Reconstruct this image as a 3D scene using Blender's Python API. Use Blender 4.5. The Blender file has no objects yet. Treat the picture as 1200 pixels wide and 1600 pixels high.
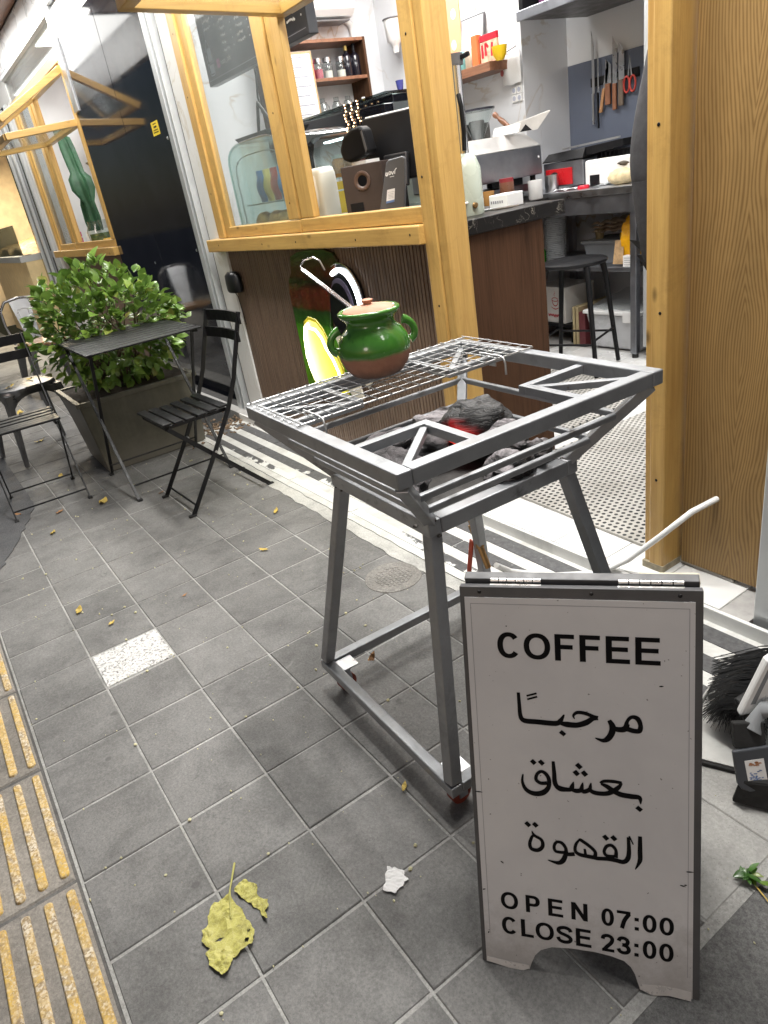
import bpy, bmesh, math, random
from mathutils import Vector, Matrix, noise
R = math.radians
random.seed(7)
SC = bpy.context.scene
COL = SC.collection

# ------------------------------------------------------------------ camera
cam_d = bpy.data.cameras.new('camera')
cam = bpy.data.objects.new('camera', cam_d)
COL.objects.link(cam)
cam_d.sensor_fit = 'HORIZONTAL'
cam_d.sensor_width = 36.0
cam_d.lens = 1092.66 / 1200 * 36.0
cam_d.clip_start = 0.02
cam_d.clip_end = 400
ROLL, PITCH, YAW = R(-9.89928237), R(25.34090377), R(-59.51862546)
cy_, sy_, cp_, sp_ = math.cos(YAW), math.sin(YAW), math.cos(PITCH), math.sin(PITCH)
fwd = Vector((sy_*cp_, cy_*cp_, -sp_))
rgt = Vector((cy_, -sy_, 0))
upv = rgt.cross(fwd)
c_, s_ = math.cos(ROLL), math.sin(ROLL)
r2 = c_*rgt + s_*upv
u2 = -s_*rgt + c_*upv
m = Matrix((( r2.x, u2.x, -fwd.x), (r2.y, u2.y, -fwd.y), (r2.z, u2.z, -fwd.z))).to_4x4()
m.translation = (2.17525619, 0.12417352, 1.24288627)
cam.matrix_world = m
SC.camera = cam

# ------------------------------------------------------------------ night sky, weak warm sun standing in for street light, exposure
world = bpy.data.worlds.new('World')
SC.world = world
world.use_nodes = True
wn = world.node_tree
bg = wn.nodes['Background']
sky = wn.nodes.new('ShaderNodeTexSky')
sky.sky_type = 'NISHITA'
sky.sun_disc = False
sky.sun_elevation = R(14)
sky.sun_rotation = R(150)
wn.links.new(sky.outputs[0], bg.inputs[0])
bg.inputs[1].default_value = 0.026
sun_d = bpy.data.lights.new('sun', 'SUN')
sun_d.energy = 0.30
sun_d.angle = R(12)
sun_d.color = (1.0, 0.84, 0.80)
sun = bpy.data.objects.new('sun', sun_d)
COL.objects.link(sun)
sun.rotation_euler = (R(74), 0, R(30))
SC.view_settings.view_transform = 'Standard'
SC.view_settings.look = 'None'
SC.view_settings.exposure = 0.12
SC.view_settings.gamma = 1
SC.view_settings.use_curve_mapping = False

# ------------------------------------------------------------------ materials
def lin(r, g, b):
    f = lambda c: (c/255/12.92) if c/255 <= 0.04045 else ((c/255+0.055)/1.055)**2.4
    return (f(r), f(g), f(b))
MATS = {}
class NT:
    """small node-tree helper"""
    def __init__(s, name):
        s.m = bpy.data.materials.new(name); s.m.use_nodes = True
        s.t = s.m.node_tree; s.b = s.t.nodes['Principled BSDF']
        s.out = s.t.nodes['Material Output']; s._c = None
    def n(s, kind, **kw):
        nd = s.t.nodes.new('ShaderNode' + kind)
        for k, v in kw.items():
            if isinstance(k, str) and hasattr(nd, k): setattr(nd, k, v)
        return nd
    def l(s, a, b): s.t.links.new(a, b)
    def coord(s, scale=(1,1,1), rnd=True, rot=(0,0,0)):
        tc = s.n('TexCoord'); mp = s.n('Mapping')
        mp.inputs['Scale'].default_value = scale
        mp.inputs['Rotation'].default_value = rot
        s.l(tc.outputs['Object'], mp.inputs['Vector'])
        if rnd:
            oi = s.n('ObjectInfo'); mul = s.n('VectorMath', operation='SCALE')
            cmb = s.n('CombineXYZ')
            for i in range(3): s.l(oi.outputs['Random'], cmb.inputs[i])
            s.l(cmb.outputs[0], mul.inputs[0]); mul.inputs['Scale'].default_value = 37.0
            s.l(mul.outputs[0], mp.inputs['Location'])
        return mp.outputs[0]
    def noise(s, vec, scale, detail=4, rough=0.55, dist=0):
        nd = s.n('TexNoise'); s.l(vec, nd.inputs['Vector'])
        nd.inputs['Scale'].default_value = scale; nd.inputs['Detail'].default_value = detail
        nd.inputs['Roughness'].default_value = rough; nd.inputs['Distortion'].default_value = dist
        return nd.outputs[0]
    def ramp(s, fac, stops):
        r = s.n('ValToRGB'); el = r.color_ramp.elements
        while len(el) > 1: el.remove(el[-1])
        for i, (p, c) in enumerate(stops):
            e = el[0] if i == 0 else el.new(p)
            e.position = p
            c = (c, c, c) if isinstance(c, (int, float)) else c
            e.color = (*c, 1)
        s.l(fac, r.inputs[0]); return r.outputs[0]
    def mix(s, fac, a, b, mode='MIX'):
        nd = s.n('Mix'); nd.data_type = 'RGBA'; nd.blend_type = mode
        for sock, val in ((nd.inputs[0], fac), (nd.inputs[6], a), (nd.inputs[7], b)):
            if hasattr(val, 'type'): s.l(val, sock)
            elif isinstance(val, (int, float)): sock.default_value = val if sock == nd.inputs[0] else (val, val, val, 1)
            else: sock.default_value = (*val, 1)
        return nd.outputs[2]
    def math(s, op, a, b=None):
        nd = s.n('Math', operation=op)
        for i, v in enumerate((a, b)):
            if v is None: continue
            if hasattr(v, 'type'): s.l(v, nd.inputs[i])
            else: nd.inputs[i].default_value = v
        return nd.outputs[0]
    def bump(s, h, strength=0.3, dist=0.002):
        b = s.n('Bump'); b.inputs['Strength'].default_value = strength
        b.inputs['Distance'].default_value = dist
        s.l(h, b.inputs['Height']); s.l(b.outputs[0], s.b.inputs['Normal'])
    def color(s, v):
        if hasattr(v, 'type'): s.l(v, s.b.inputs['Base Color'])
        else: s.b.inputs['Base Color'].default_value = (*v, 1)
    def set(s, rough=None, metal=None, spec=None, coat=None, trans=None, ior=None):
        for k, v in (('Roughness', rough), ('Metallic', metal), ('Specular IOR Level', spec), ('Coat Weight', coat), ('Transmission Weight', trans), ('IOR', ior)):
            if v is None: continue
            if hasattr(v, 'type'): s.l(v, s.b.inputs[k])
            else: s.b.inputs[k].default_value = v
        return s

def plain(name, col, rough=0.5, metal=0.0, var=0.12, scale=9.0, bump=0.0, bscale=60.0, spec=0.5, coat=0.0, dirt=0.0, bdist=0.002):
    """a colour with some mottling, optional fine relief and dirt patches"""
    if name in MATS: return MATS[name]
    t = NT(name); v = t.coord()
    n = t.noise(v, scale, 5, 0.6)
    lo = tuple(c*(1-var) for c in col); hi = tuple(min(1, c*(1+var)) for c in col)
    c = t.ramp(n, [(0.3, lo), (0.7, hi)])
    if dirt:
        d = t.ramp(t.noise(v, scale*0.45, 7, 0.7, 0.6), [(0.5, 0.0), (0.68, 1.0)])
        c = t.mix(t.math('MULTIPLY', d, dirt), c, tuple(x*0.35+0.01 for x in col))
    t.color(c)
    rr = t.ramp(t.noise(v, scale*1.7, 4), [(0.3, max(0.02, rough*0.8)), (0.7, min(1, rough*1.2))])
    t.set(rough=rr, metal=metal, spec=spec, coat=coat)
    if bump: t.bump(t.noise(v, bscale, 6, 0.65), bump, bdist)
    MATS[name] = t.m
    return t.m

def wood(name, base, dark, axis=2, scale=1.0, rough=0.38, coat=0.3, knots=True, spec=0.5):
    """straight-grained varnished board, grain running along an axis"""
    if name in MATS: return MATS[name]
    t = NT(name)
    st = [14*scale]*3; st[axis] = 0.9*scale
    v = t.coord(tuple(st))
    g = t.noise(v, 3.0, 6, 0.6, 0.8)
    st2 = [70*scale]*3; st2[axis] = 2.0*scale
    v2 = t.coord(tuple(st2))
    f = t.noise(v2, 3.0, 3, 0.6)
    c = t.ramp(g, [(0.25, dark), (0.5, base), (0.8, tuple(min(1, x*1.16) for x in base))])
    c = t.mix(t.math('MULTIPLY', t.ramp(f, [(0.35, 1.0), (0.62, 0.0)]), 0.35), c, dark)
    if knots:
        st3 = [9*scale]*3; st3[axis] = 4.0*scale
        vv = t.coord(tuple(st3)); vo = t.n('TexVoronoi'); t.l(vv, vo.inputs['Vector']); vo.inputs['Scale'].default_value = 1.0
        k = t.ramp(vo.outputs['Distance'], [(0.03, 1.0), (0.10, 0.0)])
        c = t.mix(t.math('MULTIPLY', k, 0.8), c, tuple(x*0.22 for x in dark))
        gr_ = t.ramp(t.noise(t.coord((5, 5, 5)), 1.2, 7, 0.75, 0.6), [(0.52, 0.0), (0.72, 0.45)]); c = t.mix(gr_, c, tuple(x*0.6 for x in dark))
    t.color(c); t.set(rough=rough, coat=coat, spec=spec); t.b.inputs['Coat Roughness'].default_value = 0.25
    t.bump(f, 0.15, 0.001)
    MATS[name] = t.m
    return t.m

def emit(name, col, strength):
    if name in MATS: return MATS[name]
    t = NT(name)
    t.color((0.06, 0.06, 0.06)); t.b.inputs['Emission Color'].default_value = (*col, 1)
    t.b.inputs['Emission Strength'].default_value = strength
    MATS[name] = t.m
    return t.m

def thin_glass(name, tint=(1,1,1), refl=1.0, haze=0.0):
    """a thin pane: see-through with mirror reflections by angle"""
    if name in MATS: return MATS[name]
    t = NT(name)
    tr = t.n('BsdfTransparent'); tr.inputs[0].default_value = (*tint, 1)
    gl = t.n('BsdfGlossy'); gl.inputs['Roughness'].default_value = 0.03
    lw = t.n('LayerWeight'); lw.inputs[0].default_value = 0.5
    fr_ = t.math('ADD', t.math('MULTIPLY', t.math('POWER', lw.outputs['Facing'], 5.0), 0.92), 0.035)
    mx = t.n('MixShader')
    t.l(t.math('MINIMUM', t.math('MULTIPLY', fr_, refl), 1.0), mx.inputs[0]); t.l(tr.outputs[0], mx.inputs[1]); t.l(gl.outputs[0], mx.inputs[2])
    last = mx
    if haze:
        df = t.n('BsdfDiffuse'); df.inputs[0].default_value = (0.8, 0.85, 0.85, 1)
        m2 = t.n('MixShader')
        dn = t.ramp(t.noise(t.coord(), 3.0, 5, 0.6), [(0.3, haze*0.5), (0.75, haze)])
        t.l(dn, m2.inputs[0]); t.l(mx.outputs[0], m2.inputs[1]); t.l(df.outputs[0], m2.inputs[2]); last = m2
    t.l(last.outputs[0], t.out.inputs[0])
    MATS[name] = t.m
    return t.m

def marble(name, base, vein, scale=1.5, rough=0.22, width=0.03, vein2=None, spec=0.5):
    if name in MATS: return MATS[name]
    t = NT(name); v = t.coord(rnd=False)
    nz = t.n('TexNoise'); t.l(v, nz.inputs['Vector']); nz.inputs['Scale'].default_value = scale; nz.inputs['Detail'].default_value = 8; nz.inputs['Distortion'].default_value = 1.2
    d = t.math('ABSOLUTE', t.math('SUBTRACT', nz.outputs[0], 0.5))
    mask = t.ramp(d, [(0.0, 1.0), (width, 0.0)])
    patch = t.ramp(t.noise(v, scale*0.7, 3), [(0.45, 0.0), (0.6, 1.0)])
    cl = t.ramp(t.noise(v, scale*1.3, 5), [(0.3, tuple(x*0.93 for x in base)), (0.7, base)])
    c = t.mix(t.math('MULTIPLY', mask, t.math('MULTIPLY', patch, 0.8)), cl, vein)
    t.color(c); t.set(rough=rough, spec=spec)
    MATS[name] = t.m
    return t.m

# ------------------------------------------------------------------ mesh building
class MB:
    def __init__(s): s.v = []; s.f = []
    def add(s, vs, fs):
        o = len(s.v); s.v += [tuple(v) for v in vs]; s.f += [tuple(i+o for i in f) for f in fs]; return s
    def box(s, x0, x1, y0, y1, z0, z1):
        return s.add([(x0,y0,z0),(x1,y0,z0),(x1,y1,z0),(x0,y1,z0),(x0,y0,z1),(x1,y0,z1),(x1,y1,z1),(x0,y1,z1)],
                     [(0,3,2,1),(4,5,6,7),(0,1,5,4),(1,2,6,5),(2,3,7,6),(3,0,4,7)])
    def hexa(s, p): # eight corners: bottom 4, top 4
        return s.add(p, [(0,3,2,1),(4,5,6,7),(0,1,5,4),(1,2,6,5),(2,3,7,6),(3,0,4,7)])
    def bar(s, a, b, w, h, up=(0,0,1)):
        a = Vector(a); b = Vector(b); d = (b-a).normalized(); up = Vector(up)
        if abs(d.dot(up)) > 0.98: up = Vector((0,1,0))
        sd = d.cross(up).normalized()*(w/2); u = sd.cross(d).normalized()*(h/2)
        return s.hexa([a-sd-u, a+sd-u, b+sd-u, b-sd-u, a-sd+u, a+sd+u, b+sd+u, b-sd+u])
    def tube(s, pts, r, n=8, caps=True, closed=False):
        pts = [Vector(p) for p in pts]; N = len(pts); rings = []
        ref = None
        for i, p in enumerate(pts):
            if closed: d = pts[(i+1) % N]-pts[i-1]
            else: d = pts[min(i+1, N-1)]-pts[max(i-1, 0)]
            if d.length < 1e-9: d = Vector((0,0,1))
            d.normalize()
            if ref is None:
                ref = Vector((0,0,1)) if abs(d.z) < 0.9 else Vector((1,0,0))
            a = (ref-d*ref.dot(d))
            if a.length < 1e-6: a = d.orthogonal()
            a.normalize(); ref = a; b = d.cross(a)
            rr = r[i] if isinstance(r, (list, tuple)) else r
            rings.append([p+a*math.cos(2*math.pi*k/n)*rr+b*math.sin(2*math.pi*k/n)*rr for k in range(n)])
        vs = [q for g in rings for q in g]; fs = []
        for i in range(N if closed else N-1):
            j = (i+1) % N
            for k in range(n):
                l = (k+1) % n
                fs.append((i*n+k, i*n+l, j*n+l, j*n+k))
        if caps and not closed:
            fs.append(tuple(range(n-1, -1, -1))); fs.append(tuple((N-1)*n+k for k in range(n)))
        return s.add(vs, fs)
    def lathe(s, prof, c=(0,0,0), n=24, sx=1, sy=1, fn=None):
        vs = []; fs = []; P = len(prof)
        for k in range(n):
            a = 2*math.pi*k/n
            for r, z in prof:
                v = Vector((r*math.cos(a)*sx, r*math.sin(a)*sy, z))
                vs.append(fn(v) if fn else v+Vector(c))
        for k in range(n):
            l = (k+1) % n
            for i in range(P-1):
                fs.append((k*P+i, l*P+i, l*P+i+1, k*P+i+1))
        return s.add(vs, fs)
    def prism(s, poly, O, U, V, t):
        """outline poly (u,v) on plane O,U,V given thickness t along the normal"""
        O = Vector(O); U = Vector(U); V = Vector(V); N = U.cross(V).normalized()
        n = len(poly)
        a = [O+U*p[0]+V*p[1] for p in poly]; b = [q+N*t for q in a]
        fs = [tuple(range(n-1, -1, -1)), tuple(range(n, 2*n))]
        for i in range(n):
            j = (i+1) % n
            fs.append((i, j, n+j, n+i))
        return s.add(a+b, fs)
    def sheet(s, nx, ny, fn):
        vs = [fn(i/nx, j/ny) for j in range(ny+1) for i in range(nx+1)]
        fs = [(j*(nx+1)+i, j*(nx+1)+i+1, (j+1)*(nx+1)+i+1, (j+1)*(nx+1)+i) for j in range(ny) for i in range(nx)]
        return s.add(vs, fs)
    def blob(s, c, rx, ry, rz, amp=0.15, fr=3.0, seed=0, n=14, m=9, flat=None):
        vs = []; fs = []
        for j in range(m+1):
            th = math.pi*j/m
            for i in range(n):
                ph = 2*math.pi*i/n
                d = Vector((math.sin(th)*math.cos(ph), math.sin(th)*math.sin(ph), math.cos(th)))
                k = 1+amp*noise.noise(d*fr+Vector((seed*7.3, seed*3.1, seed)))*2
                q = Vector((d.x*rx*k, d.y*ry*k, d.z*rz*k))
                if flat is not None and q.z < -flat: q.z = -flat
                vs.append(Vector(c)+q)
        for j in range(m):
            for i in range(n):
                k = (i+1) % n
                fs.append((j*n+i, (j+1)*n+i, (j+1)*n+k, j*n+k))
        return s.add(vs, fs)
    def cyl(s, c, r, h, n=16, r2=None):
        r2 = r if r2 is None else r2
        return s.tube([c, (c[0], c[1], c[2]+h)], [r, r2], n)
    def mesh(s, name, mat, off=(0,0,0), smooth=None):
        me = bpy.data.meshes.new(name)
        ox, oy, oz = off
        me.from_pydata([(x-ox, y-oy, z-oz) for x, y, z in s.v], [], s.f)
        bm = bmesh.new(); bm.from_mesh(me)
        bmesh.ops.remove_doubles(bm, verts=bm.verts, dist=1e-6)
        bmesh.ops.recalc_face_normals(bm, faces=bm.faces)
        bm.to_mesh(me); bm.free()
        if mat: me.materials.append(mat)
        if smooth:
            me.shade_smooth(); me.set_sharp_from_angle(angle=R(smooth))
        return me
    def build(s, name, mat, parent=None, loc=(0,0,0), smooth=None, bevel=0, seg=2):
        off = wloc(parent) if parent else Vector(loc)
        o = bpy.data.objects.new(name, s.mesh(name, mat, off, smooth))
        COL.objects.link(o)
        if parent: o.parent = parent
        else: o.location = loc
        if bevel:
            b = o.modifiers.new('bevel', 'BEVEL'); b.width = bevel; b.segments = seg; b.limit_method = 'ANGLE'; b.angle_limit = R(40)
        return o
def wloc(o):
    v = Vector((0,0,0))
    while o: v += Vector(o.location); o = o.parent
    return v
def thing(name, label, cat, loc=(0,0,0), group=None):
    o = bpy.data.objects.new(name, None); COL.objects.link(o); o.location = loc
    o.empty_display_size = 0.05
    return tag(o, label, cat, group)
def tag(o, label, cat, group=None):
    o['label'] = label; o['category'] = cat
    if group: o['group'] = group
    return o
def struct(o): o['kind'] = 'structure'; return o
def stuff(o): o['kind'] = 'stuff'; return o
def copy_tree(o, parent=None, loc=None, rot=None, label=None):
    c = o.copy(); COL.objects.link(c)
    if parent: c.parent = parent
    if loc is not None: c.location = loc
    if rot is not None: c.rotation_euler = rot
    if label: c['label'] = label
    for ch in list(o.children): copy_tree(ch, c)
    return c
def clone(o, parent, loc, rot=(0,0,0), scale=None):
    c = o.copy(); COL.objects.link(c); c.parent = parent; c.location = loc; c.rotation_euler = rot
    if scale: c.scale = scale
    return c
def text_mb(txt, O, U, V, w, h, bold=0.0, lift=0.0006, mb=None):
    """flat lettering fitted to a w by h rectangle at O"""
    cu = bpy.data.curves.new('t', 'FONT'); cu.body = txt; cu.offset = bold; cu.resolution_u = 4
    ob = bpy.data.objects.new('t', cu); COL.objects.link(ob)
    bpy.context.view_layer.update()
    me = ob.to_mesh(); vs = [v.co.copy() for v in me.vertices]; fs = [tuple(p.vertices) for p in me.polygons]
    ob.to_mesh_clear(); bpy.data.objects.remove(ob); bpy.data.curves.remove(cu)
    x0 = min(v.x for v in vs); x1 = max(v.x for v in vs); y0 = min(v.y for v in vs); y1 = max(v.y for v in vs)
    O = Vector(O); U = Vector(U).normalized(); V = Vector(V).normalized(); N = U.cross(V)
    mb = mb or MB()
    return mb.add([O+U*((v.x-x0)/(x1-x0)*w)+V*((v.y-y0)/(y1-y0)*h)+N*lift for v in vs], fs)
def stroke(mb, pts, O, U, V, lift=0.0006):
    """pen stroke given as (u, v, width) points, drawn as a ribbon with a soft outline"""
    O = Vector(O); U = Vector(U); V = Vector(V); N = U.cross(V).normalized()
    P = [Vector((p[0], p[1])) for p in pts]; W = [p[2] for p in pts]
    # Catmull-Rom refinement
    Q = []; QW = []
    for i in range(len(P)-1):
        p0 = P[max(i-1, 0)]; p1 = P[i]; p2 = P[i+1]; p3 = P[min(i+2, len(P)-1)]
        for k in range(5):
            t = k/5
            Q.append(0.5*((2*p1)+(p2-p0)*t+(2*p0-5*p1+4*p2-p3)*t*t+(3*p1-p0-3*p2+p3)*t**3))
            QW.append(W[i]*(1-t)+W[i+1]*t)
    Q.append(P[-1]); QW.append(W[-1])
    if len(P) == 2: Q = P; QW = W
    vs = []
    for i, q in enumerate(Q):
        d = (Q[min(i+1, len(Q)-1)]-Q[max(i-1, 0)])
        if d.length < 1e-9: d = Vector((1,0))
        d.normalize(); nn = Vector((-d.y, d.x))*QW[i]/2
        for sgn in (1, -1):
            w = q+nn*sgn
            vs.append(O+U*w.x+V*w.y+N*lift)
    mb.add(vs, [(2*i, 2*i+1, 2*i+3, 2*i+2) for i in range(len(Q)-1)])
def glyph(mb, ch, O, U, V, u0, u1, v0, v1, lift):
    """bold grotesque capital or figure drawn in the box u0..u1, v0..v1"""
    w, h = u1-u0, v1-v0; Q = Vector(O)+Vector(U).cross(Vector(V)).normalized()*lift
    sx, sy = min(0.205*h/w, 0.42), 0.165
    P = lambda x, y: Q+Vector(U)*(u0+x*w)+Vector(V)*(v0+y*h)
    def poly(pts): mb.add([P(*p) for p in pts], [tuple(range(len(pts)))])
    rect = lambda a, b, c, d: poly([(a, b), (c, b), (c, d), (a, d)])
    def ringarc(a0, a1, n=28, cx=.5, cy=.5, rx=.5, ry=.5, tx=None, ty=None, pw=0.92):
        tx = sx if tx is None else tx; ty = sy if ty is None else ty
        vs = []
        for k in range(n+1):
            a = a0+(a1-a0)*k/n; c, s = math.cos(a), math.sin(a)
            c = math.copysign(abs(c)**pw, c); s = math.copysign(abs(s)**pw, s)
            vs += [P(cx+rx*c, cy+ry*s), P(cx+(rx-tx)*c, cy+(ry-ty)*s)]
        mb.add(vs, [(2*i, 2*i+1, 2*i+3, 2*i+2) for i in range(n)])
    def st(pts, t=0.185):
        stroke(mb, [(u0+x*w, v0+y*h, t*h) for x, y in pts], Q, U, V, 0)
    if ch in 'EFLNP': rect(0, 0, sx, 1)
    if ch in 'EF':
        rect(sx, 1-sy, 0.97 if ch == 'E' else 1, 1); rect(sx, .44, .92, .44+sy)
    if ch in 'EL': rect(sx, 0, 1, sy)
    if ch == 'N':
        rect(1-sx, 0, 1, 1); poly([(sx*.0+sx, 1), (sx, .62), (1-sx, 0), (1-sx, .38)])
    if ch == 'P':
        rect(sx, 1-sy, .55, 1); rect(sx, .37, .55, .37+sy); ringarc(-math.pi/2, math.pi/2, 16, .55, .685, .45, .315, sx, sy)
    if ch in 'O0': ringarc(0, 2*math.pi, 40, tx=sx*(0.95 if ch == 'O' else .92))
    if ch == 'C': ringarc(R(38), R(322), 32)
    if ch == 'S': st([(.90, .70), (.80, .85), (.5, .91), (.2, .84), (.12, .71), (.24, .585), (.5, .51), (.77, .42), (.89, .28), (.78, .14), (.5, .085), (.2, .15), (.08, .32)])
    if ch == '2': st([(.10, .69), (.17, .84), (.47, .91), (.76, .85), (.85, .70), (.74, .51), (.45, .30), (.17, .07)]); rect(.03, 0, 1, sy)
    if ch == '3':
        st([(.10, .72), (.22, .87), (.5, .915), (.75, .83), (.80, .70), (.68, .57), (.38, .53)]); st([(.38, .53), (.72, .47), (.88, .30), (.76, .14), (.48, .085), (.2, .14), (.07, .29)])
    if ch == '7': rect(.03, 1-sy, 1, 1); st([(.90, .86), (.56, .46), (.38, 0.0)], 0.20)
    if ch == ':': rect(0, 0, 1, .19); rect(0, .53, 1, .72)
# ------------------------------------------------------------------ material library
WOOD = wood('varnished_pine', (0.50, 0.312, 0.096), (0.37, 0.205, 0.055), 2)
WOODX = wood('varnished_pine_x', (0.50, 0.312, 0.096), (0.37, 0.205, 0.055), 0)
WOODY = wood('varnished_pine_y', (0.50, 0.312, 0.096), (0.37, 0.205, 0.055), 1)
WALNUT = wood('walnut', (0.078, 0.038, 0.020), (0.032, 0.015, 0.008), 2, 0.8, 0.6, 0.0, False, 0.15)
WALNUTX = wood('walnut_x', (0.24, 0.11, 0.06), (0.11, 0.045, 0.025), 0, 0.8, 0.45, 0.05, False)
SLATW = wood('slat_wood', (0.175, 0.118, 0.080), (0.065, 0.042, 0.030), 2, 1.4, 0.5, 0.0, False)
BLACKM = plain('black_metal', (0.006, 0.006, 0.007), 0.45, 0.0, 0.3, 30, 0.08, 200, spec=0.25)
STEEL = plain('brushed_steel', (0.52, 0.53, 0.55), 0.32, 1.0, 0.08, 12)
DULLSTEEL = plain('dull_steel', (0.36, 0.37, 0.40), 0.42, 1.0, 0.15, 8)
ALU = plain('aluminium_trim', (0.60, 0.62, 0.63), 0.38, 0.6, 0.02, 2)
WHITEP = plain('white_plastic', (0.75, 0.75, 0.74), 0.35, 0, 0.03, 5)
CREAMP = plain('cream_plastic', (0.62, 0.62, 0.56), 0.35, 0, 0.03, 5)
BLACKP = plain('black_plastic', (0.007, 0.007, 0.008), 0.42, 0, 0.1, 5, spec=0.25)
GREYP = plain('grey_plastic', (0.12, 0.12, 0.125), 0.4, 0, 0.1, 5)
RUBBER = plain('rubber', (0.012, 0.012, 0.012), 0.8, 0, 0.3, 20)
PAPER = plain('paper', (0.72, 0.71, 0.70), 0.8, 0, 0.04, 14)
INK = plain('ink', (0.004, 0.004, 0.005), 0.6, 0, 0.0, 5, spec=0.1)
WHITEINK = plain('white_ink', (0.78, 0.78, 0.78), 0.6, 0, 0.0, 5)
GREYINK = plain('grey_ink', (0.25, 0.25, 0.28), 0.7, 0, 0.1, 60)
WALLM = marble('wall_marble', (0.72, 0.73, 0.75), (0.42, 0.31, 0.18), 1.6, 0.2, 0.02)
COUNTM = marble('black_marble', (0.012, 0.011, 0.011), (0.30, 0.28, 0.24), 16.0, 0.3, 0.012, spec=0.12)
GLASS = thin_glass('window_glass', (0.97, 0.985, 0.98), 1.0, 0.07)
CLEAR = thin_glass('clear_glass', (0.90, 0.95, 0.94), 1.6)
JARG = thin_glass('jar_glass', (0.80, 0.84, 0.84), 2.2)
BLACKG = None

def glossy_panel():
    t = NT('black_panel'); v = t.coord()
    n = t.noise(v, 5.0, 6, 0.65, 0.4)
    t.color(t.ramp(n, [(0.3, (0.006, 0.007, 0.011)), (0.75, (0.014, 0.015, 0.022))]))
    t.set(rough=t.ramp(t.noise(v, 3.0, 7, 0.7), [(0.35, 0.03), (0.75, 0.11)]), spec=0.55)
    return t.m
BLACKG = glossy_panel()

def paving_mat(name, base, speck=0.5, dark=0.55, bmp=0.5):
    t = NT(name); v = t.coord()
    oi = t.n('ObjectInfo')
    tone = t.ramp(oi.outputs['Random'], [(0.0, tuple(c*0.86 for c in base)), (1.0, tuple(c*1.12 for c in base))])
    blot = t.ramp(t.noise(v, 7.0, 7, 0.72, 0.5), [(0.30, 0.5*dark+0.45), (0.50, 0.97), (0.72, 1.10)])
    c = t.mix(1.0, tone, blot, 'MULTIPLY')
    fine = t.ramp(t.noise(v, 150.0, 7, 0.85), [(0.36, 0.40), (0.5, 1.0), (0.64, 1.65)])
    c = t.mix(speck, c, t.mix(1.0, c, fine, 'MULTIPLY'))
    # lime and dust scuffs
    sc = t.ramp(t.noise(v, 16.0, 9, 0.8, 1.0), [(0.58, 0.0), (0.74, 0.6)])
    c = t.mix(sc, c, tuple(min(1, x*1.7) for x in base))
    pit = t.n('TexVoronoi'); t.l(v, pit.inputs['Vector']); pit.inputs['Scale'].default_value = 130
    pm = t.ramp(pit.outputs['Distance'], [(0.05, 1.0), (0.16, 0.0)])
    c = t.mix(t.math('MULTIPLY', pm, 0.6), c, tuple(x*0.3 for x in base))
    # stains and spills that run across the joints, in world space
    gpn = t.n('NewGeometry'); wp = gpn.outputs['Position']
    c = t.mix(1.0, c, t.ramp(t.noise(wp, 1.9, 6, 0.7, 0.4), [(0.36, 0.66), (0.55, 1.05), (0.75, 1.15)]), 'MULTIPLY')
    spot = t.ramp(t.noise(wp, 8.0, 5, 0.7, 0.3), [(0.64, 0.0), (0.70, 0.5)])
    c = t.mix(spot, c, tuple(x*0.35 for x in base))
    gum = t.n('TexVoronoi'); t.l(wp, gum.inputs['Vector']); gum.inputs['Scale'].default_value = 5.5
    gs = t.n('SeparateColor'); t.l(gum.outputs['Color'], gs.inputs[0])
    gm = t.math('MULTIPLY', t.ramp(gum.outputs['Distance'], [(0.045, 0.6), (0.06, 0.0)]), t.ramp(gs.outputs[0], [(0.72, 0.0), (0.74, 1.0)]))
    c = t.mix(gm, c, tuple(x*0.42 for x in base))
    t.color(c)
    t.set(rough=t.ramp(t.noise(v, 9.0, 4), [(0.3, 0.55), (0.7, 0.80)]), spec=0.4)
    h = t.math('ADD', t.noise(v, 260.0, 4, 0.7), t.math('MULTIPLY', t.noise(v, 30.0, 5), 0.8))
    t.bump(h, bmp, 0.0016)
    return t.m
PAVE = paving_mat('paving_concrete', (0.166, 0.162, 0.156))
PAVEL = paving_mat('paving_pale_concrete', (0.30, 0.295, 0.28), 0.3, 0.75, 0.3)
ROUGH = paving_mat('rough_stone', (0.13, 0.128, 0.125), 0.9, 0.45, 1.0)
ASPH = paving_mat('asphalt', (0.085, 0.085, 0.088), 0.9, 0.6, 1.0)
MORTAR = paving_mat('mortar', (0.30, 0.295, 0.28), 0.5, 0.55, 0.6)
CEMENT = paving_mat('cement', (0.42, 0.415, 0.39), 0.4, 0.6, 0.8)

def terrazzo():
    t = NT('white_terrazzo'); v = t.coord(rnd=False)
    vo = t.n('TexVoronoi'); t.l(v, vo.inputs['Vector']); vo.inputs['Scale'].default_value = 190
    vs = t.n('SeparateColor'); t.l(vo.outputs['Color'], vs.inputs[0])
    t.color(t.ramp(vs.outputs[0], [(0.0, (0.16, 0.155, 0.15)), (0.3, (0.42, 0.415, 0.40)), (0.7, (0.58, 0.57, 0.555))]))
    t.set(rough=0.5); return t.m
TERR = terrazzo()

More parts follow.
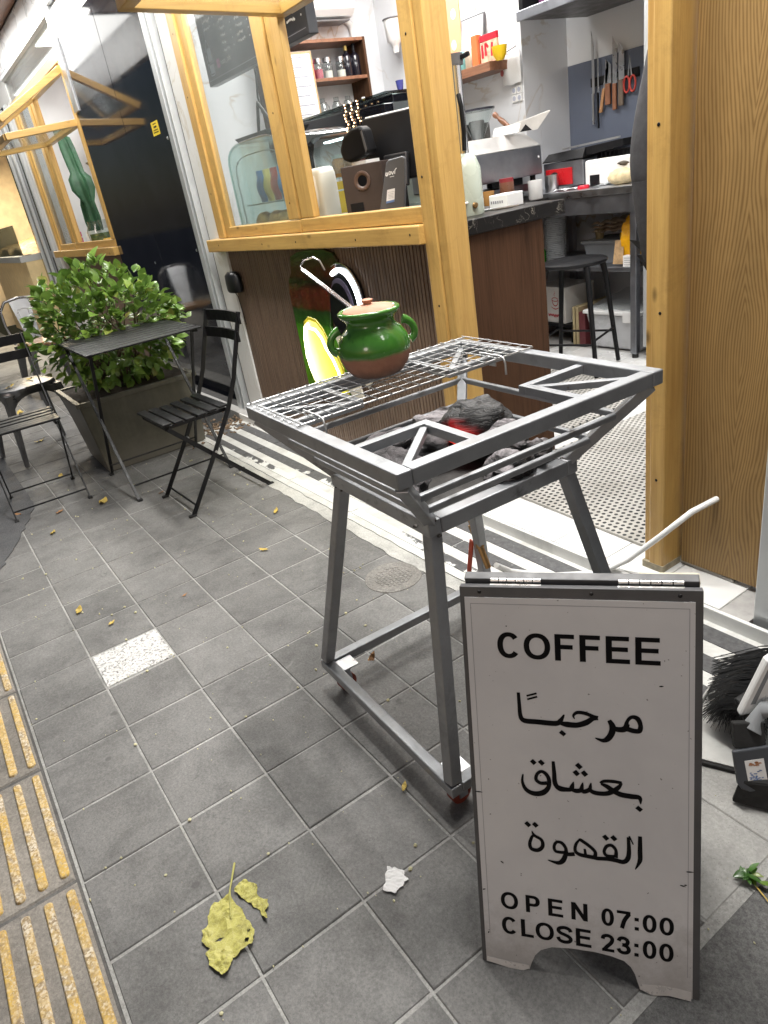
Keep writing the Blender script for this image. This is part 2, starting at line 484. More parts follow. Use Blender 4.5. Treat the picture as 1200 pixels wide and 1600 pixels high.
def tactile_paint():
    t = NT('worn_yellow_rib'); v = t.coord()
    wear = t.ramp(t.noise(v, 9.0, 8, 0.75, 0.7), [(0.42, 0.0), (0.56, 1.0)])
    fine = t.ramp(t.noise(v, 160.0, 4, 0.75), [(0.46, 0.0), (0.56, 1.0)])
    vo = t.n('TexVoronoi'); t.l(v, vo.inputs['Vector']); vo.inputs['Scale'].default_value = 240
    s3 = t.n('SeparateColor'); t.l(vo.outputs['Color'], s3.inputs[0])
    stone = t.ramp(s3.outputs[0], [(0.0, (0.16, 0.12, 0.09)), (0.5, (0.36, 0.30, 0.23)), (0.9, (0.62, 0.58, 0.50))])
    yel = t.ramp(t.noise(v, 30, 4), [(0.3, (0.46, 0.29, 0.065)), (0.7, (0.60, 0.40, 0.11))])
    msk = t.math('MAXIMUM', t.math('MULTIPLY', wear, 0.85), t.math('MULTIPLY', fine, 0.55))
    t.color(t.mix(msk, yel, stone)); t.set(rough=0.75, spec=0.3)
    t.bump(t.noise(v, 240, 4, 0.7), 0.5, 0.002); return t.m
RIBM = tactile_paint()

# ------------------------------------------------------------------ ground
g = MB().box(-60, 60, -60, 1.32, -0.30, -0.05).build('ground', ASPH); struct(g)
TX, TY = 0.21775, 0.22
pave = MB().box(-9.0, 4.0, -0.004, 1.44, -0.06, -0.0028).build('pavement', MORTAR); struct(pave)
def tile_mesh(name, w, d, mat, ch=0.0022, h=0.02):
    b = MB(); x = w/2; y = d/2
    vs = [(-x,-y,-h),(x,-y,-h),(x,y,-h),(-x,y,-h), (-x,-y,-ch),(x,-y,-ch),(x,y,-ch),(-x,y,-ch),
          (-x+ch,-y+ch,0),(x-ch,-y+ch,0),(x-ch,y-ch,0),(-x+ch,y-ch,0)]
    fs = [(8,9,10,11)]
    for i in range(4):
        j = (i+1) % 4
        fs += [(i, j, 4+j, 4+i), (4+i, 4+j, 8+j, 8+i)]
    b.add(vs, fs); return b.mesh(name, mat)
tm = tile_mesh('paving_tile', TX-0.0058, TY-0.0048, PAVE)
tp = tile_mesh('paving_tile_pale', TX-0.0058, TY-0.0048, PAVEL)
tl = tile_mesh('paving_tile_last', TX-0.0058, TY-0.0048, PAVE)
wt = tile_mesh('terrazzo_tile', TX-0.018, TY-0.005, TERR)
for k in range(6):
    for i in range(-28, 8):
        me = tm
        if i == 0 and k == 1: me = wt
        if i in (5, 6, 7) and k >= 4: me = tp
        if k == 5 and (i < -10 and i % 2): pass
        o = bpy.data.objects.new('paving_tile', me); COL.objects.link(o); o.parent = pave
        o.location = ((i+0.5)*TX+random.uniform(-.0008, .0008), (k+0.5)*TY+random.uniform(-.0008, .0008), random.uniform(-0.0011, 0.0008))
        if me is wt: o['label'] = 'white speckled terrazzo paving tile'; o.location.z = 0.0015
        o.rotation_euler = (random.uniform(-.003, .003), random.uniform(-.003, .003), random.uniform(-.004, .004))
# rough slabs beyond the dark joint on the right
rs = tile_mesh('stone_slab', 0.44-0.014, 0.55, ROUGH, 0.004)
for i in range(4):
    for k in range(2):
        o = bpy.data.objects.new('stone_slab', rs); COL.objects.link(o); o.parent = pave
        o.location = (1.752+0.22+i*0.44, 0.275+k*0.562-0.005, -0.002+0.002*random.random())
        o.rotation_euler = (random.uniform(-.004, .004), random.uniform(-.004, .004), 0)
cs = tile_mesh('concrete_slab', 0.44-0.006, 0.20, PAVEL, 0.003)
for i in range(4):
    o = bpy.data.objects.new('concrete_slab', cs); COL.objects.link(o); o.parent = pave
    o.location = (1.752+0.22+i*0.44, 1.225, 0.0)
# asphalt patch at the left
b = MB(); pts = []
for i in range(26):
    a = i/25
    pts.append((-0.93-0.9*a**1.3+0.03*noise.noise((i*.7, 1, 0)), 0.02+0.31*min(1, a*1.15)+0.02*noise.noise((i*.9, 5, 0))))
pts += [(-4.5, 0.31), (-4.5, -0.02), (-2.5, -0.02)]
b.prism(pts, (0,0,0.0005), (1,0,0), (0,1,0), 0.005)
ap = b.build('asphalt_patch', ASPH); struct(ap)
# tactile strip
tac = MB().box(-5.0, 3.4, -0.56, -0.0041, -0.06, -0.005).build('tactile_paving', paving_mat('tactile_joint', (0.10, 0.095, 0.09), 0.6, 0.5)); struct(tac)
kb = MB().box(-9.0, 4.0, -0.86, -0.562, -0.2, -0.003).build('kerb', CEMENT, None, bevel=0.008); struct(kb)
TACB = paving_mat('tactile_base', (0.225, 0.205, 0.180), 0.6, 0.6)
tb = tile_mesh('tactile_tile', 0.416, 0.415, TACB, 0.004)
ribb = MB(); L2, w2, hh = 0.192, 0.0105, 0.0055
ring = []
for zz, gr in ((0, 0.0), (hh*0.7, 0.001), (hh, 0.0032)):
    r_ = []
    for k in range(12):
        a = 2*math.pi*k/12
        x = (L2-w2)*(1 if math.cos(a) >= -1e-6 else -1)+(w2-gr)*math.cos(a)
        r_.append((x, (w2-gr)*math.sin(a), zz))
    ring.append(r_)
ribb.add([p for r_ in ring for p in r_], [(j*12+k, j*12+(k+1) % 12, (j+1)*12+(k+1) % 12, (j+1)*12+k) for j in range(2) for k in range(12)]+[tuple(range(24, 36))])
ribm = ribb.mesh('rib', RIBM)
for i in range(-5, 5):
    t_ = bpy.data.objects.new('tactile_tile', tb); COL.objects.link(t_); t_.parent = tac
    t_.location = (0.213+i*0.425, -0.218, -0.001+random.uniform(-.001, .001)); t_.rotation_euler = (random.uniform(-.003, .003), random.uniform(-.004, .004), 0)
    for k in range(9):
        q = bpy.data.objects.new('rib', ribm); COL.objects.link(q); q.parent = t_
        q.location = (random.uniform(-.001, .001), 0.197-k*0.0455-0.006, 0.0)
# cement border and painted threshold
def ragged(x0, x1, y0, y1, z, name, mat, amp=0.006, th=0.012):
    b = MB(); n = int((x1-x0)/0.03)
    top = [(x0+(x1-x0)*i/n, y1) for i in range(n+1)]
    bot = [(x0+(x1-x0)*i/n, y0+amp*noise.noise((i*0.45, y0*9, 3))*2) for i in range(n+1)]
    vs = [(x, y, z) for x, y in bot]+[(x, y, z) for x, y in top]+[(x, y, z-th) for x, y in bot]
    fs = [(i, i+1, n+2+i, n+1+i) for i in range(n)]+[(2*(n+1)+i, 2*(n+1)+i+1, i+1, i) for i in range(n)]
    return b.add(vs, fs).build(name, mat)
thr = ragged(-1.95, 3.2, 1.262, 1.345, 0.0035, 'threshold', CEMENT); struct(thr)
def threshold_paint():
    t = NT('painted_stone'); v = t.coord(rnd=False)
    d = t.ramp(t.noise(v, 5.0, 8, 0.75, 0.8), [(0.40, 0.0), (0.62, 1.0)])
    t.color(t.mix(t.math('MULTIPLY', d, 0.5), (0.62, 0.62, 0.60), (0.30, 0.29, 0.26)))
    t.set(rough=0.5); t.bump(t.noise(v, 90, 5), 0.25, 0.001); return t.m
WHT = threshold_paint()
wstep = ragged(-1.95, 3.2, 1.318, 1.645, 0.0085, 'white_stone_strip', WHT, 0.004); wstep.parent = thr
def antislip():
    t = NT('antislip_stone'); v = t.coord(rnd=False)
    base = t.ramp(t.noise(v, 60, 5, 0.7), [(0.35, (0.055, 0.055, 0.058)), (0.7, (0.11, 0.11, 0.112))])
    # white paint splashed over the middle of the ramp, thinning out to both ends
    sx = t.n('SeparateXYZ'); t.l(v, sx.inputs[0])
    band = t.math('SUBTRACT', 1.0, t.math('MULTIPLY', t.math('ABSOLUTE', t.math('ADD', sx.outputs[0], 0.35)), 1.05))
    rowb = t.math('MULTIPLY', t.math('SUBTRACT', 1.47, sx.outputs[1]), 3.6)
    msk = t.math('ADD', t.math('MULTIPLY', band, 0.55), t.math('ADD', rowb, t.math('MULTIPLY', t.math('SUBTRACT', t.noise(v, 7.0, 7, 0.65, 0.6), 0.5), 1.5)))
    pm = t.ramp(msk, [(0.44, 0.0), (0.48, 1.0)])
    sp = t.ramp(t.noise(v, 55, 3, 0.6), [(0.70, 0.0), (0.74, 1.0)])
    t.color(t.mix(t.math('MAXIMUM', pm, t.math('MULTIPLY', sp, 0.7)), base, (0.62, 0.62, 0.60)))
    t.set(rough=0.6); t.bump(t.noise(v, 200, 4, 0.7), 0.4, 0.0012); return t.m
ANTI = antislip()
for (y0, y1) in ((1.352, 1.392), (1.440, 1.496), (1.548, 1.606)):
    for k in range(9):
        x0 = -1.86+k*0.56
        o = MB().box(x0, x0+0.553, y0, y1, 0.0, 0.0115).build('antislip_strip', ANTI, thr)
# raised shop floor
flo = MB().box(-3.1, 1.36, 1.640, 4.3, -0.2, 0.0455).build('shop_floor', plain('floor_grout', (0.35, 0.34, 0.33), 0.7, 0, 0.2, 20)); struct(flo)
FT = plain('white_floor_tile', (0.68, 0.68, 0.67), 0.25, 0, 0.05, 3, dirt=0.25)
ftm = tile_mesh('floor_tile', 0.197, 0.197, FT, 0.0015, 0.01)
for i in range(-5, 7):
    for k in range(0, 10):
        o = bpy.data.objects.new('floor_tile', ftm); COL.objects.link(o); o.parent = flo
        o.location = (-0.02+i*0.20, 1.742+k*0.20, 0.0500+random.uniform(-.0004, .0004))
ev = plain('step_white', (0.70, 0.70, 0.68), 0.35, 0, 0.06, 6, dirt=0.35)
o = MB().box(-1.95, 3.2, 1.628, 1.6405, -0.02, 0.050).build('step_riser', ev, thr, bevel=0.002)

# perforated door mats
def mat_holes():
    t = NT('perforated_mat'); tc = t.n('TexCoord'); sx = t.n('SeparateXYZ'); t.l(tc.outputs['Object'], sx.inputs[0])
    S = 0.0235
    px = t.math('DIVIDE', sx.outputs[0], S); py = t.math('DIVIDE', sx.outputs[1], S)
    row = t.math('FLOOR', py)
    odd = t.math('MULTIPLY', t.math('MODULO', t.math('ABSOLUTE', row), 2.0), 0.5)
    fx = t.math('SUBTRACT', t.math('FRACT', t.math('ADD', px, odd)), 0.5)
    fy = t.math('SUBTRACT', t.math('FRACT', py), 0.5)
    d = t.math('SQRT', t.math('ADD', t.math('MULTIPLY', fx, fx), t.math('MULTIPLY', fy, fy)))
    hole = t.ramp(d, [(0.27, 1.0), (0.31, 0.0)])
    v = t.coord(rnd=False)
    dirt = t.ramp(t.noise(v, 4.0, 7, 0.7, 0.4), [(0.35, (0.33, 0.315, 0.285)), (0.7, (0.50, 0.485, 0.455))])
    t.color(t.mix(hole, dirt, (0.02, 0.02, 0.02))); t.set(rough=0.6)
    t.bump(t.math('SUBTRACT', 1.0, hole), 0.8, 0.004); return t.m
MATH = mat_holes()
def mat_thing(x0, x1, y0, y1, rz, label):
    cx, cy = (x0+x1)/2, (y0+y1)/2; w, d = (x1-x0)/2, (y1-y0)/2
    o = MB().box(-w, w, -d, d, 0, 0.010).build('door_mat', MATH, None, bevel=0.002)
    o.location = (cx, cy, 0.0508); o.rotation_euler = (0, 0, R(rz))
    tag(o, label, 'mat')
mat_thing(0.15, 1.27, 1.80, 3.35, -2.5, 'large white perforated rubber mat just inside the doorway')
mat_thing(-0.95, 0.02, 2.42, 3.40, -1.0, 'white perforated mat under the black bar stool beside the dark wood counter')

# manhole cover
mh = thing('manhole_cover', 'round worn drain cover set in the paving behind the grill stand', 'manhole cover', (0.368, 1.18, 0.0))
mm = paving_mat('cast_cover', (0.19, 0.18, 0.165), 0.8, 0.5, 0.8)
b = MB(); b.lathe([(0, 0.0005), (0.075, 0.0005), (0.079, 0.002), (0.091, 0.002), (0.094, 0.0004), (0.099, 0.0004), (0.101, -0.004)], (0.368, 1.18, 0.0022), 40)
b.build('cover_plate', mm, mh, smooth=30)
b = MB()
for i in range(-4, 5):
    for k in range(-4, 5):
        x, y = i*0.0165+(k % 2)*0.008, k*0.0145
        if x*x+y*y < 0.066**2: b.box(0.368+x-0.0062, 0.368+x+0.0062, 1.18+y-0.005, 1.18+y+0.005, 0, 0.0046)
stuff(b.build('tread_studs', mm, mh, bevel=0.0008))

# ------------------------------------------------------------------ shop shell
sh = MB()
wl = MB().box(-3.08, -2.95, 1.80, 3.80, 0.05, 2.75).build('wall', WALLM); struct(wl)
wb = MB().box(-3.08, -1.47, 3.80, 3.93, 0.05, 2.75).build('wall', WALLM); struct(wb)
wr = MB().box(-1.60, -1.47, 3.931, 4.30, 0.05, 2.75).build('wall', WALLM); struct(wr)
wk = MB().box(-1.47, 1.60, 4.20, 4.30, 0.05, 2.75).build('wall', WALLM); struct(wk)
we = MB().box(1.40, 1.52, 1.85, 4.199, 0.05, 2.75).build('wall', WALLM); struct(we)
CEILM = plain('ceiling_paint', (0.75, 0.75, 0.75), 0.8, 0, 0.03, 3)
ce = MB().box(-3.08, 1.60, 1.79, 4.30, 2.75, 2.85).build('ceiling', CEILM); struct(ce)
# facade above the openings
fa = MB().box(-3.80, 4.2, 1.72, 1.79, 2.45, 2.9).build('facade_wall', plain('facade_board', (0.55, 0.55, 0.54), 0.5, 0, 0.06, 4)); struct(fa)
fa2 = MB().box(-9.5, -3.801, 1.72, 1.79, 2.635, 2.9).build('facade_wall', MATS['facade_board']); struct(fa2)
fa3 = MB().box(-9.5, -6.171, 1.72, 1.79, 2.45, 2.634).build('facade_wall', MATS['facade_board']); struct(fa3)

def trim(x0, x1, parent, z1=2.45, mat=ALU):
    w = (x1-x0)
    MB().box(x0, x0+w*0.42, 1.690, 1.735, 0.0, z1).build('trim_strip', mat, parent, bevel=0.003)
    MB().box(x0+w*0.42, x0+w*0.60, 1.712, 1.735, 0.0, z1).build('trim_groove', GREYP, parent)
    MB().box(x0+w*0.60, x0+w*0.74, 1.695, 1.735, 0.0, z1).build('trim_strip', mat, parent, bevel=0.002)
def pillar(label, x0, seam, x1, tr0, tr1, z1=2.45):
    t = thing('pillar', label, 'pillar', ((x0+x1)/2, 1.72, 0))
    MB().box(x0, seam-0.002, 1.700, 1.78, 0.0, z1).build('cladding_panel', BLACKG, t, bevel=0.002)
    MB().box(seam+0.002, x1, 1.700, 1.78, 0.0, z1).build('cladding_panel', BLACKG, t, bevel=0.002)
    if tr0 is not None: trim(tr0, tr1, t, z1)
    return t
JAMB = marble('jamb_stone', (0.70, 0.70, 0.68), (0.50, 0.45, 0.36), 3.0, 0.3, 0.02)
pl = pillar('glossy black clad pillar between the two shop windows, with yellow sticker', -3.86, -2.865, -2.10, -2.095, -1.955)
for z, x in ((0.32, -2.16), (1.02, -2.15), (1.62, -2.15), (0.95, -3.02)):
    MB().lathe([(0, 0.004), (0.006, 0.003), (0.009, 0)], (0,0,0), 10, fn=lambda v, x=x, z=z: Vector((x+v.x, 1.700-v.z, z+v.y))).build('bolt', STEEL, pl, smooth=40)
st = thing('sticker', 'small yellow warning sticker on the black pillar', 'sticker', (-2.305, 1.699, 1.69))
MB().box(-2.365, -2.245, 1.6985, 1.6995, 1.655, 1.725).build('label_sheet', plain('yellow_label', (0.75, 0.55, 0.02), 0.5, 0, 0.04), st)
b = MB(); random.seed(3)
for k, (z, w, h) in enumerate(((1.713, 0.05, 0.005), (1.697, 0.045, 0.010), (1.682, 0.08, 0.004), (1.670, 0.085, 0.005))):
    x = -2.305-w/2
    while x < -2.305+w/2:
        l = random.uniform(0.004, 0.010); b.box(x, x+l, 1.6978, 1.6986, z-h/2*random.uniform(.5, 1), z+h/2); x += l+0.0025
b.build('print', INK, st)
pr_ = thing('pillar', 'black clad pillar at the right edge beside the wood grain board', 'pillar', (2.2, 1.70, 0))
MB().box(1.415, 3.4, 1.668, 1.75, 0.0, 2.45).build('cladding_panel', BLACKG, pr_, bevel=0.002)
MB().box(1.362, 1.413, 1.662, 1.76, 0.012, 2.45).build('trim_strip', ALU, pr_, bevel=0.003)
MB().box(1.365, 1.40, 1.70, 1.78, 0.0, 0.012).build('trim_foot', CEMENT, pr_)

# wood grain board and door post on the right of the doorway
def grain_board():
    t = NT('printed_oak_grain'); tc = t.n('TexCoord')
    mp = t.n('Mapping'); t.l(tc.outputs['Object'], mp.inputs[0])
    sx = t.n('SeparateXYZ'); t.l(mp.outputs[0], sx.inputs[0])
    # cathedral figure: distance from a wandering centre line plus stretched height
    wob = t.n('TexNoise'); wob.noise_dimensions = '3D'
    m2 = t.n('Mapping'); m2.inputs['Scale'].default_value = (4.5, 1, 1.5); t.l(tc.outputs['Object'], m2.inputs[0]); t.l(m2.outputs[0], wob.inputs[0])
    wob.inputs['Scale'].default_value = 1.4; wob.inputs['Detail'].default_value = 2
    fine = t.noise(t.coord((60, 60, 3), False), 2.0, 4, 0.6)
    lobes = t.math('MULTIPLY', t.math('SINE', t.math('MULTIPLY', sx.outputs[2], 7.5)), 0.022)
    ax = t.math('ABSOLUTE', t.math('ADD', sx.outputs[0], t.math('MULTIPLY', t.math('SUBTRACT', wob.outputs[0], 0.5), 0.035)))
    r_ = t.math('ADD', ax, t.math('MULTIPLY', lobes, t.math('SUBTRACT', 1.0, t.math('MULTIPLY', ax, 7.0))))
    r_ = t.math('ADD', r_, t.math('MULTIPLY', t.math('SUBTRACT', wob.outputs[0], 0.5), 0.06))
    w = t.math('SINE', t.math('ADD', t.math('MULTIPLY', r_, 760.0), t.math('MULTIPLY', fine, 5.0)))
    ln = t.ramp(t.math('ADD', t.math('MULTIPLY', w, 0.5), 0.5), [(0.05, (0.190, 0.108, 0.036)), (0.40, (0.275, 0.168, 0.060)), (0.9, (0.315, 0.198, 0.074))])
    big = t.ramp(t.noise(t.coord((8, 8, 1.2), False), 1.5, 4), [(0.3, 0.82), (0.7, 1.12)])
    t.color(t.mix(1.0, ln, big, 'MULTIPLY')); t.set(rough=0.5, spec=0.4); t.bump(w, 0.12, 0.0006); return t.m
gb = MB().box(-0.145, 0.145, 0, 0.03, 0.0, 2.36).build('door_board', grain_board(), None, (0,0,0), bevel=0.002)
gb.location = (1.2155, 1.775, 0.064); tag(gb, 'tall oak grain board filling the gap right of the doorway', 'panel')
dp = thing('door_post', 'yellow varnished timber post standing right of the doorway', 'post', (1.02, 1.74, 0.05))
MB().box(0.992, 1.012, 1.708, 1.790, 0.05, 2.45).build('stop_bead', WOOD, dp, bevel=0.003)
MB().box(1.0125, 1.060, 1.700, 1.800, 0.05, 2.45).build('post_timber', WOOD, dp, bevel=0.004)
MB().box(0.9905, 1.0615, 1.6985, 1.8015, 0.050, 0.072).build('post_foot', plain('worn_foot', (0.30, 0.26, 0.18), 0.7, 0, 0.4, 30, dirt=0.6), dp)
hd = MB().box(0.225, 1.36, 1.70, 1.80, 2.36, 2.45).build('door_header', WOODX, None, (0.8, 1.75, 2.36), bevel=0.004)
tag(hd, 'varnished timber beam across the top of the doorway', 'beam')

# ------------------------------------------------------------------ shop window (ours and the neighbour's share a design)
def shop_window(label, xl, xm0, xm1, xr, ztop, zs=1.01, glassy_left=True, post_right=True):
    t = thing('shop_window', label, 'window', ((xl+xr)/2, 1.72, zs))
    MB().box(xl, xl+0.085, 1.700, 1.780, zs+0.066, ztop).build('window_post', WOOD, t, bevel=0.004)
    MB().box(xl+0.087, xl+0.165, 1.712, 1.745, zs+0.066, ztop).build('window_post', WOOD, t, bevel=0.004)
    a = (xm1-xm0)
    MB().box(xm0, xm0+a*0.46, 1.700, 1.780, zs+0.122, ztop).build('mullion', WOOD, t, bevel=0.004)
    MB().box(xm0+a*0.50, xm1, 1.708, 1.742, zs+0.122, ztop).build('mullion', WOOD, t, bevel=0.004)
    MB().box(xl+0.166, xm0+a*0.47, 1.700, 1.778, zs+0.066, zs+0.118).build('bottom_rail', WOODX, t, bevel=0.004)
    MB().box(xm0+a*0.48, xr-0.001, 1.703, 1.758, zs+0.066, zs+0.120).build('bottom_rail', WOODX, t, bevel=0.004)
    MB().box(xl-0.11, xr+0.004, 1.665, 1.790, zs, zs+0.064).build('sill_beam', WOODX, t, bevel=0.005)
    if post_right:
        MB().box(xr, xr+0.066, 1.690, 1.790, 0.05, ztop).build('window_post', WOOD, t, bevel=0.004)
        MB().box(xr+0.068, xr+0.112, 1.698, 1.795, 0.05, ztop).build('window_post', WOOD, t, bevel=0.004)
    MB().box(xl+0.165, xm0, 1.722, 1.727, zs+0.118, ztop-0.04).build('glass_pane', GLASS, t)
    MB().box(xl, xr+(0.11 if post_right else 0), 1.70, 1.785, ztop, ztop+0.07).build('top_rail', WOODX, t, bevel=0.004)
    return t
sw = shop_window('yellow timber cafe window with an open right half and glazed left half', -1.760, -0.892, -0.672, 0.108, 2.38)
def sash(parent, x0, x1, y0, y1, z0, z1, side_only=False):
    """top-hung sash propped out from the wall, four rails and a pane"""
    s_ = MB(); w, h = 0.05, 0.045
    P = lambda x, k: Vector((x, y1+(y0-y1)*k, z1+(z0-z1)*k))
    a = s_.bar(P(x0, 0), P(x0, 1), w, h).build('sash_frame', WOODY, parent, bevel=0.003)
    MB().bar(P(x1, 0), P(x1, 1), w, h).build('sash_rail', WOODY, a, bevel=0.003)
    MB().bar(P(x0+w/2, 0.03), P(x1-w/2, 0.03), w, h).build('sash_rail', WOODX, a, bevel=0.003)
    MB().bar(P(x0+w/2, 0.97), P(x1-w/2, 0.97), w, h).build('sash_rail', WOODX, a, bevel=0.003)
    MB().hexa([P(x0, 0.05)+Vector((w/2, 0, -.003)), P(x1, 0.05)+Vector((-w/2, 0, -.003)), P(x1, 0.95)+Vector((-w/2, 0, -.003)), P(x0, 0.95)+Vector((w/2, 0, -.003)),
               P(x0, 0.05)+Vector((w/2, 0, .003)), P(x1, 0.05)+Vector((-w/2, 0, .003)), P(x1, 0.95)+Vector((-w/2, 0, .003)), P(x0, 0.95)+Vector((w/2, 0, .003))]).build('sash_pane', GLASS, a)
    return a
sash(sw, -0.645, 0.10, 1.10, 1.745, 1.905, 1.868)
jb = MB().box(-1.953, -1.762, 1.722, 1.80, 0.0, 2.45).build('window_jamb', JAMB, None, (-1.86, 1.75, 0)); tag(jb, 'pale stone jamb strip between the steel trim and the cafe window', 'jamb')

def nails(pts, parent, y):
    for x, z in pts:
        MB().lathe([(0, 0.0012), (0.0035, 0.0008), (0.0045, 0)], (0,0,0), 9, fn=lambda v, x=x, z=z: Vector((x+v.x, y-v.z, z+v.y))).build('nail_head', BLACKM, parent)
nails(((-1.70, 1.045), (-1.15, 1.040), (-0.80, 1.042), (-0.30, 1.038), (0.06, 1.045)), sw, 1.6648)
nails(((-1.72, 1.30), (-1.72, 1.75), (-1.715, 2.02), (-0.85, 1.20), (-0.84, 1.55), (-0.85, 1.93)), sw, 1.6998)
nails(((0.14, 0.35), (0.145, 0.80), (0.135, 1.22), (0.14, 1.62)), sw, 1.6898)
nails(((1.035, 0.35), (1.04, 0.82), (1.03, 1.25), (1.038, 1.52)), dp, 1.6998)
# fluted wall under the window
sl = thing('slatted_wall', 'dark fluted timber wall cladding under the cafe window', 'wall', (-0.9, 1.75, 0))
MB().box(-1.87, 0.107, 1.752, 1.80, 0.0, 1.008).build('backing_board', plain('dark_backing', (0.03, 0.022, 0.016), 0.7), sl)
smesh = MB().box(-0.0078, 0.0078, -0.010, 0.010, 0, 1.006)
smesh = smesh.mesh('slat', SLATW)
for k in range(90):
    o = bpy.data.objects.new('slat', smesh); COL.objects.link(o); o.parent = sl
    o.location = Vector((-1.859+k*0.02195, 1.742, 0.0))-sl.location
    o.location.y += random.uniform(-.0008, .0008)
# ------------------------------------------------------------------ grill stand
def grill_paint():
    t = NT('grey_enamel_steel'); v = t.coord(rnd=False)
    n = t.noise(v, 14, 6, 0.65)
    c = t.ramp(n, [(0.3, (0.22, 0.228, 0.24)), (0.7, (0.29, 0.30, 0.315))])
    soot = t.ramp(t.noise(v, 6.0, 8, 0.75, 0.6), [(0.55, 0.0), (0.70, 1.0)])
    sz = t.n('SeparateXYZ'); tc2 = t.n('TexCoord'); t.l(tc2.outputs['Object'], sz.inputs[0])
    band = t.ramp(t.math('ABSOLUTE', t.math('SUBTRACT', sz.outputs[2], 0.625)), [(0.03, 0.95), (0.10, 0.35)])
    c = t.mix(t.math('MULTIPLY', soot, band), c, (0.025, 0.024, 0.024))
    rust = t.ramp(t.noise(v, 38.0, 6, 0.8, 0.5), [(0.66, 0.0), (0.73, 0.8)])
    c = t.mix(rust, c, (0.13, 0.06, 0.03))
    t.color(c); t.set(rough=t.ramp(t.noise(v, 22, 4), [(0.3, 0.30), (0.7, 0.48)]), metal=0.35, spec=0.6)
    t.bump(t.noise(v, 260, 3), 0.10, 0.0008); return t.m
GP = grill_paint()
GC = Vector((1.008, 0.995, 0)); GR = R(-2.2)
def gp(x, y, z):
    c, s = math.cos(GR), math.sin(GR)
    return Vector((GC.x+x*c-y*s, GC.y+x*s+y*c, z))
gr = thing('charcoal_grill', 'open grey steel charcoal grill stand on splayed legs in front of the doorway', 'grill', (GC.x, GC.y, 0))
HT, HL, HB = 0.318, 0.192, 0.295
ZT, ZL, ZB = 0.806, 0.628, 0.082
def ring(h, z, w, t, name, inset=0.0):
    c = [(-1,-1),(1,-1),(1,1),(-1,1)]
    for i in range(4):
        a, b2 = c[i], c[(i+1) % 4]
        d = Vector((b2[0]-a[0], b2[1]-a[1])).normalized()
        e = (h-w/2) if i % 2 == 0 else (h-w*1.5-0.0005)   # rails on two sides run full length, the others butt against them
        ex = (h) if i % 2 == 0 else (h-w-0.0005)
        pa = gp(a[0]*(h-w/2) if i % 2 else a[0]*ex, a[1]*(h-w/2) if i % 2 == 0 else a[1]*ex, z)
        pb = gp(b2[0]*(h-w/2) if i % 2 else b2[0]*ex, b2[1]*(h-w/2) if i % 2 == 0 else b2[1]*ex, z)
        MB().bar(pa, pb, w, t).build(name, GP, gr, bevel=0.003)
ring(HT, ZT, 0.030, 0.030, 'top_rail')
ring(HL+0.006, ZL, 0.030, 0.034, 'tray_rail')
ring(HB, ZB, 0.028, 0.026, 'base_rail')
for k, f in ((0, 0.40), (1, 0.72)):
    h = (HT-0.004)*(1-f)+(HL+0.008)*f; z = (ZT-0.012)*(1-f)+(ZL+0.014)*f
    ring(h-0.006, z, 0.012, 0.014, 'side_rail')
for sx in (-1, 1):
    for sy in (-1, 1):
        MB().bar(gp(sx*(HT-0.016), sy*(HT-0.016), ZT-0.016), gp(sx*(HL-0.008), sy*(HL-0.008), ZL+0.012), 0.024, 0.022).build('corner_strut', GP, gr, bevel=0.002)
        MB().bar(gp(sx*(HL-0.012), sy*(HL-0.012), ZL-0.0175), gp(sx*(HB-0.016), sy*(HB-0.016), ZB+0.0135), 0.029, 0.029, (1, 0, 0)).build('leg', GP, gr, bevel=0.003)
        # square brace with a diagonal in every rim corner
        q = 0.190; I = HT-0.0305
        b = MB()
        b.bar(gp(sx*(HT-q), sy*I, ZT-0.002), gp(sx*(HT-q), sy*(HT-q-0.0095), ZT-0.002), 0.019, 0.019)
        b.bar(gp(sx*I, sy*(HT-q), ZT-0.002), gp(sx*(HT-q+0.010), sy*(HT-q), ZT-0.002), 0.019, 0.019)
        b.bar(gp(sx*(HT-q+0.012), sy*(HT-q+0.012), ZT-0.004), gp(sx*(HT-0.032), sy*(HT-0.032), ZT-0.004), 0.015, 0.014)
        b.build('corner_brace', GP, gr, bevel=0.0015)
        # foot plate and castor
        x, y = sx*(HB-0.040), sy*(HB-0.040)
        b = MB(); p = [gp(sx*(HB-0.030), sy*(HB-0.075), ZB+0.006), gp(sx*(HB-0.030)-sx*0.05, sy*(HB-0.075), ZB+0.006), gp(sx*(HB-0.030)-sx*0.05, sy*(HB-0.030), ZB+0.006), gp(sx*(HB-0.030), sy*(HB-0.030), ZB+0.006)]
        b.hexa([v-Vector((0,0,.004)) for v in p]+[v for v in p])
        b.build('foot_plate', STEEL, gr)
        cs_ = MB(); P = gp(sx*(HB-0.045), sy*(HB-0.045), 0)
        cs_.cyl((P.x, P.y, 0.050), 0.016, 0.026, 12)
        cs_.bar((P.x-0.016, P.y, 0.056), (P.x-0.016, P.y, 0.022), 0.004, 0.022, (0,1,0)); cs_.bar((P.x+0.016, P.y, 0.056), (P.x+0.016, P.y, 0.022), 0.004, 0.022, (0,1,0))
        cc = cs_.build('castor', DULLSTEEL, gr)
        w = MB(); w.tube([(P.x-0.011, P.y, 0.026), (P.x+0.011, P.y, 0.026)], 0.0255, 18)
        w.build('castor_wheel', plain('red_rubber', (0.20, 0.035, 0.02), 0.6, 0, 0.2, 20), cc, smooth=40)
b = MB(); random.seed(77)
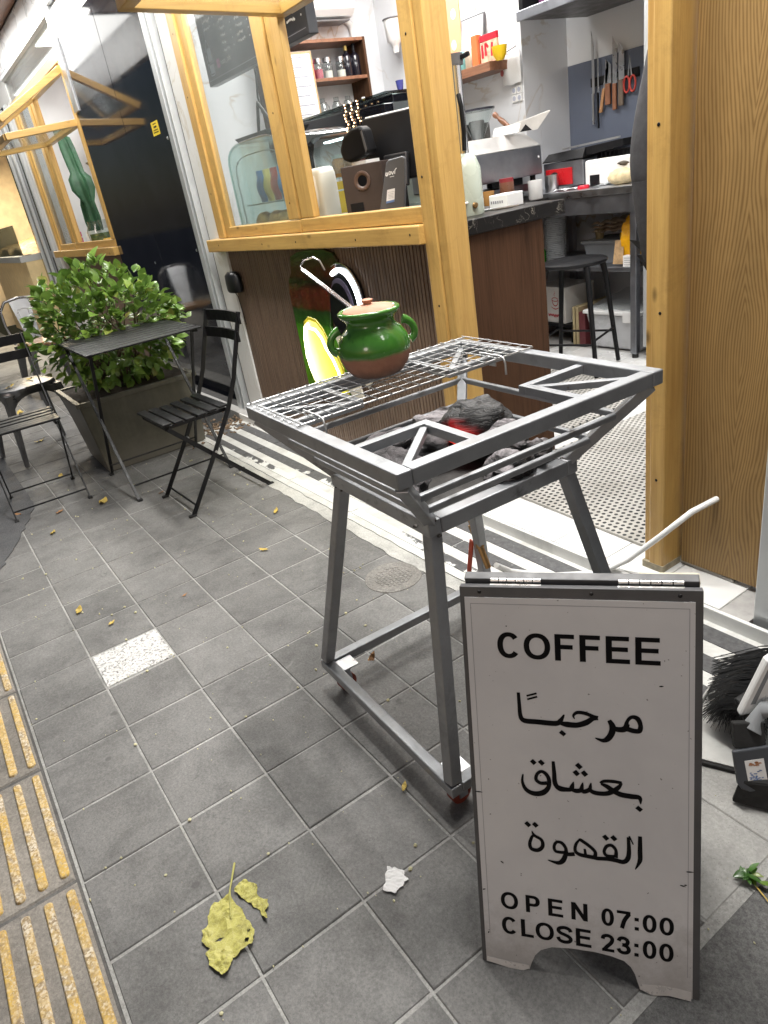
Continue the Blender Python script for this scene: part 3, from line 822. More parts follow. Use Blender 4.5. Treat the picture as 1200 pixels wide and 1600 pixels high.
for sx in (-1, 1):
    for sy in (-1, 1):
        for k in range(7):
            p = gp(sx*(HL-0.006)+random.gauss(0, .008), sy*(HL-0.006)+random.gauss(0, .008), ZL+random.choice((-0.018, 0.016))); b.blob(p, random.uniform(.003, .006), random.uniform(.003, .006), random.uniform(.002, .004), 0.2, 3, k, 7, 5)
        for k in range(4):
            p = gp(sx*(HT-0.02)+random.gauss(0, .006), sy*(HT-0.02)+random.gauss(0, .006), ZT-0.017); b.blob(p, 0.005, 0.004, 0.003, 0.2, 3, k, 7, 5)
            p = gp(sx*(HB-0.016)+random.gauss(0, .006), sy*(HB-0.016)+random.gauss(0, .006), ZB+0.013); b.blob(p, 0.005, 0.004, 0.003, 0.2, 3, k, 7, 5)
stuff(b.build('weld_beads', plain('burnt_weld', (0.05, 0.045, 0.042), 0.5, 0.5, 0.4, 60), gr, smooth=60))
# ash tray plates inside the lower frame
b = MB()
p = [gp(-HL+0.03, -HL+0.03, ZL-0.006), gp(HL-0.03, -HL+0.03, ZL-0.006), gp(HL-0.03, HL-0.03, ZL-0.006), gp(-HL+0.03, HL-0.03, ZL-0.006)]
b.hexa([v-Vector((0,0,.004)) for v in p]+p)
b.build('ash_tray', plain('sooty_steel', (0.05, 0.048, 0.046), 0.85, 0.2, 0.5, 20, 0.4, 120), gr)
MB().bar(gp(-HT+0.16, HT-0.036, ZT-0.03), gp(-HT+0.16, HT-0.036, ZT+0.012), 0.024, 0.003, (0,1,0)).build('clip_plate', STEEL, gr)
# wire grate laid over the left side of the rim
gt = thing('wire_grate', 'bright wire cooking grate laid across the left side of the grill', 'grate', gp(-0.19, 0, ZT+0.018))
WIRE = plain('bright_wire', (0.48, 0.48, 0.48), 0.4, 0.9, 0.15, 30)
ZG = ZT+0.0185
for k in range(8):
    x = -HT+0.006+k*0.0371
    MB().tube([gp(x, -HT+0.004, ZG), gp(x, HT+0.003, ZG)], 0.0012 if 0 < k < 7 else 0.0022, 6).build('long_wire', WIRE, gt, smooth=60)
for k in range(18):
    y = -HT+0.012+k*0.0366
    MB().tube([gp(-HT+0.001, y, ZG+0.0034), gp(-HT+0.271, y, ZG+0.0034)], 0.0012, 6).build('cross_wire', WIRE, gt, smooth=60)
for y in (-HT+0.055, HT-0.105):
    MB().tube([gp(-HT+0.20, y, ZG+0.007), gp(-HT+0.272, y, ZG+0.007), gp(-HT+0.285, y, ZG+0.004), gp(-HT+0.290, y, ZG-0.008), gp(-HT+0.290, y, ZG-0.034)], 0.0024, 8).build('hook_wire', WIRE, gt, smooth=60)
# ------------------------------------------------------------------ charcoal
def coal_mat(ash):
    t = NT('charcoal'); v = t.coord()
    vg = t.coord((12, 12, 50)); n = t.noise(vg, 1.5, 9, 0.75, 0.8)
    geo = t.n('NewGeometry'); sp = t.n('SeparateXYZ'); t.l(geo.outputs['Normal'], sp.inputs[0])
    up = t.math('MULTIPLY', sp.outputs[2], 0.22)
    a = t.ramp(t.math('ADD', n, t.math('SUBTRACT', up, 0.12)), [(0.46, 0.0), (0.64, 1.0)])
    c = t.mix(t.math('MULTIPLY', a, ash), (0.009, 0.008, 0.009), (0.36, 0.33, 0.345))
    t.color(c); t.set(rough=t.ramp(n, [(0.4, 0.28), (0.6, 0.8)])); t.bump(n, 1.0, 0.012); return t.m
COAL = coal_mat(0.35); COALA = coal_mat(0.95)
def ember_mat():
    t = NT('glowing_charcoal'); v = t.coord(rnd=False)
    vg = t.coord((10, 10, 60), False, (0.2, 0.1, 0)); n = t.noise(vg, 1.6, 8, 0.7, 0.8)
    t.color(t.ramp(n, [(0.45, (0.009, 0.0085, 0.009)), (0.75, (0.08, 0.078, 0.08))])); t.set(rough=t.ramp(n, [(0.4, 0.25), (0.6, 0.6)])); t.bump(n, 0.9, 0.010)
    dt = t.n('VectorMath', operation='DOT_PRODUCT'); tc = t.n('TexCoord'); t.l(tc.outputs['Object'], dt.inputs[0]); dt.inputs[1].default_value = (0.25, -0.80, -0.30)
    low = t.ramp(t.math('ADD', dt.outputs['Value'], t.math('MULTIPLY', t.math('SUBTRACT', n, 0.5), 0.03)), [(0.030, 0.0), (0.060, 1.0)])
    t.l(t.ramp(low, [(0.15, (0.12, 0.001, 0.001)), (0.55, (0.6, 0.008, 0.006)), (1.0, (1.0, 0.05, 0.02))]), t.b.inputs['Emission Color'])
    t.l(t.math('MULTIPLY', low, 1.4), t.b.inputs['Emission Strength']); return t.m
EMB = ember_mat()
CO = [ # x, y (grill local), z base, sizes, tilt, mat, label
 (-0.008, 0.100, 0.690, 0.078, 0.060, 0.050, EMB, 'largest black charcoal lump, glowing red underneath, on top of the heap'),
 (-0.155, 0.090, 0.640, 0.070, 0.058, 0.045, COALA, 'ash grey split charcoal lump at the back left of the grill tray'),
 (-0.075, 0.130, 0.640, 0.085, 0.060, 0.042, COALA, 'broad flat ashy charcoal lump lying behind the glowing one'),
 (-0.020, -0.110, 0.640, 0.105, 0.050, 0.040, COAL, 'long black charcoal lump beside the near corner of the tray'),
 (-0.125, -0.060, 0.640, 0.070, 0.070, 0.045, COALA, 'pale ash dusted charcoal lump at the left of the tray'),
 (0.075, 0.095, 0.645, 0.060, 0.055, 0.050, COALA, 'grey cracked charcoal lump right of the glowing one'),
 (0.135, 0.130, 0.640, 0.045, 0.045, 0.030, COALA, 'small ash grey charcoal lump at the back right corner of the tray'),
 (-0.090, 0.010, 0.636, 0.070, 0.075, 0.050, COAL, 'black charcoal lump wedged under the glowing one on its left'),
 (0.150, 0.050, 0.640, 0.040, 0.050, 0.035, COALA, 'small pale charcoal lump against the right tray rail'),
]
for k, (x, y, z, a, b_, c, mt, lb) in enumerate(CO):
    mb = MB(); mb.blob((0, 0, c*0.55), a, b_, c, 0.13 if k == 0 else 0.20, 2.2, k+11, 24, 15)
    if k == 0: mb.v = [(x_*0.5-y_*0.866, x_*0.866+y_*0.5, z_) for x_, y_, z_ in mb.v]
    # angular fracture facets
    o = mb.build('charcoal_lump', mt, None, smooth=45)
    sb = o.modifiers.new('sub', 'SUBSURF'); sb.levels = 1; sb.render_levels = 1; sb.subdivision_type = 'SIMPLE'
    tx = bpy.data.textures.new('crack', 'VORONOI'); tx.noise_scale = 0.06; tx.distance_metric = 'DISTANCE'
    dm = o.modifiers.new('crack', 'DISPLACE'); dm.texture = tx; dm.strength = 0.007 if k == 0 else 0.013; dm.mid_level = 0.4; dm.texture_coords = 'LOCAL'
    o.location = gp(x, y, z); o.rotation_euler = (random.uniform(-.25, .25), random.uniform(-.25, .25), random.uniform(0, 3))
    if k == 0: o.rotation_euler = (0, 0, 0)
    tag(o, lb, 'charcoal', 'charcoal lumps in the grill')
# ------------------------------------------------------------------ clay pot
PX, PY, PZ = 0.797, 0.986, ZG+0.0055
def glaze():
    t = NT('green_glaze'); tc = t.n('TexCoord'); sp = t.n('SeparateXYZ'); t.l(tc.outputs['Object'], sp.inputs[0])
    v = t.coord(rnd=False)
    edge = t.math('ADD', sp.outputs[2], t.math('MULTIPLY', t.math('SUBTRACT', t.noise(v, 26, 3), 0.5), 0.010))
    m_ = t.ramp(edge, [(0.0535, 0.0), (0.0555, 1.0)])
    gcol = t.ramp(t.noise(v, 18, 5, 0.6), [(0.3, (0.036, 0.135, 0.018)), (0.75, (0.070, 0.205, 0.032))])
    dots = t.ramp(t.noise(v, 120, 2, 0.5), [(0.74, 0.0), (0.77, 1.0)])
    gcol = t.mix(t.math('MULTIPLY', dots, 0.5), gcol, (0.30, 0.42, 0.20))
    clay = t.ramp(t.noise(v, 22, 6, 0.7), [(0.3, (0.23, 0.10, 0.062)), (0.7, (0.34, 0.16, 0.10))])
    soot = t.ramp(t.math('ADD', sp.outputs[2], t.math('MULTIPLY', t.math('SUBTRACT', t.noise(v, 20, 6, 0.75), 0.5), 0.05)), [(0.004, 0.85), (0.034, 0.0)])
    clay = t.mix(soot, clay, (0.025, 0.02, 0.018))
    drip = t.ramp(t.noise(t.coord((55, 55, 9), False), 1.0, 3, 0.5), [(0.60, 0.0), (0.66, 0.5)])
    gcol = t.mix(drip, gcol, (0.016, 0.06, 0.010))
    t.color(t.mix(m_, clay, gcol))
    t.set(rough=t.mix(m_, 0.75, 0.17), coat=t.math('MULTIPLY', m_, 0.25)); t.bump(t.noise(v, 14, 3), 0.12, 0.004); return t.m
GLZ = glaze()
pot = thing('clay_pot', 'round green glazed clay pot with two loop handles on the wire grate', 'pot', (PX, PY, PZ))
prof = [(0.0, 0.0), (0.046, 0.0), (0.062, 0.007), (0.078, 0.026), (0.0865, 0.050), (0.0885, 0.070), (0.084, 0.092), (0.073, 0.109), (0.062, 0.119), (0.058, 0.126), (0.0585, 0.134), (0.063, 0.141), (0.071, 0.147), (0.0755, 0.1525), (0.0755, 0.158), (0.071, 0.161), (0.066, 0.159), (0.061, 0.150), (0.056, 0.140), (0.052, 0.130), (0.0, 0.128)]
prof = [(r_*0.95, z_*0.95) for r_, z_ in prof]
b = MB(); b.lathe(prof, (PX, PY, PZ), 56); b.build('pot_body', GLZ, pot, smooth=60)
for sgn in (-1, 1):
    d = Vector((0.42, 0.907, 0))*sgn
    o_ = Vector((PX, PY, PZ)); pts = []
    for k in range(11):
        a = -1.35+2.7*k/10
        pts.append(o_+d*(0.0745+0.024*math.cos(a)-0.006*math.sin(a))+Vector((0,0,0.091+0.025*math.sin(a))))
    MB().tube(pts, [0.011, 0.010, 0.009, 0.0088, 0.0085, 0.0085, 0.0085, 0.0088, 0.009, 0.010, 0.011], 10).build('handle', GLZ, pot, smooth=60)
CLAY = plain('pale_clay', (0.40, 0.19, 0.12), 0.75, 0, 0.12, 20, 0.15, 120)
ld = thing('pot_lid', 'pale terracotta lid with a small knob on the green pot', 'lid', (PX, PY, PZ+0.1440))
b = MB(); b.lathe([(0, 0.0), (0.058, 0.003), (0.0595, 0.006), (0.056, 0.009), (0.030, 0.0145), (0.013, 0.016), (0.0, 0.0165)], (PX, PY, PZ+0.1450), 40); b.build('lid_disc', CLAY, ld, smooth=50)
b = MB(); b.lathe([(0.0095, 0.015), (0.0085, 0.019), (0.013, 0.023), (0.0135, 0.026), (0.009, 0.028), (0, 0.0285)], (PX, PY, PZ+0.1450), 20); b.build('lid_knob', CLAY, ld, smooth=50)
# ladle resting in the pot, hooked end up
la = thing('ladle', 'steel ladle with hooked end standing in the green pot', 'ladle', (PX, PY, PZ+0.15))
a = Vector((PX-0.035, PY+0.000, PZ+0.135)); e = Vector((PX-0.262, PY-0.010, PZ+0.238))
hd_ = MB(); hd_.bar(a, e, 0.010, 0.0035, (0.4, -0.3, 1)); hd_.build('ladle_handle', plain('polished_steel', (0.75, 0.75, 0.77), 0.14, 1.0, 0.03, 5), la, bevel=0.001)
d = (e-a).normalized()
MB().tube([e-d*0.006, e+d*0.006+Vector((0,0,.004)), e+d*0.008+Vector((0.008, 0.012, .016)), e+Vector((0.018, 0.028, .022)), e+Vector((0.026, 0.040, .012)), e+Vector((0.032, 0.046, -.012))], 0.0022, 7).build('ladle_hook', MATS['polished_steel'], la, smooth=60)

# ------------------------------------------------------------------ folding A-board sign
SO = Vector((1.5394, 0.5403, 0)); SU = Vector((0.77465539, 0.6323836, 0)); SV = Vector((-0.15904929, 0.19483173, 0.96785532)); SN = SU.cross(SV)
SWD, SLN = 0.3444, 0.6819
sg = thing('a_board_sign', 'folding grey A-board pavement sign with opening hours printed on white', 'sign', SO+SU*0.17)
FR = plain('grey_painted_frame', (0.075, 0.075, 0.08), 0.5, 0, 0.15, 20, 0.15, 90)
def arch_outline(x0, x1, y1, w0):
    return [(x0, 0.0), (0.0800, 0.0), (0.0835, 0.012), (0.0899, 0.029), (0.100, 0.042), (0.1181, 0.0515), (0.150, 0.056), (0.188, 0.0570), (0.213, 0.0545), (0.2326, 0.0495), (0.243, 0.040), (0.249, 0.028), (0.2566, 0.0), (x1, 0.0), (x1, y1), (x0, y1)]
SFACE = None
def sign_face():
    t = NT('printed_vinyl'); v = t.coord(rnd=False)
    n = t.noise(v, 5.0, 6, 0.65, 0.3)
    c = t.ramp(n, [(0.35, (0.62, 0.615, 0.63)), (0.7, (0.69, 0.685, 0.695))])
    sm = t.ramp(t.noise(v, 26, 8, 0.8, 0.5), [(0.66, 0.0), (0.78, 0.35)])
    c = t.mix(sm, c, (0.33, 0.31, 0.30))
    sz = t.n('SeparateXYZ'); tc2 = t.n('TexCoord'); t.l(tc2.outputs['Object'], sz.inputs[0])
    splash = t.ramp(t.math('ADD', sz.outputs[2], t.math('MULTIPLY', t.math('SUBTRACT', t.noise(v, 14, 8, 0.8), 0.5), 0.35)), [(0.0, 0.55), (0.13, 0.0)])
    c = t.mix(splash, c, (0.26, 0.24, 0.22))
    spk = t.ramp(t.noise(v, 130, 2, 0.5), [(0.735, 0.0), (0.76, 0.7)])
    c = t.mix(spk, c, (0.10, 0.09, 0.09)); t.color(c); t.set(rough=0.32, spec=0.4)
    t.bump(t.noise(v, 9, 4), 0.08, 0.004); return t.m
SFACE = sign_face()
MB().prism(arch_outline(-0.001, SWD+0.001, SLN, 0), SO-SN*0.0155, SU, SV, 0.0155).build('front_panel', FR, sg, bevel=0.0012)
ff = MB().prism(arch_outline(0.0065, SWD-0.0095, 0.6640, 0), SO+SV*0.001+SN*0.0003, SU, SV, 0.0012).build('front_face', SFACE, sg)
# thin ruled border
b = MB(); O_ = SO+SN*0.0016
for (u0, v0, u1, v1) in ((0.0155, 0.06, 0.0155, 0.655), (0.0155, 0.655, 0.3275, 0.655), (0.3275, 0.655, 0.3275, 0.04)):
    stroke(b, [(u0, v0, 0.0007), (u1, v1, 0.0007)], O_, SU, SV, 0.0002)
b.build('border_line', GREYINK, ff)
def word(chars, u0, k, x0, v0, v1):
    b = MB()
    for j, (ch, a0, a1) in enumerate(chars): glyph(b, ch, SO+SN*0.0016, SU, SV, u0+(a0-x0)*k, u0+(a1-x0)*k, v0, v1, 0.0003+0.00001*j)
    b.build('printed_word', INK, ff)
word([('C', 65, 217), ('O', 240, 412), ('F', 441, 565), ('F', 598, 726), ('E', 760, 906), ('E', 938, 1088)], 0.0538, 0.00023, 65, 0.5675, 0.6100)
word([('O', 88, 192), ('P', 238, 322), ('E', 370, 457), ('N', 504, 597)], 0.0372, 0.000276, 88, 0.1142, 0.1470)
word([('0', 675, 750), ('7', 765, 848), (':', 871, 896), ('0', 918, 998), ('0', 1015, 1097)], 0.1990, 0.000257, 675, 0.1125, 0.1450)
word([('C', 90, 184), ('L', 206, 281), ('O', 293, 401), ('S', 417, 508), ('E', 528, 616)], 0.0367, 0.000277, 90, 0.0648, 0.0985)
word([('2', 677, 753), ('3', 772, 848), (':', 871, 896), ('0', 920, 999), ('0', 1015, 1097)], 0.1983, 0.000259, 677, 0.0635, 0.0970)
AR = [[(.0826,.5111,.00494),(.0833,.4906,.0057),(.0844,.4711,.00684),(.0905,.4639,.00836),(.1102,.4634,.00874),(.1374,.4632,.00874),(.1452,.4686,.00722),(.1509,.4792,.0019)],[(.0951,.5062,.00304),(.1106,.5116,.00304)],[(.0959,.5004,.00304),(.1113,.5061,.00304)],[(.1451,.4643,.0057),(.1546,.463,.0095),(.1699,.4632,.00874),(.1832,.4686,.00912),(.1927,.4758,.00722),(.2005,.4776,.00684)],[(.1663,.4732,.00114),(.1646,.4788,.0038),(.1704,.4842,.0057),(.1817,.4838,.00608),(.1946,.4792,.0057),(.2005,.4776,.00684)],[(.1443,.4506,.00646),(.1511,.4447,.00646)],[(.2164,.4753,.0057),(.2212,.4656,.0095),(.2201,.4549,.0095),(.2144,.4448,.00912),(.2069,.4409,.00646),(.1958,.4441,.00152)],[(.2202,.4634,.0076),(.2294,.4611,.00836),(.2385,.4629,.0095),(.2426,.4717,.00684)],[(.2403,.4641,.00855),(.2423,.4758,.00494),(.2487,.4831,.0057),(.2567,.4812,.0076),(.2608,.4712,.00646),(.2593,.4617,.0076),(.2512,.4609,.0076),(.2421,.4633,.00836)],[(.2544,.3339,.00684),(.2612,.328,.00684)],[(.2601,.3391,.00114),(.2584,.3498,.0076),(.2464,.3507,.00874),(.2316,.3521,.00874),(.2205,.3573,.00836),(.2112,.3637,.00722),(.2027,.3671,.00342)],[(.2014,.3683,.00342),(.2075,.3721,.00532),(.2207,.3732,.0057),(.2333,.372,.00494)],[(.2333,.372,.00304),(.228,.3635,.00684),(.2185,.3553,.00836),(.2091,.3509,.0076),(.1939,.3505,.0076),(.1864,.3554,.00646),(.1881,.3671,.00152)],[(.1881,.3667,.00152),(.1854,.3553,.00684),(.1767,.3506,.0076),(.1733,.3565,.00494),(.1757,.3661,.00152)],[(.1757,.3652,.00152),(.1729,.3531,.0076),(.1641,.3505,.0076),(.1578,.3546,.0057),(.162,.3658,.00152)],[(.1619,.364,.00152),(.1583,.3524,.00684),(.1456,.3513,.0076),(.1359,.3542,.0076)],[(.1318,.398,.00456),(.1327,.3785,.00646),(.1337,.3596,.0076),(.1407,.3507,.0076),(.1515,.3512,.0076)],[(.084,.3703,.00228),(.0825,.3569,.00456),(.0876,.3438,.00684),(.0995,.3378,.00836),(.1136,.3406,.00912),(.123,.3515,.00722),(.1241,.3663,.00646),(.1188,.3758,.00608),(.112,.378,.00532),(.1058,.3721,.00532),(.1044,.3629,.0057),(.1112,.3576,.00608),(.1212,.3588,.00646)],[(.0981,.3964,.00684),(.1039,.3906,.00684)],[(.1105,.3969,.00684),(.1166,.3908,.00684)],[(.1672,.3972,.00722),(.1738,.3904,.00722)],[(.1635,.3849,.00722),(.1692,.3782,.00722)],[(.1756,.3853,.00722),(.1815,.3787,.00722)],[(.2588,.2835,.0057),(.2586,.256,.00722),(.2581,.2401,.00684),(.2512,.2237,.00114)],[(.2416,.2794,.00456),(.2424,.2558,.00646),(.2406,.2418,.0076),(.2339,.2344,.0076),(.2224,.2355,.0076),(.2109,.236,.00684),(.1954,.2346,.00684),(.1896,.2349,.0057)],[(.2429,.2816,.00266),(.2489,.2677,.0019)],[(.2225,.2401,.00684),(.2231,.2528,.00494),(.2171,.261,.0057),(.2094,.2587,.00532),(.2054,.2489,.00494),(.2091,.2419,.00532),(.2206,.2414,.00646)],[(.1906,.235,.00684),(.1918,.2456,.00532),(.1822,.2557,.0057),(.1684,.2651,.0057)],[(.1694,.2662,.00266),(.1626,.255,.00494),(.1613,.2432,.00532),(.1681,.2373,.00646),(.1818,.2359,.00722),(.1916,.2352,.00684)],[(.1758,.2489,.0038),(.177,.2387,.00456)],[(.1602,.2372,.00684),(.1482,.2353,.00684),(.1465,.2456,.00532),(.1408,.254,.0057),(.1328,.2547,.00494),(.1285,.2463,.00494),(.1312,.2374,.00532),(.1463,.2374,.0057)],[(.1466,.2351,.00684),(.1418,.2225,.00836),(.1336,.2165,.00684),(.1175,.2194,.00114)],[(.094,.2696,.00114),(.0976,.2617,.00532),(.1086,.2551,.00532),(.1102,.2435,.00608),(.1027,.2353,.00684),(.0925,.2361,.00646),(.0898,.2452,.0057),(.0933,.2575,.00494),(.0976,.2629,.0038)],[(.0848,.284,.00684),(.0911,.2776,.00684)],[(.097,.2843,.00684),(.1029,.2784,.00684)],[(.2051,.2772,.00684),(.2111,.2706,.00684)],[(.2172,.2778,.00684),(.2231,.2715,.00684)]]
for k0, k1 in ((0, 9), (9, 23), (23, 60)):
    b = MB()
    for k, s_ in enumerate(AR[k0:k1]): stroke(b, s_, SO+SN*(0.0017+0.00002*k), SU, SV, 0.0003)
    b.build('printed_word', INK, ff)
# scuffs and dents on the print
b = MB()
for (u, v, l, a_) in ((0.005, 0.33, 0.012, 0), (0.0335*10-0.01, 0.232, 0.010, 0.1), (0.316, 0.207, 0.008, -.2), (0.322, 0.208, 0.004, 0.2), (0.0405, 0.085+0.12, 0.006, -.6), (0.0075, 0.145, 0.005, .4), (0.287, 0.535, 0.006, .1), (0.068, 0.62, 0.002, 0), (0.012, 0.06, 0.004, 1)):
    stroke(b, [(u, v, 0.0012), (u+l*0.5*math.cos(a_), v+l*0.5*math.sin(a_), 0.0022), (u+l*math.cos(a_), v+l*math.sin(a_), 0.0006)], SO+SN*0.0019, SU, SV, 0.0003)
b.build('scuff_marks', INK, ff)
# peeled foil lip along the bottom left and right feet
for pts_ in (((0.007, 0.004), (0.028, 0.001), (0.050, -0.002), (0.070, -0.001), (0.080, 0.004), (0.079, 0.010), (0.045, 0.010), (0.008, 0.012)), ((0.256, 0.004), (0.275, -0.003), (0.300, 0.0015), (0.333, -0.001), (0.333, 0.014), (0.300, 0.018), (0.258, 0.012))):
    MB().prism(list(pts_), SO+SN*0.0035, SU, (SV-SN*0.16).normalized(), 0.0006).build('peeled_edge', plain('foil_edge', (0.55, 0.54, 0.54), 0.3, 0.3, 0.1, 40), ff)
# rear leaf, leaning the other way, hinged along the top
SV2 = (SV-2*Vector((SN.x, SN.y, 0)).normalized()*SV.dot(Vector((SN.x, SN.y, 0)).normalized()))
TOPB = SO+SV*SLN-SN*0.012
hx = Vector((SN.x, SN.y, 0)).normalized()
N2 = SU.cross(SV2)
OB = TOPB-hx*0.024-SV2*(SLN-0.006)
MB().prism(arch_outline(0.004, SWD-0.002, SLN+0.004, 0), OB-N2*0.0, SU, SV2, 0.0155).build('rear_panel', FR, sg, bevel=0.0012)
MB().prism([(0.262, 0), (SWD-0.0015, 0), (SWD-0.0015, 0.012), (0.262, 0.012)], TOPB-hx*0.0265+Vector((0,0,0.0035))-SV2*0.006, SU, SV2, 0.0185).build('bare_wood_patch', plain('bare_board', (0.56, 0.52, 0.40), 0.7, 0, 0.15, 40), sg)
for u0, u1 in ((0.045, 0.122), (0.232, 0.322)):
    b = MB(); q = TOPB+SU*u0+Vector((0,0,0.004))-hx*0.006; n = 6
    for k in range(n):
        b.tube([q+SU*((u1-u0)*(k+0.06)/n), q+SU*((u1-u0)*(k+0.94)/n)], 0.0034, 10)
    b.prism([(u0, -0.001), (u1, -0.001), (u1, 0.008), (u0, 0.008)], TOPB+Vector((0,0,0.0008)), SU, hx, 0.0012)
    b.build('hinge', plain('zinc', (0.75, 0.75, 0.74), 0.3, 0.9, 0.05, 40), sg, smooth=40)
for u in (0.030, 0.195, 0.315):
    MB().lathe([(0, 0.0015), (0.0022, 0.001), (0.003, 0)], (0,0,0), 10, fn=lambda v, u=u: SO+SU*u+SV*(0.6735)+SU*v.x+SV*v.y+SN*(v.z+0.0003)).build('screw', BLACKM, sg)
# ------------------------------------------------------------------ bistro chairs and table
CHM = plain('black_enamel', (0.006, 0.006, 0.007), 0.38, 0.0, 0.3, 25, 0.05, 150, spec=0.3)
def make_chair(label):
    t = thing('bistro_chair', label, 'chair', (0,0,0), 'black folding bistro chairs')
    for sx in (-1, 1):
        x = sx*0.178; b = MB()
        pts = [(x, -0.200, 0.004), (x, -0.020, 0.258), (x, 0.088, 0.421), (x, 0.150, 0.545), (x, 0.170, 0.605), (x, 0.203, 0.694), (x, 0.244, 0.812)]
        for p, q in zip(pts, pts[1:]): b.bar(p, Vector(q)+(Vector(q)-Vector(p)).normalized()*0.004, 0.007, 0.020, (0, -1, 0.6))
        b.build('back_leg', CHM, t, bevel=0.0015)
        x = sx*0.162; b = MB()
        b.bar((x, 0.205, 0.004), (x, -0.195, 0.414), 0.007, 0.020, (0, 1, 1)); b.build('front_leg', CHM, t, bevel=0.0015)
        MB().tube([(sx*0.158, -0.020, 0.252), (sx*0.186, -0.020, 0.256)], 0.006, 8).build('pivot_bolt', STEEL, t)
        MB().box(sx*0.178-0.010, sx*0.178+0.010, -0.222, -0.190, 0.0, 0.010).build('foot_cap', RUBBER, t, bevel=0.002)
        MB().box(sx*0.162-0.010, sx*0.162+0.010, 0.190, 0.222, 0.0, 0.010).build('foot_cap', RUBBER, t, bevel=0.002)
        MB().bar((sx*0.150, -0.205, 0.418), (sx*0.150, 0.105, 0.418), 0.012, 0.014).build('seat_rail', CHM, t, bevel=0.001)
    MB().tube([(-0.178, -0.172, 0.042), (0.178, -0.172, 0.042)], 0.0045, 8).build('stretcher', CHM, t)
    MB().tube([(-0.162, 0.165, 0.042), (0.162, 0.165, 0.042)], 0.0045, 8).build('stretcher', CHM, t)
    for k in range(6):
        y = -0.196+k*0.0535
        MB().bar((-0.176, y, 0.4305+0.003*abs(k-2)), (0.176, y, 0.4305+0.003*abs(k-2)), 0.041, 0.011).build('seat_slat', CHM, t, bevel=0.003)
    for (y, z, h) in ((0.211, 0.714, 0.046), (0.234, 0.788, 0.048)):
        b = MB(); n = 8
        def P(u, v, s, y=y, z=z, h=h):
            x = (u-0.5)*0.376; return (x, y+0.020*(1-(2*u-1)**2)+s, z+(v-0.5)*h+ (v-.5)*0.0)
        for s in (0.0, 0.010): b.sheet(n, 1, lambda u, v, s=s: P(u, v, s))
        m_ = 2*(n+1)
        b.f += [(i, i+1, m_+i+1, m_+i) for i in range(n)]+[(n+1+i, n+2+i, m_+n+2+i, m_+n+1+i) for i in range(n)]+[(0, n+1, m_+n+1, m_), (n, 2*n+1, m_+2*n+1, m_+n)]
        b.build('back_slat', CHM, t)
    return t
ch = make_chair('black folding bistro chair right of the slatted table, turned sideways to the shop')
ch.location = (-0.961, 1.068, 0.0); ch.rotation_euler = (0, 0, R(1.5))
c2_ = copy_tree(ch, None, (-1.72, 0.405, 0.0), (0, 0, R(88)), 'black folding bistro chair cut off by the left edge, left of the slatted table')
tb_ = thing('bistro_table', 'small black slatted folding table in front of the leafy shrub', 'table', (-1.525, 1.0, 0))
for k in range(9):
    x = -1.815+k*0.0725
    MB().box(x-0.030, x+0.030, 0.722, 1.283, 0.724, 0.733).build('top_slat', CHM, tb_, bevel=0.002)
MB().bar((-1.835, 0.745, 0.718), (-1.215, 0.745, 0.718), 0.016, 0.011).build('top_bearer', CHM, tb_)
MB().bar((-1.835, 1.255, 0.718), (-1.215, 1.255, 0.718), 0.016, 0.011).build('top_bearer', CHM, tb_)
for y in (0.752, 1.248):
    MB().bar((-1.213, y-0.004, 0.006), (-1.775, y-0.004, 0.714), 0.008, 0.015, (0, 1, 0)).build('leg', CHM, tb_, bevel=0.001)
    MB().bar((-1.755, y+0.006, 0.006), (-1.275, y+0.006, 0.714), 0.008, 0.015, (0, 1, 0)).build('leg', CHM, tb_, bevel=0.001)
    for x in (-1.213, -1.755): MB().box(x-0.014, x+0.014, y-0.012, y+0.012, 0, 0.010).build('foot_cap', RUBBER, tb_, bevel=0.002)
for x in (-1.262, -1.712): MB().tube([(x, 0.752, 0.066), (x, 1.248, 0.066)], 0.0045, 8).build('stretcher', CHM, tb_)
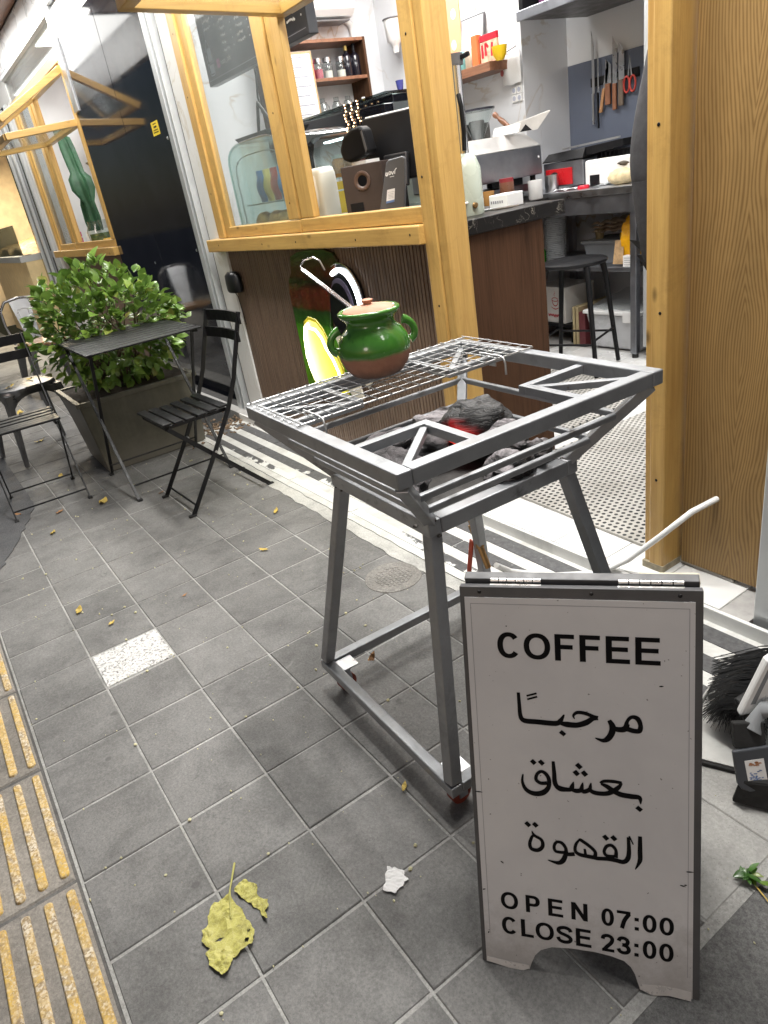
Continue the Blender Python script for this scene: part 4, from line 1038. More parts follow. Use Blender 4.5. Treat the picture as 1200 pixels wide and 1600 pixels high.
# metal stool-height cafe chairs further left
GUN = plain('gunmetal', (0.17, 0.17, 0.175), 0.32, 0.9, 0.2, 7, dirt=0.4)
def metal_chair(label, loc, rz, seatmat, back=True):
    t = thing('metal_chair', label, 'chair', (0,0,0), 'pressed metal cafe chairs')
    b = MB(); b.lathe([(0, 0.452), (0.16, 0.452), (0.176, 0.449), (0.182, 0.440), (0.182, 0.412), (0.178, 0.412), (0.176, 0.435), (0, 0.440)], (0,0,0), 32, 1.0, 0.98, fn=lambda v: Vector((max(-.172, min(.172, v.x*1.12)), max(-.17, min(.17, v.y*1.12)), v.z)))
    b.build('seat', seatmat, t, smooth=40)
    for sx in (-1, 1):
        for sy in (-1, 1):
            b = MB(); n = 8
            pts = []; wd = []
            for i in range(n+1):
                f = i/n; pts.append((sx*(0.150+0.055*f), sy*(0.150+0.055*f), 0.428*(1-f)+0.008*f)); wd.append(0.036-0.018*f)
            for i in range(n):
                p, q = pts[i], pts[i+1]; w0, w1 = wd[i], wd[i+1]
                b.hexa([Vector((q[0]-w1, q[1]-w1*0.5, q[2])), Vector((q[0]+w1, q[1]-w1*0.5, q[2])), Vector((q[0]+w1, q[1]+w1*0.5, q[2])), Vector((q[0]-w1, q[1]+w1*0.5, q[2])),
                        Vector((p[0]-w0, p[1]-w0*0.5, p[2])), Vector((p[0]+w0, p[1]-w0*0.5, p[2])), Vector((p[0]+w0, p[1]+w0*0.5, p[2])), Vector((p[0]-w0, p[1]+w0*0.5, p[2]))])
            b.build('leg', GUN, t, smooth=30)
    for a in range(4):
        # arched apron between legs
        b = MB(); n = 12
        for i in range(n):
            for_ = []
            for k in (i, i+1):
                u = -0.165+0.33*k/n; z0 = 0.425; z1 = 0.425-0.02-0.10*(abs(u)/0.165)**3
                for_.append((u, z0, z1))
            (u0, a0, b0), (u1, a1, b1) = for_
            q = [(u0, b0), (u1, b1), (u1, a1), (u0, a0)]
            ang = a*math.pi/2; c, s = math.cos(ang), math.sin(ang)
            vs = []
            for off in (0.166, 0.170):
                vs += [(uu*c-off*s, uu*s+off*c, zz) for uu, zz in q]
            b.add(vs, [(0,1,2,3), (7,6,5,4), (0,4,5,1), (3,2,6,7)])
        b.build('apron', GUN, t)
    if back:
        pts = [(-0.17, 0.15, 0.44), (-0.185, 0.19, 0.60), (-0.175, 0.215, 0.72), (-0.12, 0.225, 0.785), (0, 0.228, 0.80), (0.12, 0.225, 0.785), (0.175, 0.215, 0.72), (0.185, 0.19, 0.60), (0.17, 0.15, 0.44)]
        MB().tube(pts, 0.0115, 10).build('back_hoop', GUN, t, smooth=60)
        pn = MB().hexa([Vector((-0.055, 0.158, 0.45)), Vector((0.055, 0.158, 0.45)), Vector((0.055, 0.161, 0.45)), Vector((-0.055, 0.161, 0.45)), Vector((-0.085, 0.226, 0.792)), Vector((0.085, 0.226, 0.792)), Vector((0.085, 0.229, 0.792)), Vector((-0.085, 0.229, 0.792))]).build('back_panel', STEEL, t)
        MB().tube([(-0.035, 0.176, 0.56), (0.035, 0.176, 0.56), (0.042, 0.205, 0.71), (-0.042, 0.205, 0.71)], 0.004, 6, closed=True).build('pressed_rib', STEEL, pn)
    t.location = loc; t.rotation_euler = (0, 0, R(rz)); return t
metal_chair('low pressed steel stool with fallen leaves on its seat, behind the left bistro chair', (-2.66, 0.57, 0), 12, GUN, False)
metal_chair('steel cafe chair with tan seat and embossed back panel, far left behind the shrub', (-4.55, 1.02, 0), 98, wood('tan_seat', (0.42, 0.25, 0.12), (0.26, 0.14, 0.06), 0), True)
# ------------------------------------------------------------------ planter and shrub
def planter_mat():
    t = NT('planter_grp'); v = t.coord(rnd=False)
    n = t.ramp(t.noise(v, 6, 7, 0.7), [(0.35, (0.048, 0.045, 0.034)), (0.7, (0.080, 0.075, 0.058))])
    sz = t.n('SeparateXYZ'); tc2 = t.n('TexCoord'); t.l(tc2.outputs['Object'], sz.inputs[0])
    mud = t.ramp(t.math('ADD', sz.outputs[2], t.math('MULTIPLY', t.math('SUBTRACT', t.noise(v, 9, 8, 0.8), 0.5), 0.25)), [(0.02, 0.8), (0.16, 0.0)])
    n = t.mix(mud, n, (0.13, 0.12, 0.10)); run = t.ramp(t.noise(t.coord((16, 16, 1.2), False), 1.5, 5, 0.6), [(0.5, 0.0), (0.75, 0.5)])
    n = t.mix(run, n, (0.10, 0.095, 0.072))
    t.color(n); t.set(rough=0.42, spec=0.5); t.bump(t.noise(v, 60, 4), 0.15, 0.002); return t.m
pln = thing('planter', 'tapered dark olive plant trough holding the leafy shrub beside the slatted table', 'planter', (-2.05, 1.05, 0))
b = MB(); bt = [(-2.26, 0.760, 0), (-1.80, 0.755, 0), (-1.80, 1.335, 0), (-2.26, 1.335, 0)]; tp_ = [(-2.34, 0.715, 0.40), (-1.80, 0.715, 0.40), (-1.80, 1.365, 0.40), (-2.34, 1.365, 0.40)]
b.hexa([Vector(p) for p in bt]+[Vector(p) for p in tp_]); b.build('trough', planter_mat(), pln, bevel=0.008)
b = MB()
for x0, x1, y0, y1 in ((-2.355, -1.785, 0.70, 0.728), (-2.355, -1.785, 1.352, 1.38), (-1.8125, -1.785, 0.7285, 1.3515), (-2.355, -2.3275, 0.7285, 1.3515)): b.box(x0, x1, y0, y1, 0.388, 0.412)
b.build('rim', planter_mat(), pln, bevel=0.003)
MB().box(-2.327, -1.813, 0.7285, 1.3515, 0.401, 0.404).build('soil', plain('soil', (0.03, 0.02, 0.013), 0.95, 0, 0.4, 30, 0.6, 60), pln)
def leaf_mat(name, a, b_):
    t = NT(name); v = t.coord(); oi = t.n('ObjectInfo')
    at = t.n('Attribute'); at.attribute_name = 'tone'
    f = t.math('FRACT', t.math('ADD', oi.outputs['Random'], at.outputs['Fac']))
    c = t.ramp(f, [(0.0, a), (0.55, b_), (0.75, tuple(x*1.3 for x in b_)), (0.9, (0.24, 0.34, 0.05)), (0.97, (0.30, 0.34, 0.07)), (1.0, (0.28, 0.20, 0.06))])
    c = t.mix(0.4, c, t.ramp(t.noise(v, 40, 4), [(0.3, a), (0.7, b_)]))
    t.color(c); t.set(rough=0.32, spec=0.5, coat=0.15)
    tr = t.n('BsdfTranslucent'); t.l(c, tr.inputs[0]); ad = t.n('MixShader'); ad.inputs[0].default_value = 0.22
    t.l(t.b.outputs[0], ad.inputs[1]); t.l(tr.outputs[0], ad.inputs[2]); t.l(ad.outputs[0], t.out.inputs[0]); return t.m
LEAF = leaf_mat('shrub_leaf', (0.062, 0.135, 0.024), (0.19, 0.31, 0.06))
def leaf_mesh(l, w, fold, curl, name, mat):
    b = MB(); n = 6
    prof = [0.06, 0.60, 0.94, 1.0, 0.84, 0.48, 0.0]
    vs = []
    for i in range(n+1):
        f = i/n; z = -curl*l*f*f
        for s in (-1, 0, 1): vs.append((s*w/2*prof[i], l*f, z+fold*abs(s)*w*prof[i]))
    fs = []
    for i in range(n):
        for s in (0, 1): fs.append((i*3+s, i*3+s+1, i*3+s+4, i*3+s+3))
    b.add(vs, fs); return b, b.mesh(name, mat, smooth=60)
shrub = thing('shrub', 'bushy green shrub with glossy oval leaves growing in the trough', 'shrub', (-2.06, 1.05, 0.40))
random.seed(21)
ctr = Vector((-2.02, 1.04, 0.725)); RAD = Vector((0.29, 0.40, 0.305))
def shell(d):
    k = 1+0.30*noise.noise(d*1.9+Vector((3, 1, 7)))+0.16*noise.noise(d*4.6)
    return Vector((d.x*RAD.x*k, d.y*RAD.y*k, d.z*RAD.z*k*(1.0 if d.z > 0 else 1.05)))
camp = Vector((2.175, 0.124, 1.243))
protos = [leaf_mesh(0.060, 0.042, 0.14, 0.25, 'leaf', LEAF), leaf_mesh(0.048, 0.036, 0.10, 0.15, 'leaf', LEAF), leaf_mesh(0.068, 0.044, 0.18, 0.36, 'leaf', LEAF)]
def leaf_frame(pos, d):
    out = (d+Vector((0, 0, 0.35))+Vector((random.uniform(-.7, .7), random.uniform(-.7, .7), random.uniform(-.5, .6)))).normalized()
    nrm = (Vector((0, 0, 1))*0.9+d*0.7+Vector((random.uniform(-.6, .6), random.uniform(-.6, .6), random.uniform(-.2, .5)))).normalized()
    x = out.cross(nrm).normalized(); z = x.cross(out).normalized()
    m_ = Matrix((x, out, z)).transposed().to_4x4(); m_.translation = pos
    return m_
cand = []
for _ in range(1350):
    d = Vector((random.gauss(0, 1), random.gauss(0, 1), random.gauss(0, 1))).normalized()
    rr = random.uniform(0.72, 1.08) if random.random() < 0.8 else random.uniform(0.4, 0.75)
    p = ctr+shell(d)*rr
    if p.z < 0.34: continue
    if p.z < 0.43 and -2.33 < p.x < -1.81 and 0.73 < p.y < 1.35: continue
    cand.append((p, d, rr))
# whorls: several leaves at each twig tip
tips = [c for c in cand if c[2] > 0.86 and c[1].dot((camp-c[0]).normalized()) > 0.05]
random.shuffle(tips)
frames = []
for p, d, rr in tips[:85]:
    for q in range(random.choice((3, 4, 5))):
        frames.append(leaf_frame(p+Vector((random.gauss(0, .012), random.gauss(0, .012), random.gauss(0, .01))), d))
vis = frames[:300]
for m_ in vis:
    o = bpy.data.objects.new('leaf', random.choice(protos)[1]); COL.objects.link(o); o.parent = shrub
    s_ = random.uniform(0.55, 1.2)
    m2 = m_.copy(); m2.translation = m_.translation-shrub.location
    o.matrix_local = m2 @ Matrix.Scale(s_, 4)
mb = MB(); tones = []
for m_ in frames[300:]+[leaf_frame(p, d) for p, d, rr in cand]:
    pb = random.choice(protos)[0]; s_ = random.uniform(0.7, 1.2); tn = random.random()
    mb.add([m_ @ (Vector(v)*s_) for v in pb.v], pb.f); tones += [tn]*len(pb.v)
# no vertex merging here so that the tone list stays aligned
me = bpy.data.meshes.new('foliage'); me.from_pydata([tuple(Vector(v)-shrub.location) for v in mb.v], [], mb.f)
at_ = me.attributes.new('tone', 'FLOAT', 'POINT'); at_.data.foreach_set('value', tones)
me.materials.append(LEAF); me.shade_smooth()
fo = bpy.data.objects.new('foliage', me); COL.objects.link(fo); fo.parent = shrub; stuff(fo)
TWIG = plain('twig_bark', (0.10, 0.075, 0.045), 0.8, 0, 0.3, 30)
for k in range(26):
    d = Vector((random.gauss(0, 1), random.gauss(0, 1), abs(random.gauss(0, 1))+0.2)).normalized()
    a = Vector((-2.06+random.uniform(-.15, .15), 1.04+random.uniform(-.18, .18), 0.40)); e = ctr+shell(d)*0.92
    mid = (a+e)/2+Vector((random.uniform(-.05, .05), random.uniform(-.05, .05), 0.04))
    MB().tube([a, mid, e], [0.0065, 0.0045, 0.002], 6).build('branch', TWIG, shrub, smooth=60)

# ------------------------------------------------------------------ illuminated neon sign and wall lamp
ns = thing('neon_sign', 'lit cut-out neon sign with a yellow crescent and white arc on the fluted wall', 'sign', (-0.80, 1.715, 0.36))
def can_print():
    t = NT('printed_can'); tc = t.n('TexCoord'); sp = t.n('SeparateXYZ'); t.l(tc.outputs['Object'], sp.inputs[0]); v = t.coord(rnd=False)
    z = t.math('ADD', sp.outputs[2], t.math('MULTIPLY', t.math('SUBTRACT', t.noise(v, 9, 5, .6), 0.5), 0.05))
    c = t.ramp(z, [(0.0, (0.10, 0.26, 0.01)), (0.28, (0.05, 0.20, 0.01)), (0.31, (0.02, 0.08, 0.01)), (0.37, (0.012, 0.03, 0.008)), (0.375, (0.06, 0.012, 0.006)), (0.46, (0.10, 0.016, 0.010)), (0.50, (0.012, 0.006, 0.005)), (0.535, (0.08, 0.014, 0.008)), (0.58, (0.05, 0.02, 0.008)), (0.62, (0.015, 0.025, 0.006))])  # lower green kept brighter: neon glow put into the print colour
    st_ = t.ramp(t.noise(t.coord((30, 1, 1.5), False), 1.0, 4), [(0.35, 0.6), (0.65, 1.2)])
    t.color(t.mix(1.0, c, st_, 'MULTIPLY')); t.set(rough=0.22, coat=0.3); return t.m
OX, OY = 0.0, 1.722
P_ = lambda pts: pts
col = [(-1.055, 0.30), (-0.66, 0.30), (-0.66, 0.56), (-0.715, 0.66), (-0.665, 0.80), (-0.625, 0.86), (-0.555, 0.955), (-0.585, 0.985), (-0.66, 1.000), (-0.80, 1.000), (-0.90, 0.992), (-0.98, 0.972), (-1.00, 0.90), (-1.045, 0.86), (-1.060, 0.80), (-1.058, 0.66)]
MB().prism(col, (0, 1.728, 0), (1,0,0), (0,0,1), 0.016).build('printed_board', can_print(), ns, bevel=0.002)
ell = lambda cx, cz, rx, rz, n=36, a0=0, a1=2*math.pi: [(cx+rx*math.cos(a0+(a1-a0)*k/n), cz+rz*math.sin(a0+(a1-a0)*k/n)) for k in range(n+(0 if a1-a0 > 6.28 else 1))]
disc = MB().prism(ell(-0.545, 0.765, 0.155, 0.175), (0, 1.727, 0), (1,0,0), (0,0,1), 0.012).build('black_disc', plain('black_acrylic', (0.008, 0.008, 0.010), 0.15, 0, 0.1, 5), ns, bevel=0.002)
MB().prism(ell(-0.575, 0.745, 0.10, 0.135), (0, 1.7148, 0), (1,0,0), (0,0,1), 0.002).build('disc_inset', plain('violet_grey', (0.10, 0.085, 0.13), 0.3, 0, 0.1, 6), disc)
MB().prism(ell(-0.585, 0.735, 0.090, 0.125), (0, 1.7125, 0), (1,0,0), (0,0,1), 0.002).build('disc_inset', MATS['black_acrylic'], disc)
arc = [(-0.545+0.128*math.cos(a), 1.708, 0.765+0.150*math.sin(a)) for a in [R(118-k*9) for k in range(22)]]
MB().tube(arc, 0.0095, 8).build('white_neon_tube', emit('neon_white', (0.92, 0.96, 1.0), 12.0), ns, smooth=60)
arc = [(-0.545+0.156*math.cos(a), 1.711, 0.765+0.178*math.sin(a)) for a in [R(112-k*9) for k in range(22)]]
MB().tube(arc, 0.0035, 6).build('chrome_edge', MATS['polished_steel'], ns, smooth=60)
moon = ell(-0.930, 0.470, 0.190, 0.205, 30, R(70), R(290)); inner = ell(-0.86, 0.465, 0.115, 0.150, 22, R(286), R(74))
def neon_fill():
    t = NT('neon_yellow'); tc = t.n('TexCoord'); sp = t.n('SeparateXYZ'); t.l(tc.outputs['Object'], sp.inputs[0]); v = t.coord(rnd=False)
    f = t.math('ADD', sp.outputs[0], t.math('MULTIPLY', t.math('SUBTRACT', t.noise(v, 14, 4), 0.5), 0.05))
    f = t.math('ADD', f, t.math('MULTIPLY', sp.outputs[2], 0.25))
    col = t.ramp(t.math('ADD', t.math('MULTIPLY', f, 2.2), 0.5), [(0.15, (1.0, 0.98, 0.45)), (0.45, (0.95, 0.88, 0.12)), (0.85, (0.62, 0.56, 0.02))])
    t.color((0.06, 0.06, 0.03)); t.l(col, t.b.inputs['Emission Color'])
    t.l(t.math('MULTIPLY', t.ramp(t.math('ADD', t.math('MULTIPLY', f, 2.2), 0.5), [(0.15, 1.0), (0.9, 0.30)]), 3.2), t.b.inputs['Emission Strength']); return t.m
moon = [(-0.975, 0.600), (-0.955, 0.655), (-0.905, 0.680), (-0.840, 0.672), (-0.790, 0.635), (-0.760, 0.585), (-0.745, 0.560), (-0.700, 0.520), (-0.672, 0.470), (-0.668, 0.420), (-0.668, 0.352), (-0.70, 0.330), (-0.90, 0.33), (-0.965, 0.38), (-0.995, 0.45), (-0.995, 0.53)]
MB().prism([(x+(x+0.85)*0.09, z+(z-0.49)*0.09) for x, z in moon], (0, 1.7125, 0), (1,0,0), (0,0,1), 0.004).build('crescent_border', plain('yellow_acrylic', (0.60, 0.50, 0.05), 0.25, 0, 0.05), ns, bevel=0.002)
MB().prism(moon, (0, 1.711, 0), (1,0,0), (0,0,1), 0.008).build('yellow_crescent', neon_fill(), ns, bevel=0.002)
mt_ = [(x, 1.703, z) for x, z in [(-0.968, 0.60), (-0.945, 0.650), (-0.905, 0.668), (-0.845, 0.660), (-0.795, 0.622), (-0.765, 0.575), (-0.705, 0.510), (-0.680, 0.440)]]
MB().tube([(x, 1.704, z) for x, z in [(-0.955, 0.42), (-0.978, 0.50), (-0.966, 0.590), (-0.940, 0.645), (-0.905, 0.662)]], 0.011, 8).build('yellow_neon_tube', emit('neon_yellow_core', (1.0, 0.95, 0.5), 14.0), ns, smooth=60)
CRM = plain('cream_acrylic', (0.62, 0.58, 0.48), 0.3, 0, 0.05, 5)
MB().tube([(x, 1.702, z) for x, z in [(-0.905, 0.645), (-0.845, 0.640), (-0.80, 0.605), (-0.775, 0.560), (-0.725, 0.505), (-0.695, 0.45), (-0.69, 0.37)]], 0.006, 8).build('yellow_neon_tube', MATS['neon_yellow_core'], ns, smooth=60)
for pts_ in ([(-0.735, 0.605), (-0.690, 0.635), (-0.60, 0.62), (-0.555, 0.575), (-0.56, 0.52), (-0.62, 0.505), (-0.69, 0.545)], [(-0.60, 0.66), (-0.555, 0.70), (-0.51, 0.64), (-0.55, 0.61)], [(-0.655, 0.36), (-0.60, 0.44), (-0.545, 0.40), (-0.53, 0.34), (-0.60, 0.32)], [(-0.53, 0.48), (-0.48, 0.50), (-0.43, 0.44), (-0.47, 0.40), (-0.52, 0.43)]):
    MB().prism(pts_, (0, 1.724, 0), (1,0,0), (0,0,1), 0.010).build('cream_cutout', CRM, ns, bevel=0.002)
wl_ = thing('wall_lamp', 'small round black speaker fixed high on the fluted wall near the pillar', 'speaker', (-1.70, 1.72, 0.84))
b = MB(); b.lathe([(0, -0.050), (0.066, -0.050), (0.078, -0.040), (0.080, 0.0), (0.074, 0.040), (0.05, 0.058), (0, 0.060)], (-1.70, 1.700, 0.84), 28, 1.0, 0.45); b.build('housing', BLACKP, wl_, smooth=50)
MB().bar((-1.70, 1.69, 0.84), (-1.70, 1.735, 0.84), 0.03, 0.03).build('bracket', BLACKM, wl_)
MB().tube([(-1.715, 1.70, 0.79), (-1.720, 1.715, 0.76), (-1.728, 1.728, 0.60)], 0.0025, 6).build('cable', BLACKP, wl_)
# ------------------------------------------------------------------ litter
def dry_leaf(outline, label, name, cat, mat, loc, holes=0, lift=0.012, group=None, stem=None, sc=1.0):
    """a crumpled flat leaf or scrap grown from its outline"""
    big = len(outline) > 10
    n0 = len(outline); P0 = [Vector((x, y, 0)) for x, y in outline]
    if big:   # roughen the rim
        Q0 = []
        for i in range(n0):
            p, q = P0[i], P0[(i+1) % n0]; d = (q-p); nn = Vector((-d.y, d.x, 0))
            Q0 += [p, p+d*0.34+nn*random.uniform(-.12, .12), p+d*0.68+nn*random.uniform(-.12, .12)]
        P0 = Q0
    bm = bmesh.new(); f = bm.faces.new([bm.verts.new(p) for p in P0])
    bmesh.ops.triangulate(bm, faces=[f])
    for _ in range(3 if big else 2): bmesh.ops.subdivide_edges(bm, edges=bm.edges[:], cuts=1, use_grid_fill=True)
    if holes:
        kill = [f for f in bm.faces if any((f.calc_center_median()-Vector(c)).length < r_ for c, r_ in (((0.004, -0.018, 0), 0.0045), ((0.009, -0.016, 0), 0.004), ((0.046, 0.024, 0), 0.0045), ((0.030, 0.034, 0), 0.003)))]
        bmesh.ops.delete(bm, geom=kill, context='FACES')
    mean = sum((v.co for v in bm.verts), Vector())/len(bm.verts)
    size = max((v.co-mean).length for v in bm.verts)
    fr = 2.4/size
    for v in bm.verts:
        x, y = v.co.x, v.co.y; e = (v.co-mean).length/size
        z = lift*(0.55*noise.noise(Vector((x*fr, y*fr, loc[0]*9)))+0.35*noise.noise(Vector((x*fr*2.6, y*fr*2.6, 4)))+0.15*noise.noise(Vector((x*fr*7, y*fr*7, 8)))+0.55*e*e)
        if stem and len(stem) == 3:
            a, b = Vector(stem[1][:2]), Vector((0.065, -0.035)); ab = b-a; t_ = max(0, min(1, (Vector((x, y))-a).dot(ab)/ab.dot(ab)))
            dd = (Vector((x, y))-a-ab*t_).length; z += 0.004*math.exp(-(dd/0.004)**2)
            side = abs((t_*14+dd*150) % 2-1); z += 0.0014*side
        v.co.z = max(0.0012, 0.003+z)
    bmesh.ops.recalc_face_normals(bm, faces=bm.faces)
    me = bpy.data.meshes.new(name); bm.to_mesh(me); bm.free(); me.materials.append(mat)
    me.shade_smooth(); me.set_sharp_from_angle(angle=R(35))
    o = bpy.data.objects.new(name, me); COL.objects.link(o); o.location = loc
    if stem:
        st_ = MB().tube(stem, [0.0024, 0.0018, 0.0014][:len(stem)] if len(stem) == 3 else 0.0016, 6)
        s2 = bpy.data.objects.new('stem', st_.mesh('stem', plain('leaf_stem', (0.42, 0.40, 0.13), 0.6), smooth=60)); COL.objects.link(s2); s2.parent = o
    if label: tag(o, label, cat, group)
    return o
def dryleaf_mat():
    t = NT('dry_leaf'); v = t.coord()
    n = t.noise(v, 30, 6, 0.7)
    c = t.ramp(n, [(0.28, (0.16, 0.14, 0.03)), (0.5, (0.40, 0.37, 0.09)), (0.75, (0.50, 0.46, 0.16))])
    vo = t.n('TexVoronoi'); vo.feature = 'DISTANCE_TO_EDGE'; t.l(v, vo.inputs['Vector']); vo.inputs['Scale'].default_value = 70
    c = t.mix(t.math('MULTIPLY', t.ramp(vo.outputs[0], [(0.0, 1.0), (0.06, 0.0)]), 0.3), c, (0.55, 0.52, 0.25))
    br = t.ramp(t.noise(v, 22, 7, 0.75, 0.5), [(0.56, 0.0), (0.70, 0.75)]); c = t.mix(br, c, (0.12, 0.085, 0.02))
    t.color(c); t.set(rough=0.65); t.bump(t.noise(v, 120, 5, 0.7), 0.6, 0.003); return t.m
DRY = dryleaf_mat()
# big torn leaf: outline in metres on the ground, x to the right along the kerb line, y towards the shop
BIG = [(1.1197, 0.2412), (1.1172, 0.2201), (1.1164, 0.2011), (1.1287, 0.1904), (1.1491, 0.1794), (1.1542, 0.1648), (1.1729, 0.1566), (1.1961, 0.1644), (1.2014, 0.1532), (1.2249, 0.1506), (1.243, 0.1566), (1.2414, 0.1653), (1.2575, 0.1617), (1.263, 0.1682), (1.2528, 0.1837), (1.2406, 0.1912), (1.2449, 0.1994), (1.241, 0.214), (1.2453, 0.2305), (1.2317, 0.242), (1.2065, 0.2462), (1.1864, 0.2434), (1.1556, 0.2427), (1.1366, 0.2388)]
cxy = (1.185, 0.202)
dry_leaf([(x-cxy[0], y-cxy[1]) for x, y in BIG], 'large torn yellow green dry leaf lying on the paving', 'dry_leaf', 'leaf', DRY, (*cxy, 0.001), 1, 0.012, None, [(-0.1193, 0.0728, 0.014), (-0.0683, 0.0395, 0.012), (-0.0128, 0.018, 0.013)])
FRG = [(1.1197, 0.2486), (1.1104, 0.2602), (1.1096, 0.2783), (1.1231, 0.2823), (1.1372, 0.2909), (1.1555, 0.2823), (1.1721, 0.2868), (1.182, 0.2946), (1.1971, 0.2871), (1.199, 0.2788), (1.2203, 0.2758), (1.2102, 0.271), (1.1821, 0.2697), (1.1589, 0.2608), (1.1406, 0.2543)]
dry_leaf([(x-1.15, y-0.272) for x, y in FRG], 'smaller torn piece of the yellow green leaf beside the large one', 'dry_leaf', 'leaf', DRY, (1.15, 0.272, 0.002), 0, 0.010)
pap = [(-0.0366, 0.003), (-0.0251, 0.0145), (-0.0053, 0.0241), (0.001, 0.0179), (0.0153, 0.0195), (0.0127, 0.0093), (0.0198, 0.0029), (0.0168, -0.0019), (0.0189, -0.0089), (0.0217, -0.0191), (0.0096, -0.0266), (0.0002, -0.0324), (-0.0178, -0.0145)]
dry_leaf(pap, 'small torn scrap of white paper on the paving', 'paper_scrap', 'paper', PAPER, (1.3173, 0.5125, 0.002), 0, 0.005)
def small_leaf(x, y, l, rz, label, mat, grp='small fallen leaves', z=0.002):
    out = [(0, -l), (l*0.28, -l*0.55), (l*0.40, 0.0), (l*0.25, l*0.6), (0, l*1.05), (-l*0.28, l*0.55), (-l*0.36, -0.05*l), (-l*0.22, -l*0.6)]
    o = dry_leaf(out, label, 'dry_leaf', 'leaf', mat, (x, y, z), 0, l*0.35, grp); o.rotation_euler = (random.uniform(-.15, .15), random.uniform(-.2, .2), rz); return o
YEL = plain('yellow_dry_leaf', (0.50, 0.36, 0.08), 0.6, 0, 0.3, 40, 0.4, 90)
BRN = plain('brown_dry_leaf', (0.30, 0.15, 0.06), 0.7, 0, 0.35, 40, 0.4, 90)
small_leaf(-1.38, 0.61, 0.055, 1.15, 'long yellow fallen leaf on the paving near the bistro table foot', YEL)
small_leaf(-1.21, 0.86, 0.022, 0.4, 'small orange brown fallen leaf between the table foot and the chair foot', BRN)
small_leaf(0.692, 0.872, 0.024, 0.2, 'curled brown leaf on the paving inside the grill stand base', BRN).rotation_euler = (0.9, 0.3, 0.4)
small_leaf(-0.49, 1.15, 0.028, 0.9, 'pale yellow fallen leaf near the painted threshold', YEL)
small_leaf(-0.20, 0.95, 0.022, 2.2, 'thin curled yellow leaf on the paving near the threshold', YEL)
small_leaf(-1.45, 0.41, 0.030, 0.6, 'orange fallen leaf at the edge of the asphalt patch', BRN)
small_leaf(-1.62, 0.24, 0.026, 2.0, 'brown fallen leaf under the foot of the left bistro chair', BRN)
small_leaf(-1.20, 0.33, 0.030, 1.2, 'yellow brown fallen leaf on the rim of the asphalt patch', YEL)
small_leaf(-2.03, 0.53, 0.035, 1.3, 'dull tan fallen leaf under the left bistro chair', YEL)
small_leaf(-2.97, 0.58, 0.040, 0.3, 'tan fallen leaf on the ground by the steel stool', YEL)
small_leaf(-0.34, 0.26, 0.030, 1.25, 'thin twisted olive leaf on the paving beyond the white tile', YEL)
small_leaf(-0.15, 0.33, 0.018, 0.7, 'tiny curled yellow leaf just above the white tile', YEL)
small_leaf(-0.12, 0.59, 0.012, 0.2, 'tiny pinkish leaf scrap on the paving right of the white tile', BRN)
small_leaf(1.140, 0.662, 0.016, 0.8, 'crushed tan leaf scrap in a joint beside the grill stand wheel', YEL)
small_leaf(-2.60, 0.50, 0.040, 0.5, 'pale dry leaf lying on the steel stool seat', YEL, z=0.456)
small_leaf(-2.70, 0.63, 0.040, 1.9, 'tan dry leaf at the back of the steel stool seat', YEL, z=0.456)
small_leaf(-1.84, 0.44, 0.045, 1.5, 'tan leaf lying on the left bistro chair seat', YEL, z=0.442)
# grit and crumbs scattered over the paving
random.seed(5); b = MB()
for k in range(520):
    x = random.uniform(-2.2, 2.2); y = random.uniform(0.0, 1.28)
    if random.random() < 0.45: x = round(x/TX)*TX+random.gauss(0, .01)
    r_ = random.choice((0.0012, 0.0018, 0.0025, 0.004)) if random.random() < 0.9 else 0.006
    b.blob((x, y, r_*0.4), r_, r_*random.uniform(.5, 1), r_*0.5, 0.3, 2, k, 5, 3)
gp_ = b.build('crumbs', plain('leaf_crumbs', (0.45, 0.42, 0.26), 0.8, 0, 0.4, 8)); stuff(gp_); gp_['label'] = 'pale grit and leaf crumbs scattered over the paving'
random.seed(15); b = MB()
for k in range(170):
    b.blob((-1.95+random.gauss(0.02, .09), 1.52+random.gauss(0.02, .10), 0.012), random.uniform(.006, .02), random.uniform(.004, .012), 0.005, 0.4, 2, k, 6, 4)
lt = b.build('leaf_litter', plain('litter_brown', (0.15, 0.10, 0.06), 0.8, 0, 0.6, 20)); stuff(lt); lt['label'] = 'brown leaf litter drifted against the pillar foot by the chair'
# ------------------------------------------------------------------ gas pipe, hose, broom, dustpan, weeds
pp = MB().tube([(1.176, 1.782, 0.303), (1.150, 1.700, 0.285), (1.085, 1.650, 0.205), (0.985, 1.640, 0.095), (0.900, 1.610, 0.028), (0.78, 1.50, 0.022), (0.77, 1.36, 0.10), (0.80, 1.28, 0.17)], 0.0085, 10).build('gas_hose', WHITEP, None, (1.0, 1.65, 0.05), smooth=60)
tag(pp, 'white plastic gas hose running from the oak grain board down to the grill', 'hose')
gv = thing('gas_valve', 'brass gas valve with red handle hanging under the grill', 'valve', (0.78, 1.22, 0.25))
BRASS = plain('old_brass', (0.32, 0.20, 0.09), 0.4, 0.9, 0.3, 30)
V0 = Vector((0.735, 1.25, 0.325)); V1 = Vector((0.80, 1.25, 0.175))
MB().tube([(0.90, 1.10, 0.60), (0.80, 1.20, 0.45), V0], 0.004, 8).build('supply_tube', plain('copper_tube', (0.40, 0.30, 0.2), 0.35, 0.8), gv, smooth=60)
MB().tube([V0, V0+(V1-V0)*0.15, V0+(V1-V0)*0.16, V0+(V1-V0)*0.4, V0+(V1-V0)*0.41, V0+(V1-V0)*0.6, V0+(V1-V0)*0.61, V1], [0.007, 0.007, 0.012, 0.012, 0.009, 0.013, 0.010, 0.009], 10).build('valve_body', BRASS, gv, smooth=30)
